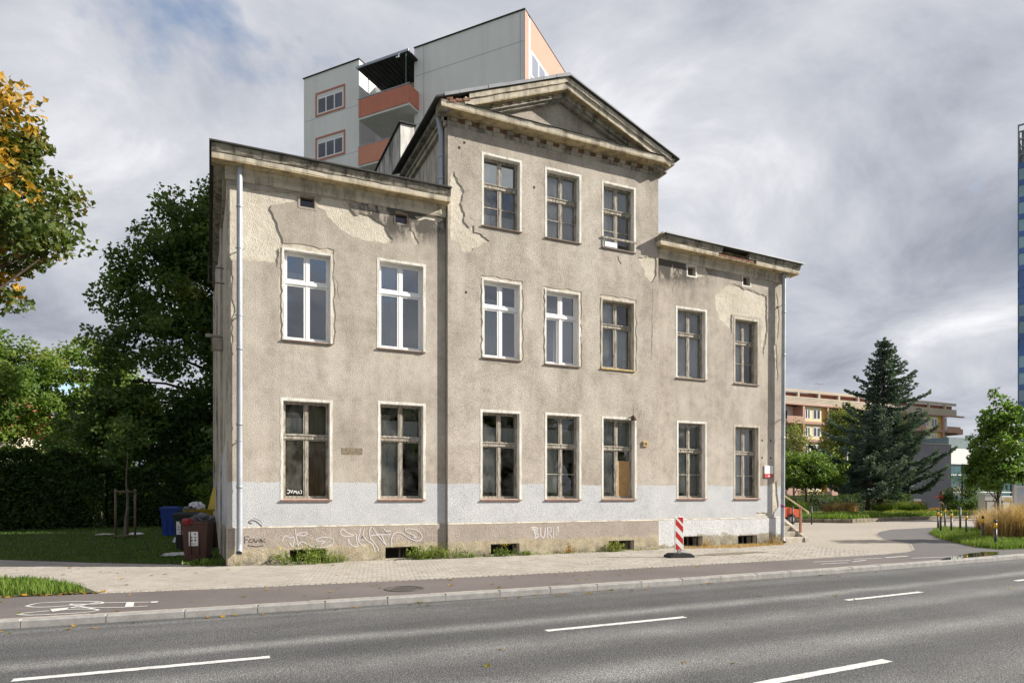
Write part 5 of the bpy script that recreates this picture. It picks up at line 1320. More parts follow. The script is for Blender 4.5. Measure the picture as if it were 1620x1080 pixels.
def make_tree(name, label, base, trunk_h, trunk_r, lobes, leaf, leaf_m, bark_m, seed, cat='tree', group=None, maple=False, clump=(0.35, 0.9), tint_mu=0.45, tint_clump=0.18, yellow=None, limbs=26, lean=(0, 0), dens=1.0, droop=0.0):
    """lobes: (dx,dy,z, rx,ry,rz, clumps, leaves per clump)"""
    rs = np.random.RandomState(seed); rr = random.Random(seed)
    t = empty(name, label, cat, base, 0, group)
    cents, pts, tint, outs, szs = [], [], [], [], []
    for dx, dy, z, rx, ry, rz_, nc, nl in lobes:
        u = rs.normal(0, 1, (nc, 3)); u /= np.linalg.norm(u, axis=1, keepdims=True)
        rad = rs.uniform(0.35, 1.0, nc) ** 0.5
        c = np.array([dx, dy, z]) + u * rad[:, None] * np.array([rx, ry, rz_]) * rs.uniform(0.85, 1.12, (nc, 1))
        for q in range(nc):
            r = rs.uniform(*clump); m = max(6, int(nl * dens * (r / np.mean(clump)) ** 2))
            p = rs.normal(0, 1, (m, 3)); p /= np.linalg.norm(p, axis=1, keepdims=True); p *= (rs.rand(m, 1) ** 0.45) * r
            p[:, 2] *= 0.72
            if droop: p[:, 2] = p[:, 2] * (1 + droop) - droop * r * rs.rand(m)
            pts.append(c[q] + p); cents.append(c[q]); outs.append(np.repeat(u[q:q + 1], m, 0))
            tm = rs.normal(tint_mu, tint_clump)
            if yellow is not None: tm = yellow(c[q], rs, tm)
            tint.append(np.clip(rs.normal(tm, 0.10, m), 0, 1)); szs.append(rs.uniform(.7, 1.25, m) * leaf)
    P = np.concatenate(pts); T = np.concatenate(tint); O = np.concatenate(outs); Z = np.concatenate(szs)
    V, F, k = leaf_cloud(P, Z, rs, 0.6, maple, O)
    np_mesh('crown', V, F, leaf_m, t, np.repeat(T, k))
    # trunk and limbs
    tb = MB(); top = np.array([lean[0], lean[1], trunk_h]); n = 8
    path = [np.array([top[0] * (i / n) ** 1.3 + rr.uniform(-.04, .04) * (i > 0), top[1] * (i / n) ** 1.3 + rr.uniform(-.04, .04) * (i > 0), -0.15 + (trunk_h + .15) * i / n]) for i in range(n + 1)]
    tb.tube(path, [trunk_r * (1.35 if i == 0 else 1 - .75 * i / n) for i in range(n + 1)], 9)
    sel = list(range(len(cents))); rr.shuffle(sel)
    zmin = min(c[2] for c in cents)
    for q in sel[:limbs]:
        e = np.array(cents[q]); f = np.clip((e[2] - zmin) / max(.1, trunk_h - zmin) * 0.75 + .12, .12, .95)
        i = f * n; a = path[int(i)] + (path[min(n, int(i) + 1)] - path[int(i)]) * (i - int(i))
        if a[2] > e[2] - .2: a = path[max(1, int(n * np.clip(e[2] / trunk_h - .2, .15, .9)))]
        r0 = trunk_r * (1 - .75 * f) * .45 + .012
        mid = a * .45 + e * .55 + np.array([rr.uniform(-.25, .25), rr.uniform(-.25, .25), rr.uniform(.1, .45)])
        q1 = a * .75 + mid * .25 + np.array([0, 0, -.05])
        tb.tube([a, q1, mid, e * .6 + mid * .4, e], [r0, r0 * .8, r0 * .55, r0 * .35, .01], 5)
    tb.build('trunk', bark_m, t, True, False)
    return t
# maple reaching in from the left edge
def maple_yellow(c, rs, tm):
    patch = math.sin(c[0] * 1.1 + 1.0) * math.sin(c[2] * 1.05 + .4) + 0.7 * math.sin(c[1] * 1.5 + c[2])
    return 0.86 if patch > 0.30 and rs.rand() < .8 else tm
make_tree('maple_tree', 'large maple with yellow patched leaves reaching in at the left edge', (-6.1, -1.05, .0), 8.0, 0.20,
          [(0.3, 0.2, 7.7, 2.6, 2.7, 1.9, 100, 95), (1.0, 0.5, 9.0, 1.5, 1.7, 1.2, 50, 90), (1.5, 0.8, 7.5, 1.5, 1.7, 1.7, 56, 95), (-1.2, 0, 9.0, 1.8, 1.8, 1.1, 30, 80)],
          0.15, MAT['lf_maple'], MAT['bark'], 11, maple=True, clump=(0.28, 0.7), tint_mu=0.44, tint_clump=0.13, yellow=maple_yellow, limbs=40, dens=.8)
# trees behind the hedge
make_tree('maple_tree', 'tall dense dark green tree standing close behind the left end of the house', (0.8, 29.5, 0), 18.0, 0.42,
          [(0.2, 0, 16.5, 5.4, 5.0, 5.0, 170, 95), (-3.2, -.6, 14.0, 3.8, 3.4, 3.6, 90, 95), (-3.0, -1, 9.0, 5.0, 4.2, 4.2, 150, 95), (-4.4, -1.5, 5.0, 4.0, 3.2, 2.6, 90, 85), (1.0, 0, 20.2, 3.0, 2.8, 2.0, 60, 85), (-2.4, -.5, 17.6, 3, 3, 2.8, 60, 90), (1.8, -1.5, 9, 3, 3, 4, 60, 80), (-1, -2, 4.0, 3.5, 2.5, 2.4, 60, 80)],
          0.29, MAT['lf_dark'], MAT['bark'], 21, clump=(0.5, 1.25), tint_mu=0.40, tint_clump=0.2, limbs=60)
make_tree('lime_tree', 'bright green spreading tree in front of the red roofed house at far left', (-17.6, 47.5, 0), 12.0, 0.3,
          [(-1.5, 0, 11.4, 5.0, 4.4, 3.6, 110, 95), (2.8, -.5, 10.6, 3.8, 3.8, 3.6, 80, 95), (-1.5, -1, 7.2, 5.0, 4, 2.6, 70, 85)],
          0.33, MAT['lf_mid'], MAT['bark'], 31, clump=(0.6, 1.3), tint_mu=0.62, limbs=38)
make_tree('lime_tree', 'yellowish green tree beside the tall dark tree on the left', (-10.4, 50.5, 0), 12.0, 0.28,
          [(0.3, 0, 10.6, 4.2, 4.0, 4.2, 120, 95), (-.5, -1, 6.4, 4.4, 4, 3.2, 80, 85)],
          0.33, MAT['lf_mid'], MAT['bark'], 32, clump=(0.6, 1.3), tint_mu=0.66, limbs=32)
make_tree('lime_tree', 'shadowed tree between the hedge and the house corner', (-2.6, 35.0, 0), 6.5, 0.2,
          [(0, 0, 5.2, 4.6, 3.4, 3.4, 110, 85), (2.0, -2, 3.0, 3.2, 2.4, 2.6, 70, 80), (-5, 0, 4.0, 3.4, 2.6, 3.2, 70, 80)],
          0.26, MAT['lf_dark'], MAT['bark'], 33, clump=(0.5, 1.1), tint_mu=0.5, limbs=24)
make_tree('courtyard_tree', 'broad tree in the courtyard behind the house shading the hedge', (5.6, 17.2, 0), 8.5, 0.3,
          [(0, 0, 8.0, 4.6, 3.8, 3.8, 110, 60), (-1, .5, 5.0, 4.4, 3.6, 2.4, 60, 60)], 0.42, MAT['lf_dark'], MAT['bark'], 35, clump=(.7, 1.4), limbs=20)
# hedge
MAT['twigs'] = simple('hedge_twigs', (0.022, 0.024, 0.014), 0.95, 0.5, 6)
def hedge(name, label, p0, p1, depth, h, n, seed, leaf=0.11, mat='lf_hedge'):
    rs = np.random.RandomState(seed); a, b = np.array(p0), np.array(p1); L = np.linalg.norm(b - a); ux = (b - a) / L; uy = np.array([-ux[1], ux[0]])
    t = empty(name, label, 'hedge', (p0[0], p0[1], 0))
    s_ = rs.rand(n) * L; k = rs.rand(n)
    hh = h + 0.25 * np.sin(s_ * 1.1) + 0.18 * np.sin(s_ * 2.7 + 1) + 0.12 * np.sin(s_ * 6.1)
    front = k < .62
    z = np.where(front, rs.rand(n) ** .8 * hh, hh - rs.rand(n) ** 2 * .5); y = np.where(front, rs.exponential(.16, n), rs.rand(n) * depth)
    y = np.where(rs.rand(n) < .4, depth * rs.rand(n), y) + .05 * np.sin(s_ * 3.1 + z * 1.3) + .05 * np.sin(s_ * 7 + z * 5)
    P = np.zeros((n, 3)); P[:, 0] = ux[0] * s_ + uy[0] * y; P[:, 1] = ux[1] * s_ + uy[1] * y; P[:, 2] = z
    V, F, kk = leaf_cloud(P, rs.uniform(.7, 1.3, n) * leaf, rs, .5)
    tint = np.clip(rs.normal(.4, .15, n) + .25 * np.sin(s_ * 2 + z * 2) * .5, 0, 1)
    np_mesh('foliage', V, F, MAT[mat], t, np.repeat(tint, kk))
    kern = MB(); ang = math.atan2(ux[1], ux[0])
    for i in range(int(L / .8)):
        kern.bbox(i * .8, i * .8 + .78, depth * .45, depth * .8, 0, h - .55 + .2 * math.sin(i * 1.3), .1, 0, Matrix.Rotation(ang, 4, 'Z'))
    kern.build('twig_mass', MAT['twigs'], t)
    st_ = MB(); rr = random.Random(seed)
    for i in range(int(L * 1.6)):
        q = i / 1.6 + rr.uniform(-.2, .2); y = .5
        c = (ux[0] * q + uy[0] * y, ux[1] * q + uy[1] * y)
        st_.tube([(c[0], c[1], -.1), (c[0] + rr.uniform(-.2, .2), c[1], h * .5), (c[0] + rr.uniform(-.4, .4), c[1] + .1, h * .9)], [.05, .035, .01], 5)
    st_.build('stems', MAT['bark'], t, fix=False)
    return t
hedge('hedge', 'tall dark clipped hedge along the back of the left lawn', (-20.5, 18.6), (-5.3, 22.6), 1.6, 3.75, 62000, 41, 0.17)
hedge('hedge', 'lower dark hedge behind the bins and the staked sapling', (-5.2, 22.9), (1.2, 25.0), 1.6, 3.0, 26000, 42, 0.17)
make_tree('shrub', 'sunlit green shrub beside the left side wall of the house', (-0.2, 22.3, 0), 2.2, 0.06,
          [(0.2, 0, 2.0, 1.3, 1.3, 2.0, 46, 70)], 0.13, MAT['lf_mid'], MAT['bark'], 44, cat='shrub', clump=(.3, .6), tint_mu=.62, limbs=14)
# sapling with its stake frame
sap = make_tree('young_tree', 'thin young tree tied inside a wooden stake frame on the left lawn', (-3.37, 12.6, 0), 3.4, 0.055,
          [(0.1, 0, 4.0, .9, .9, 1.1, 16, 34)], 0.12, MAT['lf_dark'], MAT['bark_grey'], 51, clump=(.25, .45), limbs=0)
MAT['stake'] = simple('weathered_stake', (0.15, 0.115, 0.08), 0.9, 0.3, 6)
sf = empty('stake_frame', 'three wooden posts with cross rails round the young tree', 'tree guard', (-3.37, 12.55, 0))
for x, y in ((-.33, -.2), (.33, -.2), (0.02, .34)): MB().tube([(x, y, -.1), (x, y, 1.95)], .042, 8).build('post', MAT['stake'], sf, True)
for (x0, y0, x1, y1) in ((-.36, -.24, .36, -.24), (-.36, -.2, .04, .38), (.36, -.2, -.0, .38)):
    for z in (.12, 1.84):
        MB().tube([(x0, y0, z), (x1, y1, z)], .035, 6).build('rail', MAT['stake'], sf, True)

# conifers on the right
def make_spruce(label, base, H, Rb, seed, group=None, zb=1.2, shoots=1.0, mu=.45, lean=0.0):
    rs = np.random.RandomState(seed); rr = random.Random(seed)
    t = empty('spruce_tree', label, 'spruce', base, 0, group)
    tb = MB(); tb.tube([(0, 0, -.2), (lean * .3, 0, H * .3), (lean * .8, 0, H * .7), (lean, 0, H)], [H * .021, H * .016, H * .008, .015], 8)
    P, D, Sz, T = [], [], [], []
    z = zb
    while z < H - .15:
        f = 1 - (z - zb) / (H - zb)
        rad = Rb * (f ** 0.80) + .10
        nb = max(4, int(5 + 4 * f)); a0 = rr.uniform(0, 6.28)
        for b in range(nb):
            a = a0 + 6.283 * b / nb + rr.uniform(-.35, .35); L = rad * rr.choice((.5, .68, .85, .95, 1.05, 1.24)) * (1 + .16 * math.sin(a * 2 + seed))
            zz_ = z + rr.uniform(-.12, .12); steps = max(3, int(L / .20)); pts_ = []
            ux, uy = math.cos(a), math.sin(a); lx = lean * z / H
            sag, lift = rr.uniform(.16, .34), rr.uniform(.18, .34)
            for s_ in range(steps + 1):
                u = s_ / steps; dz = -sag * L * math.sin(u * 2.2) * (.5 + .6 * f) + lift * L * u ** 2.6
                pts_.append((lx + ux * L * u, uy * L * u, zz_ + dz))
            tb.tube(pts_, [.04 * (1 - .85 * q / steps) * (.4 + f) for q in range(steps + 1)], 4, 0, False)
            tn0 = np.clip(rs.normal(mu, .12), 0, 1)
            for s_ in range(1, steps + 1):
                u = s_ / steps
                if u < .22 and L > 1: continue
                m = int((9 + 22 * u * (1.12 - u)) * shoots * (1 + .35 * max(0, L - 2))); wid = (.12 + .40 * math.sin(min(1, u * 1.05) * 3.0) * min(1, L / 2.2))
                for q in range(m):
                    side = rs.normal(0, wid); back = abs(side) * .5
                    P.append((pts_[s_][0] - uy * side - ux * back + rs.normal(0, .05), pts_[s_][1] + ux * side - uy * back + rs.normal(0, .05), pts_[s_][2] + rs.normal(-.03, .075) - abs(side) * .12))
                    D.append((ux * .9 - uy * side * 2 + rs.normal(0, .3), uy * .9 + ux * side * 2 + rs.normal(0, .3), rs.normal(.28, .30))); Sz.append(rs.uniform(.15, .30)); T.append(np.clip(tn0 + .30 * (u - .55) + rs.normal(0, .09), 0, 1))
        z += rr.uniform(.36, .64) * (.5 + .65 * f)
    for q in range(40):
        P.append((lean + rs.normal(0, .06), rs.normal(0, .06), H - rs.rand() * .9)); D.append((rs.normal(0, .4), rs.normal(0, .4), 1)); Sz.append(.25); T.append(.5)
    P, D, Sz, T = map(np.array, (P, D, Sz, T)); D /= np.linalg.norm(D, axis=1, keepdims=True)
    a = np.cross(D, rs.normal(0, 1, D.shape)); a /= np.linalg.norm(a, axis=1, keepdims=True); b = np.cross(D, a)
    w = (Sz * .23)[:, None]; L = Sz[:, None]
    V = np.stack([P - D * L * .5, P + a * w, P + D * L * .55, P - a * w, P + b * w, P - b * w], 1)
    F = np.array([(0, 1, 2, 3), (0, 4, 2, 5)])[None] + (np.arange(len(P)) * 6)[:, None, None]
    np_mesh('crown', V.reshape(-1, 3), F.reshape(-1, 4), MAT['lf_spruce'], t, np.repeat(T, 6))
    tb.build('trunk', MAT['bark'], t, True, False)
    return t
make_spruce('tall blue green spruce, the highest tree on the right of the house', (49.4, 19.3, .25), 14.4, 4.4, 61, zb=3.0, lean=.6)
make_spruce('shorter spruce growing left of the tall spruce on a reddish trunk', (46.4, 18.2, .25), 8.7, 3.1, 62, zb=2.5, mu=.56, lean=1.2)
make_tree('plum_tree', 'low round dark green tree right beside the corner downpipe', (41.2, 19.4, .2), 2.6, 0.14,
          [(-.8, 0, 3.3, 2.4, 2.2, 1.2, 60, 80), (1.6, 0, 3.0, 2.0, 2, 1.0, 40, 80), (-2.6, .3, 3.6, 1.6, 1.6, 1.2, 26, 70), (.4, 0, 4.1, 1.5, 1.5, .6, 20, 70)], 0.22, MAT['lf_mid'], MAT['bark'], 63, clump=(.4, .85), tint_mu=.5, limbs=26)
make_tree('birch_tree', 'pale weeping birch in front of the apartment house', (60.2, 30.5, .2), 9.0, 0.14,
          [(-.2, 0, 8.2, 2.6, 2.2, 2.3, 90, 95), (2.6, 0, 6.6, 2.4, 2, 2.4, 70, 95), (-1.8, 0, 5.6, 2.8, 2, 2.4, 70, 90), (1, 0, 4.0, 3.0, 2, 1.8, 50, 80)], 0.27, MAT['lf_birch'], MAT['bark_grey'], 64, clump=(.5, 1.0), tint_mu=.55, limbs=30, droop=.9)
make_tree('birch_tree', 'small weeping birch peeping out beside the corner of the house', (53.2, 31.5, .2), 7.0, 0.12,
          [(0, 0, 6.0, 1.8, 1.8, 2.2, 46, 65), (.3, 0, 8.0, .8, .8, .8, 10, 50)], 0.22, MAT['lf_birch'], MAT['bark_grey'], 65, clump=(.4, .9), tint_mu=.5, limbs=20, droop=.9)
make_tree('young_maple_tree', 'young maple behind the tan grasses at the right edge', (48.2, 9.7, 0), 6.6, 0.10,
          [(0, 0, 4.9, 1.9, 1.9, 2.4, 70, 62), (.6, 0, 6.6, 1.2, 1.2, 1.6, 26, 50), (-.8, 0, 3.6, 1.5, 1.5, 1.3, 26, 55), (-.2, 0, 8.3, .35, .35, .9, 6, 20), (1.2, 0, 7.9, .4, .4, .6, 6, 20), (-.4, 0, 3.0, 2.2, 1.8, 1.1, 40, 60)], 0.24, MAT['lf_mid'], MAT['bark'], 66, maple=True, clump=(.3, .7), tint_mu=.42, limbs=26)
make_tree('shrub', 'dense dark shrub with grey green shoots left of the young maple', (53.6, 15.4, 0), 2.2, 0.07,
          [(0.2, 0, 1.5, 1.25, 1.3, 1.4, 50, 80), (.3, 0, 2.9, .8, .8, .6, 14, 40)], 0.15, MAT['lf_hedge'], MAT['bark'], 67, cat='shrub', clump=(.35, .7), tint_mu=.5, limbs=14)
hedge('hedge', 'low clipped hedge at the back of the planted bed', (37.5, 26.5), (64, 26.0), 1.0, 1.75, 6000, 68, 0.16)

# grass
def grass_mat(name, stops): return leaf_mat(name, stops, 0.3, 0.6)
MAT['grass'] = grass_mat('lawn_grass', [(0, (0.04, 0.085, 0.016)), (.5, (0.10, 0.18, 0.026)), (.85, (0.19, 0.27, 0.04)), (1, (0.34, 0.32, 0.10))])
MAT['straw'] = grass_mat('tan_grass', [(0, (0.16, 0.12, 0.03)), (.3, (0.34, 0.23, 0.10)), (.7, (0.52, 0.36, 0.18)), (1, (0.62, 0.47, 0.28))])
def blades(P, h, w, rs, bend=.5, spread=.35):
    n = len(P); a = rs.rand(n) * 6.283; d = np.stack([np.cos(a), np.sin(a), 0 * a], 1); s_ = np.stack([-np.sin(a), np.cos(a), 0 * a], 1)
    h = h[:, None]; w = w[:, None]; k = rs.uniform(.2, 1, (n, 1)) * bend
    up = np.array([0, 0, 1.0])
    V = np.stack([P - s_ * w, P + s_ * w, P + d * h * k * .3 + up * h * .6 + s_ * w * .6, P + d * h * k + up * h * (1 - .3 * k), P + d * h * k * .3 + up * h * .6 - s_ * w * .6], 1)
    F4 = np.array([(0, 1, 2, 4)])[None] + (np.arange(n) * 5)[:, None, None]
    F3 = np.array([(4, 2, 3, 3)])
    V2 = np.concatenate([V, V[:, 3:4]], 1)
    F = np.array([(0, 1, 2, 4), (4, 2, 3, 5)])[None] + (np.arange(n) * 6)[:, None, None]
    V2[:, 5] = V2[:, 3] + s_ * w * .15
    return V2.reshape(-1, 3), F.reshape(-1, 4), 6
def scatter(poly, n, rs, bias=None):
    q = np.array(poly); lo, hi = q.min(0), q.max(0); out = []
    while sum(len(o) for o in out) < n:
        p = lo + rs.rand(n * 2, 2) * (hi - lo); p = p[inside_np(p, poly)]
        if bias is not None: p = p[rs.rand(len(p)) < bias(p)]
        out.append(p)
    return np.concatenate(out)[:n]
def turf(name, poly, n, h, w, seed, mat='grass', mu=.45, z0=0.0, bias=None):
    rs = np.random.RandomState(seed); p = scatter(poly, n, rs, bias); P = np.zeros((n, 3)); P[:, :2] = p; P[:, 2] = z0
    var = .55 + .45 * np.sin(p[:, 0] * 1.9 + seed) * np.sin(p[:, 1] * 2.3 + 1)
    V, F, k = blades(P, rs.uniform(.5, 1.2, n) * h * (.7 + .5 * var), np.full(n, w) * rs.uniform(.7, 1.3, n), rs)
    T = np.clip(rs.normal(mu, .16, n) + .18 * (var - .5), 0, 1)
    return setp(np_mesh(name, V, F, MAT[mat], None, np.repeat(T, k)), kind='stuff')
LAWN = [(-0.12, 0.2), (-0.8, 0.80), (-3.0, 2.32), (-5.4, 4.28), (-12, 9.1), (-16, 12), (-16, 20), (-1, 25), (-.3, 11), (-.1, 2)]
near = lambda p: np.clip(1.25 - np.hypot(p[:, 0] + .4, p[:, 1] + 17.3) / 40, .15, 1)
turf('lawn_grass', LAWN, 42000, .09, .009, 71, mu=.33, bias=near)
turf('verge_grass', [(-2.35, -3.55), (-2.8, -2.35), (-3.7, -1.0), (-4.6, -.4), (-8, .4), (-10, .5), (-10, -3.4), (-3.6, -3.52)], 16000, .15, .008, 72, mu=.55, z0=-.01)
turf('island_grass', [(33.2, 4.1), (28.9, 1.8), (26.1, -.33), (23.8, -2.5), (22.4, -4.05), (22.2, -4.8), (26, -5.1), (32, -4.4), (36, -1)], 26000, .22, .011, 73, mu=.62, bias=near)
# tan ornamental grasses
def tussock_mesh(seed, n, h, r, mat, mu, w=.006, name='tussock', up=.35):
    rs = np.random.RandomState(seed); a = rs.rand(n) * 6.283; q = np.sqrt(rs.rand(n)) * r
    P = np.stack([np.cos(a) * q, np.sin(a) * q, 0 * a - .02], 1)
    V, F, k = blades(P, rs.uniform(.55, 1.1, n) * h, np.full(n, w), rs, up)
    # plumes are denser near the tips
    o = np_mesh(name, V, F, MAT[mat], None, np.clip(np.repeat(rs.normal(mu, .16, n), k) + np.tile([-.25, -.25, .0, .3, .0, .3], n), 0, 1))
    return o
proto = [tussock_mesh(80 + i, 330, 1.5, .30, 'straw', .55, .010, 'ornamental_grass', .75) for i in range(3)]
spots = [(27.2, -3.0), (28.2, -2.2), (29.2, -1.2), (30.2, -.4), (31.2, .4), (32.2, 1.2), (33.2, 1.9), (34.4, 2.5), (35.6, 3.1), (28.4, -3.2), (29.4, -2.3), (30.4, -1.5), (31.4, -.6), (32.6, .3), (33.8, 1.0), (35.2, 1.7), (36.6, 2.4), (29.8, -3.3), (31.2, -2.4), (32.6, -1.4), (34.2, -.4), (36, .6), (38, 1.6), (26.6, -2.4), (27.6, -1.5)]
used = set()
for i, (x, y) in enumerate(spots):
    q = i % 3
    o = proto[q] if q not in used else link(proto[q].copy())
    used.add(q)
    o.location = (x, y, 0); o.rotation_euler = (0, 0, i * 1.7); s_ = random.uniform(.62, 1.08); o.scale = (s_ * 1.1, s_ * 1.1, s_); o.location.x += random.uniform(-.3, .3); o.location.y += random.uniform(-.3, .3)
    setp(o, 'tussock of tall tan ornamental grass on the island behind the bollards', 'grass', 'tan ornamental grasses behind the bollards')
# bed behind the plaza: stone edge, ground cover, mounds
BED_E = [(33.2, 12.85), (35.4, 10.9), (40, 12.0), (44, 12.6), (50, 12.55), (60, 12.5)]
bed = [(33.2, 12.85), (35.4, 10.9), (40, 12.0), (44, 12.6), (50, 12.55), (60, 12.5), (66, 13), (66, 30), (30, 30), (28, 16)]
MAT['bedstone'] = simple('mossy_edging', (0.19, 0.165, 0.125), .95, .4, 3, .1, 0, .5)
flat('bed_soil', bed, 0.22, MAT['soil'])
edge = MB().sheet([(28, 15.9), (33.2, 12.75), (35.4, 10.8), (35.42, 10.9), (33.25, 12.9), (28, 16.05)], -0.01).build('bed_edging', MAT['joint'], fix=False); setp(edge, kind='structure')
_s = None
for p, a in along([(27, 16.6)] + BED_E, 0.52, 27, 60):
    if _s is None: _s = MB().bbox(-.25, .25, -.09, .09, -.05, .24, .04).build('edging_stone', MAT['bedstone'], edge); ob = _s
    else: ob = link(_s.copy()); ob.parent = edge
    ob.location = (p.x, p.y, random.uniform(-.02, .02)); ob.rotation_euler = (0, 0, a + random.uniform(-.03, .03))
turf('ground_cover', [(33.4, 13.1), (35.4, 11.2), (40, 12.3), (44, 12.9), (50, 12.85), (60, 12.8), (62, 17), (38, 18), (30, 18)], 24000, .34, .035, 74, mu=.62, z0=.2)
MAT['yel'] = grass_mat('yellow_ground_cover', [(0, (0.08, 0.12, 0.02)), (.5, (0.20, 0.24, 0.03)), (1, (0.38, 0.33, 0.05))])
turf('yellow_ground_cover', [(44, 13.4), (60, 13.4), (58, 17.5), (46, 17.5)], 10000, .38, .04, 75, 'yel', .55, .2)
MAT['orange_bed'] = grass_mat('orange_flowers', [(0, (0.15, 0.12, 0.02)), (.5, (0.38, 0.20, 0.03)), (1, (0.50, 0.26, 0.05))])
turf('orange_flowers', [(52, 17.6), (56.5, 17.4), (57, 18.6), (52.5, 18.8)], 1800, .45, .03, 76, 'orange_bed', .6, .2)
gm_ = [('round mound of bright green grass under the tall spruce', 50.2, 17.2, 'grass', 1.25, 1.1, .62), ('green grass mound left of the thin grey post in the bed', 39.6, 19.0, 'grass', 1.3, 1.1, .58),
       ('pale tan grass mound beside the thin grey post', 43.2, 18.6, 'straw', 1.05, .7, .6), ('pale tan grass mound left of the reddish spruce trunk', 45.0, 19.0, 'straw', 1.15, .8, .62), ('bright green grass clump between the two spruce trunks', 47.9, 17.8, 'grass', 1.1, .9, .62)]
for i, (lb, x, y, m_, h, r, mu) in enumerate(gm_):
    o = tussock_mesh(90 + i, 900, h, r, m_, mu, .02, 'grass_mound', .7); o.location = (x, y, .2); setp(o, lb, 'grass mound')
# weeds along the foot of the wall
def weed(name, label, x, y, r, h, n, seed, mat='lf_mid', leaf=.06, mu=.6, flowers=False, dry=False):
    rs = np.random.RandomState(seed)
    t = empty(name, label, 'weeds', (x, y, 0))
    ns = max(8, n // 14); st_ = MB(); pts = []; tn = []
    for i in range(ns):
        a = rs.rand() * 6.283; q = math.sqrt(rs.rand()) * r; bx, by = math.cos(a) * q, math.sin(a) * q * .45
        hh = h * rs.uniform(.5, 1.05) * (1.1 - .5 * q / r); tx, ty = bx * 1.35 + rs.normal(0, .05), by * 1.2 - abs(rs.normal(0, .04))
        st_.tube([(bx, by, -.02), ((bx + tx) / 2, (by + ty) / 2, hh * .55), (tx, ty, hh)], [.006, .005, .002], 4, 0, False)
        m = 14 if not dry else 6
        for j in range(m):
            u = rs.rand() ** .8; pts.append((bx + (tx - bx) * u + rs.normal(0, .045), by + (ty - by) * u + rs.normal(0, .035), hh * u + rs.normal(0, .02))); tn.append(np.clip(rs.normal(mu, .15), 0, 1))
    P = np.array(pts); V, F, k = leaf_cloud(P, rs.uniform(.6, 1.3, len(P)) * leaf, rs, .4)
    np_mesh('leaves', V, F, MAT[mat], t, np.repeat(tn, k))
    st_.build('stems', MAT['straw_stem'] if dry else MAT['green_stem'], t, fix=False)
    if flowers:
        m = 26; P = np.stack([rs.normal(0, r * .5, m), rs.normal(-.04, r * .2, m), h * rs.uniform(.75, 1.1, m)], 1); V, F, k = leaf_cloud(P, np.full(m, .035), rs, 1.0)
        np_mesh('flowers', V, F, MAT['flower'], t)
    gb = np.random.RandomState(seed + 1); m = 60
    P = np.stack([gb.normal(0, r * .6, m), gb.normal(-.03, r * .22, m), np.zeros(m) - .01], 1)
    V, F, k = blades(P, gb.uniform(.4, 1.1, m) * h * .8, np.full(m, .006), gb, .6)
    np_mesh('grass_blades', V, F, MAT['straw' if dry else 'grass'], t, np.repeat(np.clip(gb.normal(.65, .15, m), 0, 1), k))
    return t
MAT['green_stem'] = simple('green_stem', (0.10, 0.14, 0.04), 0.8, 0.2, 5); MAT['straw_stem'] = simple('dry_stem', (0.36, 0.28, 0.14), 0.8, 0.2, 5)
MAT['flower'] = simple('yellow_petals', (0.65, 0.50, 0.03), 0.7, 0.1, 5)
weed('weeds', 'yellow flowering weeds in front of the first cellar opening', 1.80, -.26, .60, .50, 640, 101, flowers=True, mu=.86)
weed('weeds', 'pale grassy weeds right of the yellow flowering weeds', 2.55, -.22, .22, .34, 130, 102, 'lf_birch', .05, .7)
weed('weeds', 'leafy green weeds half covering the second cellar opening', 4.75, -.26, .38, .50, 400, 103, mu=.86)
weed('weeds', 'grassy weeds where the left wing meets the middle bay', 5.35, -.28, .42, .50, 380, 104, 'lf_birch', .055, .75)
weed('weeds', 'small weeds right after the wing corner under the middle bay', 5.95, -.36, .22, .22, 110, 105, mu=.6)
weed('weeds', 'blue green weeds with yellow flowers before the third cellar opening', 7.05, -.36, .28, .34, 190, 106, 'lf_hedge', .06, .9, True)
weed('weeds', 'little green tuft just right of the third cellar opening', 7.75, -.38, .16, .20, 70, 107, mu=.7)
MAT['rusty'] = leaf_mat('rusty_leaves', [(0, (0.10, 0.05, 0.03)), (1, (0.24, 0.14, 0.07))])
weed('weeds', 'reddish dry stalks at the wall between two cellar openings', 9.2, -.30, .14, .36, 80, 108, 'rusty', .045, .5, dry=True)
weed('weeds', 'bright yellow green bush before the fourth cellar opening', 10.75, -.34, .34, .46, 330, 109, 'lf_birch', .05, .95)
weed('weeds', 'dry grass tuft behind the striped beacon', 14.35, -.26, .18, .42, 110, 110, 'rusty', .04, .9, dry=True)
weed('weeds', 'dry brown stalks at the right corner beside the downpipe', 17.35, -.28, .36, .50, 260, 111, 'rusty', .045, .8, dry=True)
weed('weeds', 'green tuft at the left foot of the house beside the brown bin', -.42, .34, .34, .26, 220, 112, mu=.65)
turf('dry_grass', [(13.3, -.12), (17.6, -.12), (17.6, -.55), (15.2, -.85), (13.3, -.5)], 1800, .10, .008, 77, 'straw', .55, -.01)
turf('wall_foot_grass', [(5.6, -.2), (12.4, -.2), (12.4, -.42), (5.6, -.42)], 700, .07, .007, 78, 'grass', .7, -.01)
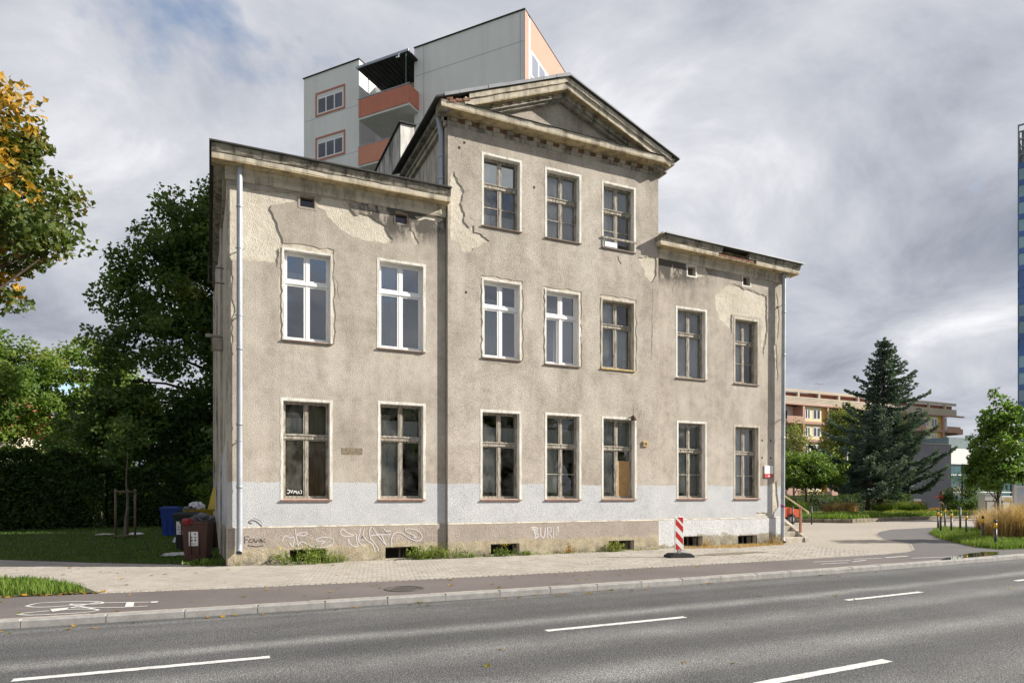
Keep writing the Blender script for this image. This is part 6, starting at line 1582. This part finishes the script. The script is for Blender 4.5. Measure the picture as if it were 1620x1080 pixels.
# fallen leaves
def fallen():
    rs = np.random.RandomState(9); A = []
    for poly, n in (([(-9, -3.7), (-2, -3.9), (-2, -3.5), (-9, -3.3)], 170), ([(-6, -6.2), (8, -6.3), (12, -4.6), (-6, -3.9)], 46), ([(-9, -6.72), (14, -7.0), (14, -6.6), (-9, -6.45)], 80), ([(-6, -3), (4, -3.5), (4, -.3), (-5, 1.5)], 36), ([(-6, -12), (14, -12), (14, -7), (-6, -7)], 14), ([(-9, 3), (-.2, .5), (-.5, 8), (-9, 9)], 60)):
        p = scatter(poly, n, rs); z = np.full(n, .009 if poly[0][1] > -6.5 else -.091); A.append(np.column_stack([p, z]))
    P = np.concatenate(A); n = len(P)
    V, F, k = leaf_cloud(P, rs.uniform(.05, .11, n), rs, 5.0, True)
    setp(np_mesh('fallen_leaves', V, F, MAT['lf_maple'], None, np.repeat(np.clip(rs.normal(.8, .12, n), 0, 1), k)), kind='stuff')
fallen()

# ------------------------------------------------------------------ street furniture, bins, litter
def bin_(name, label, loc, rz, body, lid_c, w=.58, d=.70, h=1.0, lid_open=None, fill=None, sticker=None):
    t = empty(name, label, 'bin', loc, rz)
    m = simple('bin_plastic_' + name, body, 0.55, 0.12, 4, 0.3); ml = simple('bin_lid_' + name, lid_c, 0.5, 0.1, 4, 0.3)
    b = MB(); k = .40
    lo = [(-w * k, -d * k), (w * k, -d * k), (w * k, d * k), (-w * k, d * k)]; hi = [(-w / 2, -d / 2), (w / 2, -d / 2), (w / 2, d / 2), (-w / 2, d / 2)]; i_ = [(x * .9, y * .9) for x, y in hi]
    vs = [(x, y, .06) for x, y in lo] + [(x, y, h) for x, y in hi] + [(x, y, h) for x, y in i_] + [(x * .8, y * .8, h - .35) for x, y in hi]
    fs = [(0, 3, 2, 1)] + [(i, (i + 1) % 4, 4 + (i + 1) % 4, 4 + i) for i in range(4)] + [(4 + i, 4 + (i + 1) % 4, 8 + (i + 1) % 4, 8 + i) for i in range(4)] + [(8 + i, 8 + (i + 1) % 4, 12 + (i + 1) % 4, 12 + i) for i in range(4)] + [(12, 13, 14, 15)]
    b.add(vs, fs); b.build('body', m, t)
    r = MB()
    for x0, x1, y0, y1 in ((-w / 2 - .03, w / 2 + .03, -d / 2 - .035, -d / 2 + .012), (-w / 2 - .03, -w / 2 + .012, -d / 2 + .012, d / 2 + .03), (w / 2 - .012, w / 2 + .03, -d / 2 + .012, d / 2 + .03)): r.box(x0, x1, y0, y1, h - .05, h + .012)
    r.tube([(-w / 2 + .02, d / 2 + .06, h - .02), (w / 2 - .02, d / 2 + .06, h - .02)], .018, 6)
    r.build('rim', m, t)
    q = MB()
    for x in (-w * .16, w * .16): q.box(x - .012, x + .012, -d * .44 - .03, -d * .44 + .03, .2, h - .08)
    q.build('rib', m, t)
    for sx in (-1, 1):
        wv = MB().tube([(sx * w * .36 - .03, d * .38, .10), (sx * w * .36 + .03, d * .38, .10)], .10, 14); wv.build('wheel', MAT['rubber'], t)
    L = MB()
    if lid_open is None: Mx = Matrix.Translation((0, 0, h + .014))
    else: Mx = Matrix.Translation((0, d / 2 + .05, h)) @ Matrix.Rotation(R(-lid_open), 4, 'X') @ Matrix.Translation((0, -d / 2 - .05, .01))
    L.bbox(-w / 2 - .03, w / 2 + .03, -d / 2 - .05, d / 2 + .05, 0, .055, .03, 0, Mx)
    L.bbox(-w / 2 + .06, w / 2 - .06, -d / 2 + .05, d / 2 - .04, .056, .085, .02, 0, Mx)
    L.build('lid', ml, t)
    if sticker:
        sx0, sz0, sw_, sh = sticker
        yk_ = lambda z: -d * k - (d * .5 - d * k) * (z - .06) / (h - .06) - .006
        st_ = MB().add([(sx0, yk_(sz0), sz0), (sx0 + sw_, yk_(sz0), sz0), (sx0 + sw_, yk_(sz0 + sh), sz0 + sh), (sx0, yk_(sz0 + sh), sz0 + sh)], [(0, 1, 2, 3)]).build('sticker', MAT['pvc'], t, fix=False)
        for q_, (u, v, a, bb, col) in enumerate(((.62, .78, .14, .13, 'spray_black'), (.2, .55, .2, .1, 'mark_red'), (.6, .55, .2, .1, 'mark_green'), (.22, .35, .2, .09, 'spray_black'), (.6, .35, .2, .1, 'spray_black'), (.3, .14, .45, .035, 'spray_black'))):
            z0 = sz0 + sh * v; MB().add([(sx0 + sw_ * u, yk_(z0) - .003, z0), (sx0 + sw_ * (u + a), yk_(z0) - .003, z0), (sx0 + sw_ * (u + a), yk_(z0 + sh * bb) - .003, z0 + sh * bb), (sx0 + sw_ * u, yk_(z0 + sh * bb) - .003, z0 + sh * bb)], [(0, 1, 2, 3)]).build('printed_mark', MAT[col], st_, fix=False)
    return t
MAT['rubber'] = simple('black_rubber', (0.03, 0.03, 0.032), 0.8, 0.2, 6); MAT['mark_red'] = simple('mark_red', (0.45, 0.12, 0.06)); MAT['mark_green'] = simple('mark_green', (0.15, 0.30, 0.08))
bin_('brown_bin', 'brown wheeled bin overflowing with bags, the front one beside the house corner', (-.66, 1.55, 0), R(-14), (0.085, 0.042, 0.032), (0.085, 0.042, 0.032), .62, .66, 1.03, lid_open=250, sticker=(-.14, .42, .22, .36))
bin_('black_bin', 'black wheeled bin with a white sticker behind the brown bin', (-1.02, 5.6, 0), R(-10), (0.02, 0.024, 0.021), (0.02, 0.024, 0.021), .62, .72, 1.08, sticker=(-.24, .5, .2, .4))
bin_('blue_bin', 'blue wheeled bin standing left of the other bins', (-1.82, 13.4, 0), R(-12), (0.015, 0.055, 0.26), (0.012, 0.045, 0.22), .66, .74, 1.14)
bin_('yellow_bin', 'yellow bin with its lid thrown open behind the black bin', (-.74, 8.2, 0), R(-70), (0.34, 0.24, 0.012), (0.42, 0.30, 0.012), .66, .74, 1.20, lid_open=104)
def lumps(name, label, cat, loc, size, col, seed, n=5, gloss=.35):
    """crumpled plastic: displaced blobs joined in one skin"""
    rs = np.random.RandomState(seed); bm = bmesh.new(); bmesh.ops.create_icosphere(bm, subdivisions=4, radius=1)
    K = rs.normal(0, 3.2, (14, 3)); ph = rs.rand(14) * 6.28
    for v in bm.verts:
        p = np.array(v.co); s_ = 0
        for q in range(14): s_ += abs(math.sin(float(K[q] @ p) + ph[q])) / 14
        r = .45 + .95 * s_ + .10 * math.sin(float(K[3] @ p) * 3)
        v.co = (p[0] * r * size[0], p[1] * r * size[1], max(-.15, p[2]) * r * size[2])
    me = bpy.data.meshes.new(name); bm.to_mesh(me); bm.free(); me.materials.append(simple('skin_' + name, col, gloss, .35, 9, .5))
    o = link(bpy.data.objects.new(name, me)); o.location = loc
    return setp(o, label, cat)
lumps('rubbish_bag', 'dark crumpled rubbish bag heaped on top of the brown bin', 'rubbish bag', (-.55, 1.52, 1.02), (.25, .26, .20), (0.07, 0.075, 0.085), 1)
lumps('rubbish_bag', 'red rag of rubbish hanging over the left rim of the brown bin', 'rubbish bag', (-.88, 1.40, .98), (.16, .18, .14), (0.28, 0.02, 0.03), 2)
lumps('rubbish_bag', 'white plastic bag on the heap of the yellow bin', 'rubbish bag', (-.80, 8.1, 1.26), (.24, .22, .20), (0.60, 0.58, 0.62), 3)
lumps('rubbish_bag', 'grey black rubbish bag filling the yellow bin', 'rubbish bag', (-1.0, 8.0, 1.2), (.2, .2, .13), (0.05, 0.05, 0.045), 4)
lumps('plastic_bag', 'white plastic bag with a red edge lying at the foot of the blue bin', 'plastic bag', (-1.35, 9.2, .05), (.20, .16, .17), (0.62, 0.62, 0.70), 5)
lumps('paper_sheet', 'crumpled white sheet lying on the grass in front of the black bin', 'litter', (-1.22, 3.4, .03), (.36, .22, .07), (0.55, 0.55, 0.55), 6, gloss=.7)
lumps('paper_scrap', 'small white paper scrap in the grass behind the stake frame', 'litter', (-3.2, 14.8, .05), (.26, .16, .07), (0.6, 0.6, 0.6), 7, gloss=.7)
lumps('paper_scrap', 'flat grey cardboard piece in the grass left of the stake frame', 'litter', (-4.4, 15.2, .04), (.32, .2, .05), (0.4, 0.38, 0.34), 8, gloss=.8)

# striped beacon
bc = empty('traffic_beacon', 'red and white striped traffic beacon standing before the white plinth', 'traffic beacon', (11.33, -2.68, 0), R(-10))
MB().prism([(-.36, 0), (.36, 0), (.36, .05), (.24, .115), (-.24, .115), (-.36, .05)], 'y', -.20, .20).build('foot', MAT['rubber'], bc)
MB().bbox(-.045, .045, -.03, .03, .1, .22, .01).build('stem', MAT['zinc_dull'], bc)
MAT['beacon_white'] = simple('reflective_white', (0.74, 0.74, 0.73), .35, .03); MAT['beacon_red'] = simple('reflective_red', (0.50, 0.03, 0.03), .35, .05)
pb = MB().bbox(-.125, .125, -.022, .022, .16, 1.12, .02).build('panel', MAT['beacon_white'], bc)
MB().bbox(-.03, .03, -.015, .015, 1.121, 1.17, .01).build('lug', MAT['beacon_white'], pb)
def clip_strip(c, h, w=.112, z0=.18, z1=1.10):
    """diagonal stripe clipped to the panel"""
    n = 8; lo, hi = [], []
    for i in range(n + 1):
        x = -w + 2 * w * i / n; a = c - (x / w) * .115
        lo.append((x, min(max(a, z0), z1))); hi.append((x, min(max(a + h, z0), z1)))
    return lo + hi[::-1]
for c in (.14, .47, .80, 1.0):
    p = clip_strip(c - (.02 if c < 1 else -.03), .165)
    n = len(p) // 2
    mb = MB(); lo = p[:n]; hi = p[n:][::-1]
    mb.add([(x, -.0235, z) for x, z in lo] + [(x, -.0235, z) for x, z in hi], [(i, i + 1, n + i + 1, n + i) for i in range(n - 1)])
    mb.build('red_stripe', MAT['beacon_red'], pb, fix=False)
flat('wet_patch', jag([(11.9, -2.55), (12.9, -2.15), (14.6, -2.2), (14.9, -2.45), (13.2, -2.75)], .04, .2, 3), 0.0085, simple('damp_sand', (0.20, 0.17, 0.125), .8, .3, 4))

# bollards with yellow bands
MAT['bollard'] = simple('dark_grey_paint', (0.045, 0.047, 0.052), .45, .15, 5, .4); MAT['yband'] = simple('yellow_band', (0.62, 0.36, 0.015), .45, .08, 5)
def bollard(loc, label, band=True, h=.98, proto_=[None], group=None):
    t = empty('bollard', label, 'bollard', (loc[0], loc[1], 0), 0, group)
    MB().tube([(0, 0, -.05), (0, 0, h - .28 if band else h - .02)], .042, 12).build('post', MAT['bollard'], t, True)
    if band:
        MB().tube([(0, 0, h - .28), (0, 0, h - .10)], .0435, 12).build('yellow_band', MAT['yband'], t, True)
        MB().tube([(0, 0, h - .10), (0, 0, h - .01), (0, 0, h)], [.042, .042, .02], 12).build('cap', MAT['bollard'], t, True)
    else: MB().tube([(0, 0, h - .02), (0, 0, h)], [.042, .02], 12).build('cap', MAT['bollard'], t, True)
    return t
GB = 'bollards along the grass island'
for (x, y), lb, hh in (((31.42, 3.06), 'leftmost banded bollard at the far tip of the grass island', 1.0), ((28.91, 1.35), 'second banded bollard from the left, close in front of the leftmost', 1.0),
                   ((34.87, 4.9), 'farthest banded bollard, behind the pair at the island tip', 1.05), ((29.34, 1.15), 'banded bollard alone right of the pair at the island tip', 1.0),
                   ((28.08, -.24), 'banded bollard in the middle of the row beside the plain grey one', .96), ((25.87, -2.15), 'second nearest banded bollard before the tan grasses', .93), ((22.9, -4.25), 'nearest and tallest looking banded bollard at the right edge', .90)):
    bollard((x, y), lb, True, hh, group=GB)
bollard((31.25, 1.93), 'plain grey bollard without a yellow band in the island row', False, 1.15)
bollard((30.3, 10.75), 'black post just right of the handrail on the plaza', False, 1.08)
bollard((31.61, 10.56), 'black post standing alone before the green bed', False, 1.10)

# orange red car mostly hidden behind the house corner
car = empty('parked_car', 'orange red car parked behind the corner, only its nose in view', 'car', (29.05, 11.75, 0), R(-4))
MAT['car'] = simple('orange_red_paint', (0.50, 0.09, 0.04), .25, .05, 1, .6); MAT['chrome'] = simple('bumper_grey', (0.45, 0.45, 0.47), .4, .1, 3, .5)
prof = [(-2.0, .42), (2.0, .42), (2.05, .62), (2.0, .86), (1.2, 1.0), (.62, 1.06), (.0, 1.50), (-1.25, 1.52), (-1.85, 1.05), (-2.02, .95), (-2.05, .6)]
bd = MB()
for y0, y1, s0, s1 in ((-.82, -.70, .96, 1.0), (-.70, .70, 1.0, 1.0), (.70, .82, 1.0, .96)):
    n = len(prof); vs = [(x * (s0), y0, .42 + (z - .42) * s0) for x, z in prof] + [(x * s1, y1, .42 + (z - .42) * s1) for x, z in prof]
    bd.add(vs, [(i, (i + 1) % n, n + (i + 1) % n, n + i) for i in range(n)] + ([tuple(range(n))[::-1]] if y0 < -.8 else []) + ([tuple(range(n, 2 * n))] if y1 > .8 else []))
bd.build('body', MAT['car'], car)
MB().add([(-1.2, -.826, 1.06), (.5, -.826, 1.06), (.0, -.80, 1.42), (-1.15, -.80, 1.43)], [(0, 1, 2, 3)]).build('side_window', MAT['glass_dark'], car, fix=False)
MB().add([(.66, -.66, 1.09), (.66, .66, 1.09), (.06, .62, 1.49), (.06, -.62, 1.49)], [(0, 1, 2, 3)]).build('windscreen', MAT['glass_dark'], car, fix=False)
MB().bbox(1.9, 2.12, -.84, .84, .40, .58, .03).build('bumper', MAT['chrome'], car)
MB().box(2.02, 2.065, -.45, .45, .60, .78).build('grille', MAT['rubber'], car)
for y in (-.62, .62): MB().bbox(1.85, 2.07, y - .17, y + .17, .60, .80, .02).build('headlight', MAT['pvc'], car)
for x in (-1.25, 1.3):
    for y in (-.78, .78):
        w = MB().tube([(x, y - .1, .31), (x, y + .1, .31)], .31, 20).build('wheel', MAT['rubber'], car)
        MB().tube([(x, y - .11, .31), (x, y + .11, .31)], .17, 14).build('rim', MAT['chrome'], w)

# thin lamp post in the bed
lp = empty('lamp_post', 'thin pale grey lamp post rising from the bed among the trees', 'lamp post', (56.5, 28.0, .2))
MB().tube([(0, 0, -.3), (0, 0, 5.6)], [.11, .07], 10).build('pole', MAT['zinc'], lp, True)
MB().tube([(0, 0, 5.6), (0, 0, 5.75), (0, 0, 6.0)], [.07, .2, .12], 10).build('lantern', MAT['offwhite'], lp, True)
# utility cabinets
MAT['cab'] = simple('cabinet_white', (0.62, 0.63, 0.60), .5, .05, 2)
cb = empty('utility_cabinet', 'pale utility cabinet left of the young maple trunk', 'utility cabinet', (51.2, 12.3, 0), R(-20))
MB().bbox(0, 1.25, 0, .6, .0, 1.75, .03).build('body', MAT['cab'], cb); MB().box(-.04, 1.29, -.04, .64, 1.751, 1.80).build('top', MAT['offwhite'], cb)
for q in range(2): MB().box(.03 + q * .61, .61 + q * .61, -.012, 0, .12, 1.68).build('door', MAT['cab'], cb)
for z in (.5, .9, 1.3): MB().box(.66, .71, -.03, -.0125, z, z + .12).build('handle', MAT['rubber'], cb)
cb = empty('utility_cabinet', 'second pale utility cabinet with an orange label behind the young maple trunk', 'utility cabinet', (53.3, 12.3, 0), R(-20))
MB().bbox(0, 1.15, 0, .6, .0, 1.65, .03).build('body', MAT['cab'], cb); MB().box(.2, .75, -.012, -.0, 1.25, 1.5).build('orange_label', MAT['yellow_sill'], cb); MB().box(.8, .86, -.03, 0, .8, .95).build('handle', MAT['rubber'], cb)
# wooden guard of the young maple
gd = empty('stake_frame', 'dark wooden stakes guarding the young maple trunk', 'tree guard', (48.2, 9.7, 0))
for x, y in ((-.5, -.5), (.5, -.5), (.5, .5), (-.5, .5)): MB().tube([(x, y, -.1), (x, y, 1.35)], .05, 6).build('post', MAT['stake'], gd)
for y in (-.5, .5): MB().tube([(-.55, y, 1.3), (.55, y, 1.3)], .05, 6).build('rail', MAT['stake'], gd)
# information board with red posts
ib = empty('information_board', 'large faded blue information board with a red post at the right edge', 'information board', (49.9, 9.6, 0), R(-26))
def board_mat():
    k = M('faded_map_print', .5, .3); v = k.obj()
    c = k.ramp(k.noise(1.6, 5, .6, vec=v), [(.3, (.36, .40, .52)), (.5, (.50, .53, .60)), (.62, (.58, .57, .60)), (.75, (.46, .38, .40))])
    z = k.xyz(v)[2]; c = k.mix(k.rng(k.ma('ADD', z, k.ma('MULTIPLY', k.noise(3, 3, .5, vec=v), .3)), .95, .75), c, (.13, .24, .48)); k.color(c); return k.m
MB().box(0, 1.9, -.04, .04, .45, 2.35).build('panel', MAT['offwhite'], ib); MB().box(.12, 1.78, -.05, -.041, .58, 2.25).build('map_print', board_mat(), ib)
for x in (-.06, 1.98): MB().bbox(x - .07, x + .07, -.07, .07, -.1, 2.75, .01).build('post', MAT['beacon_red'] if x > 1 else MAT['offwhite'], ib)
MB().bbox(1.5, 3.4, -.5, .5, 2.76, 3.0, .03).build('roof', MAT['apt_beige'], ib)

# person in red by the bikes
MAT['skin'] = simple('skin', (0.45, 0.27, 0.19), .6, .05); MAT['redtop'] = simple('red_jacket', (0.50, 0.02, 0.025), .8, .1, 6); MAT['whitecloth'] = simple('white_trousers', (0.62, 0.60, 0.60), .8, .08, 6); MAT['hair'] = simple('dark_hair', (0.03, 0.02, 0.015), .7)
def skinned(name, verts, edges, radii, mat, parent, level=2):
    me = bpy.data.meshes.new(name); me.from_pydata(verts, edges, []); o = link(bpy.data.objects.new(name, me)); o.parent = parent
    me.materials.append(mat)
    md = o.modifiers.new('skin', 'SKIN'); sv = me.skin_vertices
    if not sv: 
        bm = bmesh.new(); bm.from_mesh(me); bm.verts.layers.skin.verify(); bm.to_mesh(me); bm.free()
    for i, r in enumerate(radii): me.skin_vertices[0].data[i].radius = (r, r) if not isinstance(r, tuple) else r
    me.skin_vertices[0].data[0].use_root = True
    sb = o.modifiers.new('smooth', 'SUBSURF'); sb.levels = level; sb.render_levels = level
    return o
pe = empty('person', 'person in a red jacket and white shorts reaching out to the left near the shrubs', 'person', (54.2, 17.3, .25), R(-25))
V_ = [(0, 0, .92), (0, 0, 1.12), (0, 0, 1.38), (0, 0, 1.50), (0, -.01, 1.60), (0, -.01, 1.70), (-.09, 0, .86), (-.11, -.02, .48), (-.11, .02, .08), (-.11, -.12, .04), (.09, 0, .86), (.12, .02, .48), (.13, .05, .08), (.13, -.09, .04),
      (-.19, 0, 1.40), (-.44, -.05, 1.30), (-.68, -.10, 1.26), (.19, 0, 1.40), (.25, .02, 1.14), (.24, -.10, .92)]
E_ = [(0, 1), (1, 2), (2, 3), (3, 4), (4, 5), (0, 6), (6, 7), (7, 8), (8, 9), (0, 10), (10, 11), (11, 12), (12, 13), (2, 14), (14, 15), (15, 16), (2, 17), (17, 18), (18, 19)]
R_ = [(.15, .11), (.14, .10), (.17, .11), .055, .085, .09, .09, .058, .042, .035, .09, .058, .042, .035, .06, .045, .032, .06, .045, .032]
skinned('body', V_, E_, R_, MAT['skin'], pe)
skinned('jacket', [(0, 0, .95), (0, 0, 1.14), (0, 0, 1.37), (0, 0, 1.46), (-.19, 0, 1.40), (-.44, -.05, 1.30), (-.62, -.09, 1.265), (.19, 0, 1.40), (.25, .02, 1.14), (.245, -.07, .98)], [(0, 1), (1, 2), (2, 3), (2, 4), (4, 5), (5, 6), (2, 7), (7, 8), (8, 9)],
        [(.175, .135), (.165, .125), (.19, .13), .075, .075, .062, .052, .075, .062, .052], MAT['redtop'], pe)
skinned('shorts', [(0, 0, .94), (-.095, 0, .82), (-.112, -.02, .50), (.095, 0, .82), (.122, .015, .50)], [(0, 1), (1, 2), (0, 3), (3, 4)], [(.175, .135), .115, .095, .115, .095], MAT['whitecloth'], pe)
skinned('hair', [(0, .02, 1.66), (0, .02, 1.76), (0, .06, 1.60)], [(0, 1), (0, 2)], [.10, .075, .07], MAT['hair'], pe)
def bicycle(label, x, y, z, rz, col):
    t = empty('bicycle', label, 'bicycle', (x, y, z), rz); m = simple('bike_paint', col, .4, .1)
    for wx in (-.52, .52):
        r = MB(); n = 20
        pts = [(wx + .33 * math.cos(6.283 * i / n), 0, .34 + .33 * math.sin(6.283 * i / n)) for i in range(n + 1)]; r.tube(pts, .018, 5, 0, False)
        w = r.build('wheel', MAT['rubber'], t); sp_ = MB()
        for i in range(8): sp_.tube([(wx, 0, .34), (wx + .32 * math.cos(.785 * i), 0, .34 + .32 * math.sin(.785 * i))], .004, 3)
        sp_.build('spokes', MAT['chrome'], w)
    f = MB(); f.tube([(-.52, 0, .34), (-.05, 0, .32), (.36, 0, .78), (-.2, 0, .74), (-.05, 0, .32)], .022, 6); f.tube([(.36, 0, .84), (.52, 0, .34)], .02, 6); f.tube([(-.2, 0, .74), (-.52, 0, .34)], .015, 6); f.build('frame', m, t)
    MB().tube([(.30, -.26, .98), (.36, 0, 1.0), (.30, .26, .98)], .014, 6).build('handlebar', MAT['chrome'], t); MB().bbox(-.34, -.10, -.07, .07, .84, .90, .02).build('saddle', MAT['rubber'], t)
bicycle('bicycle with a red white frame leaning left of the person', 53.0, 18.2, .25, R(10), (0.4, 0.05, 0.05)); bicycle('dark bicycle parked beside the red one', 53.9, 18.5, .25, R(25), (0.08, 0.08, 0.09))
bs = empty('notice_box', 'small red and white box on legs left of the bicycles', 'notice box', (51.9, 17.9, .25), R(-20))
MB().bbox(-.3, .3, -.12, .12, .45, .95, .02).build('red_box', MAT['beacon_red'], bs); MB().box(-.31, .31, -.13, .13, .951, 1.15).build('white_top', MAT['offwhite'], bs); MB().box(-.2, -.12, -.05, .05, -.1, .449).build('leg', MAT['rubber'], bs); MB().box(.12, .2, -.05, .05, -.1, .449).build('leg', MAT['rubber'], bs)

# trees on the far side of the street, seen reflected in the ground floor panes
far_tree = None
for i, (x, y, sc) in enumerate(((-14, -41, 1.0), (-4, -43, 1.15), (6, -40, .95), (15, -42, 1.1), (25, -41, 1.0), (36, -43, 1.2), (48, -41, 1.05))):
    if far_tree is None:
        far_tree = make_tree('street_tree', 'round green tree in the row across the street', (x, y, 0), 7.0, .22, [(0, 0, 6.4, 4.2, 3.6, 3.4, 110, 90), (0, 0, 3.4, 3.8, 3, 2.4, 60, 90), (0, 0, 1.6, 4.4, 2, 1.4, 40, 80)], .5, MAT['lf_dark'], MAT['bark'], 120, clump=(.7, 1.3), limbs=16, group='trees in the row across the street')
        o = far_tree
    else:
        o = copy_tree(far_tree); o.location = (x, y, 0)
    o['label'] = 'round green street tree across the road, ' + ('opposite the left lawn, farthest left', 'opposite the left end of the house', 'opposite the house, left of its middle', 'opposite the right wing of the house', 'opposite the stone steps', 'opposite the grass island', 'opposite the planted bed, farthest right')[i]
    o.rotation_euler = (0, 0, i * 1.3); o.scale = (sc, sc, sc)

make_tree('roadside_tree', 'small tree by the road at the end of the grass island, just out of frame', (31.6, -5.1, 0), 4.6, .07, [(0, 0, 5.0, 1.5, .9, 1.2, 40, 50)], .2, MAT['lf_mid'], MAT['bark'], 130, clump=(.35, .7), limbs=12)
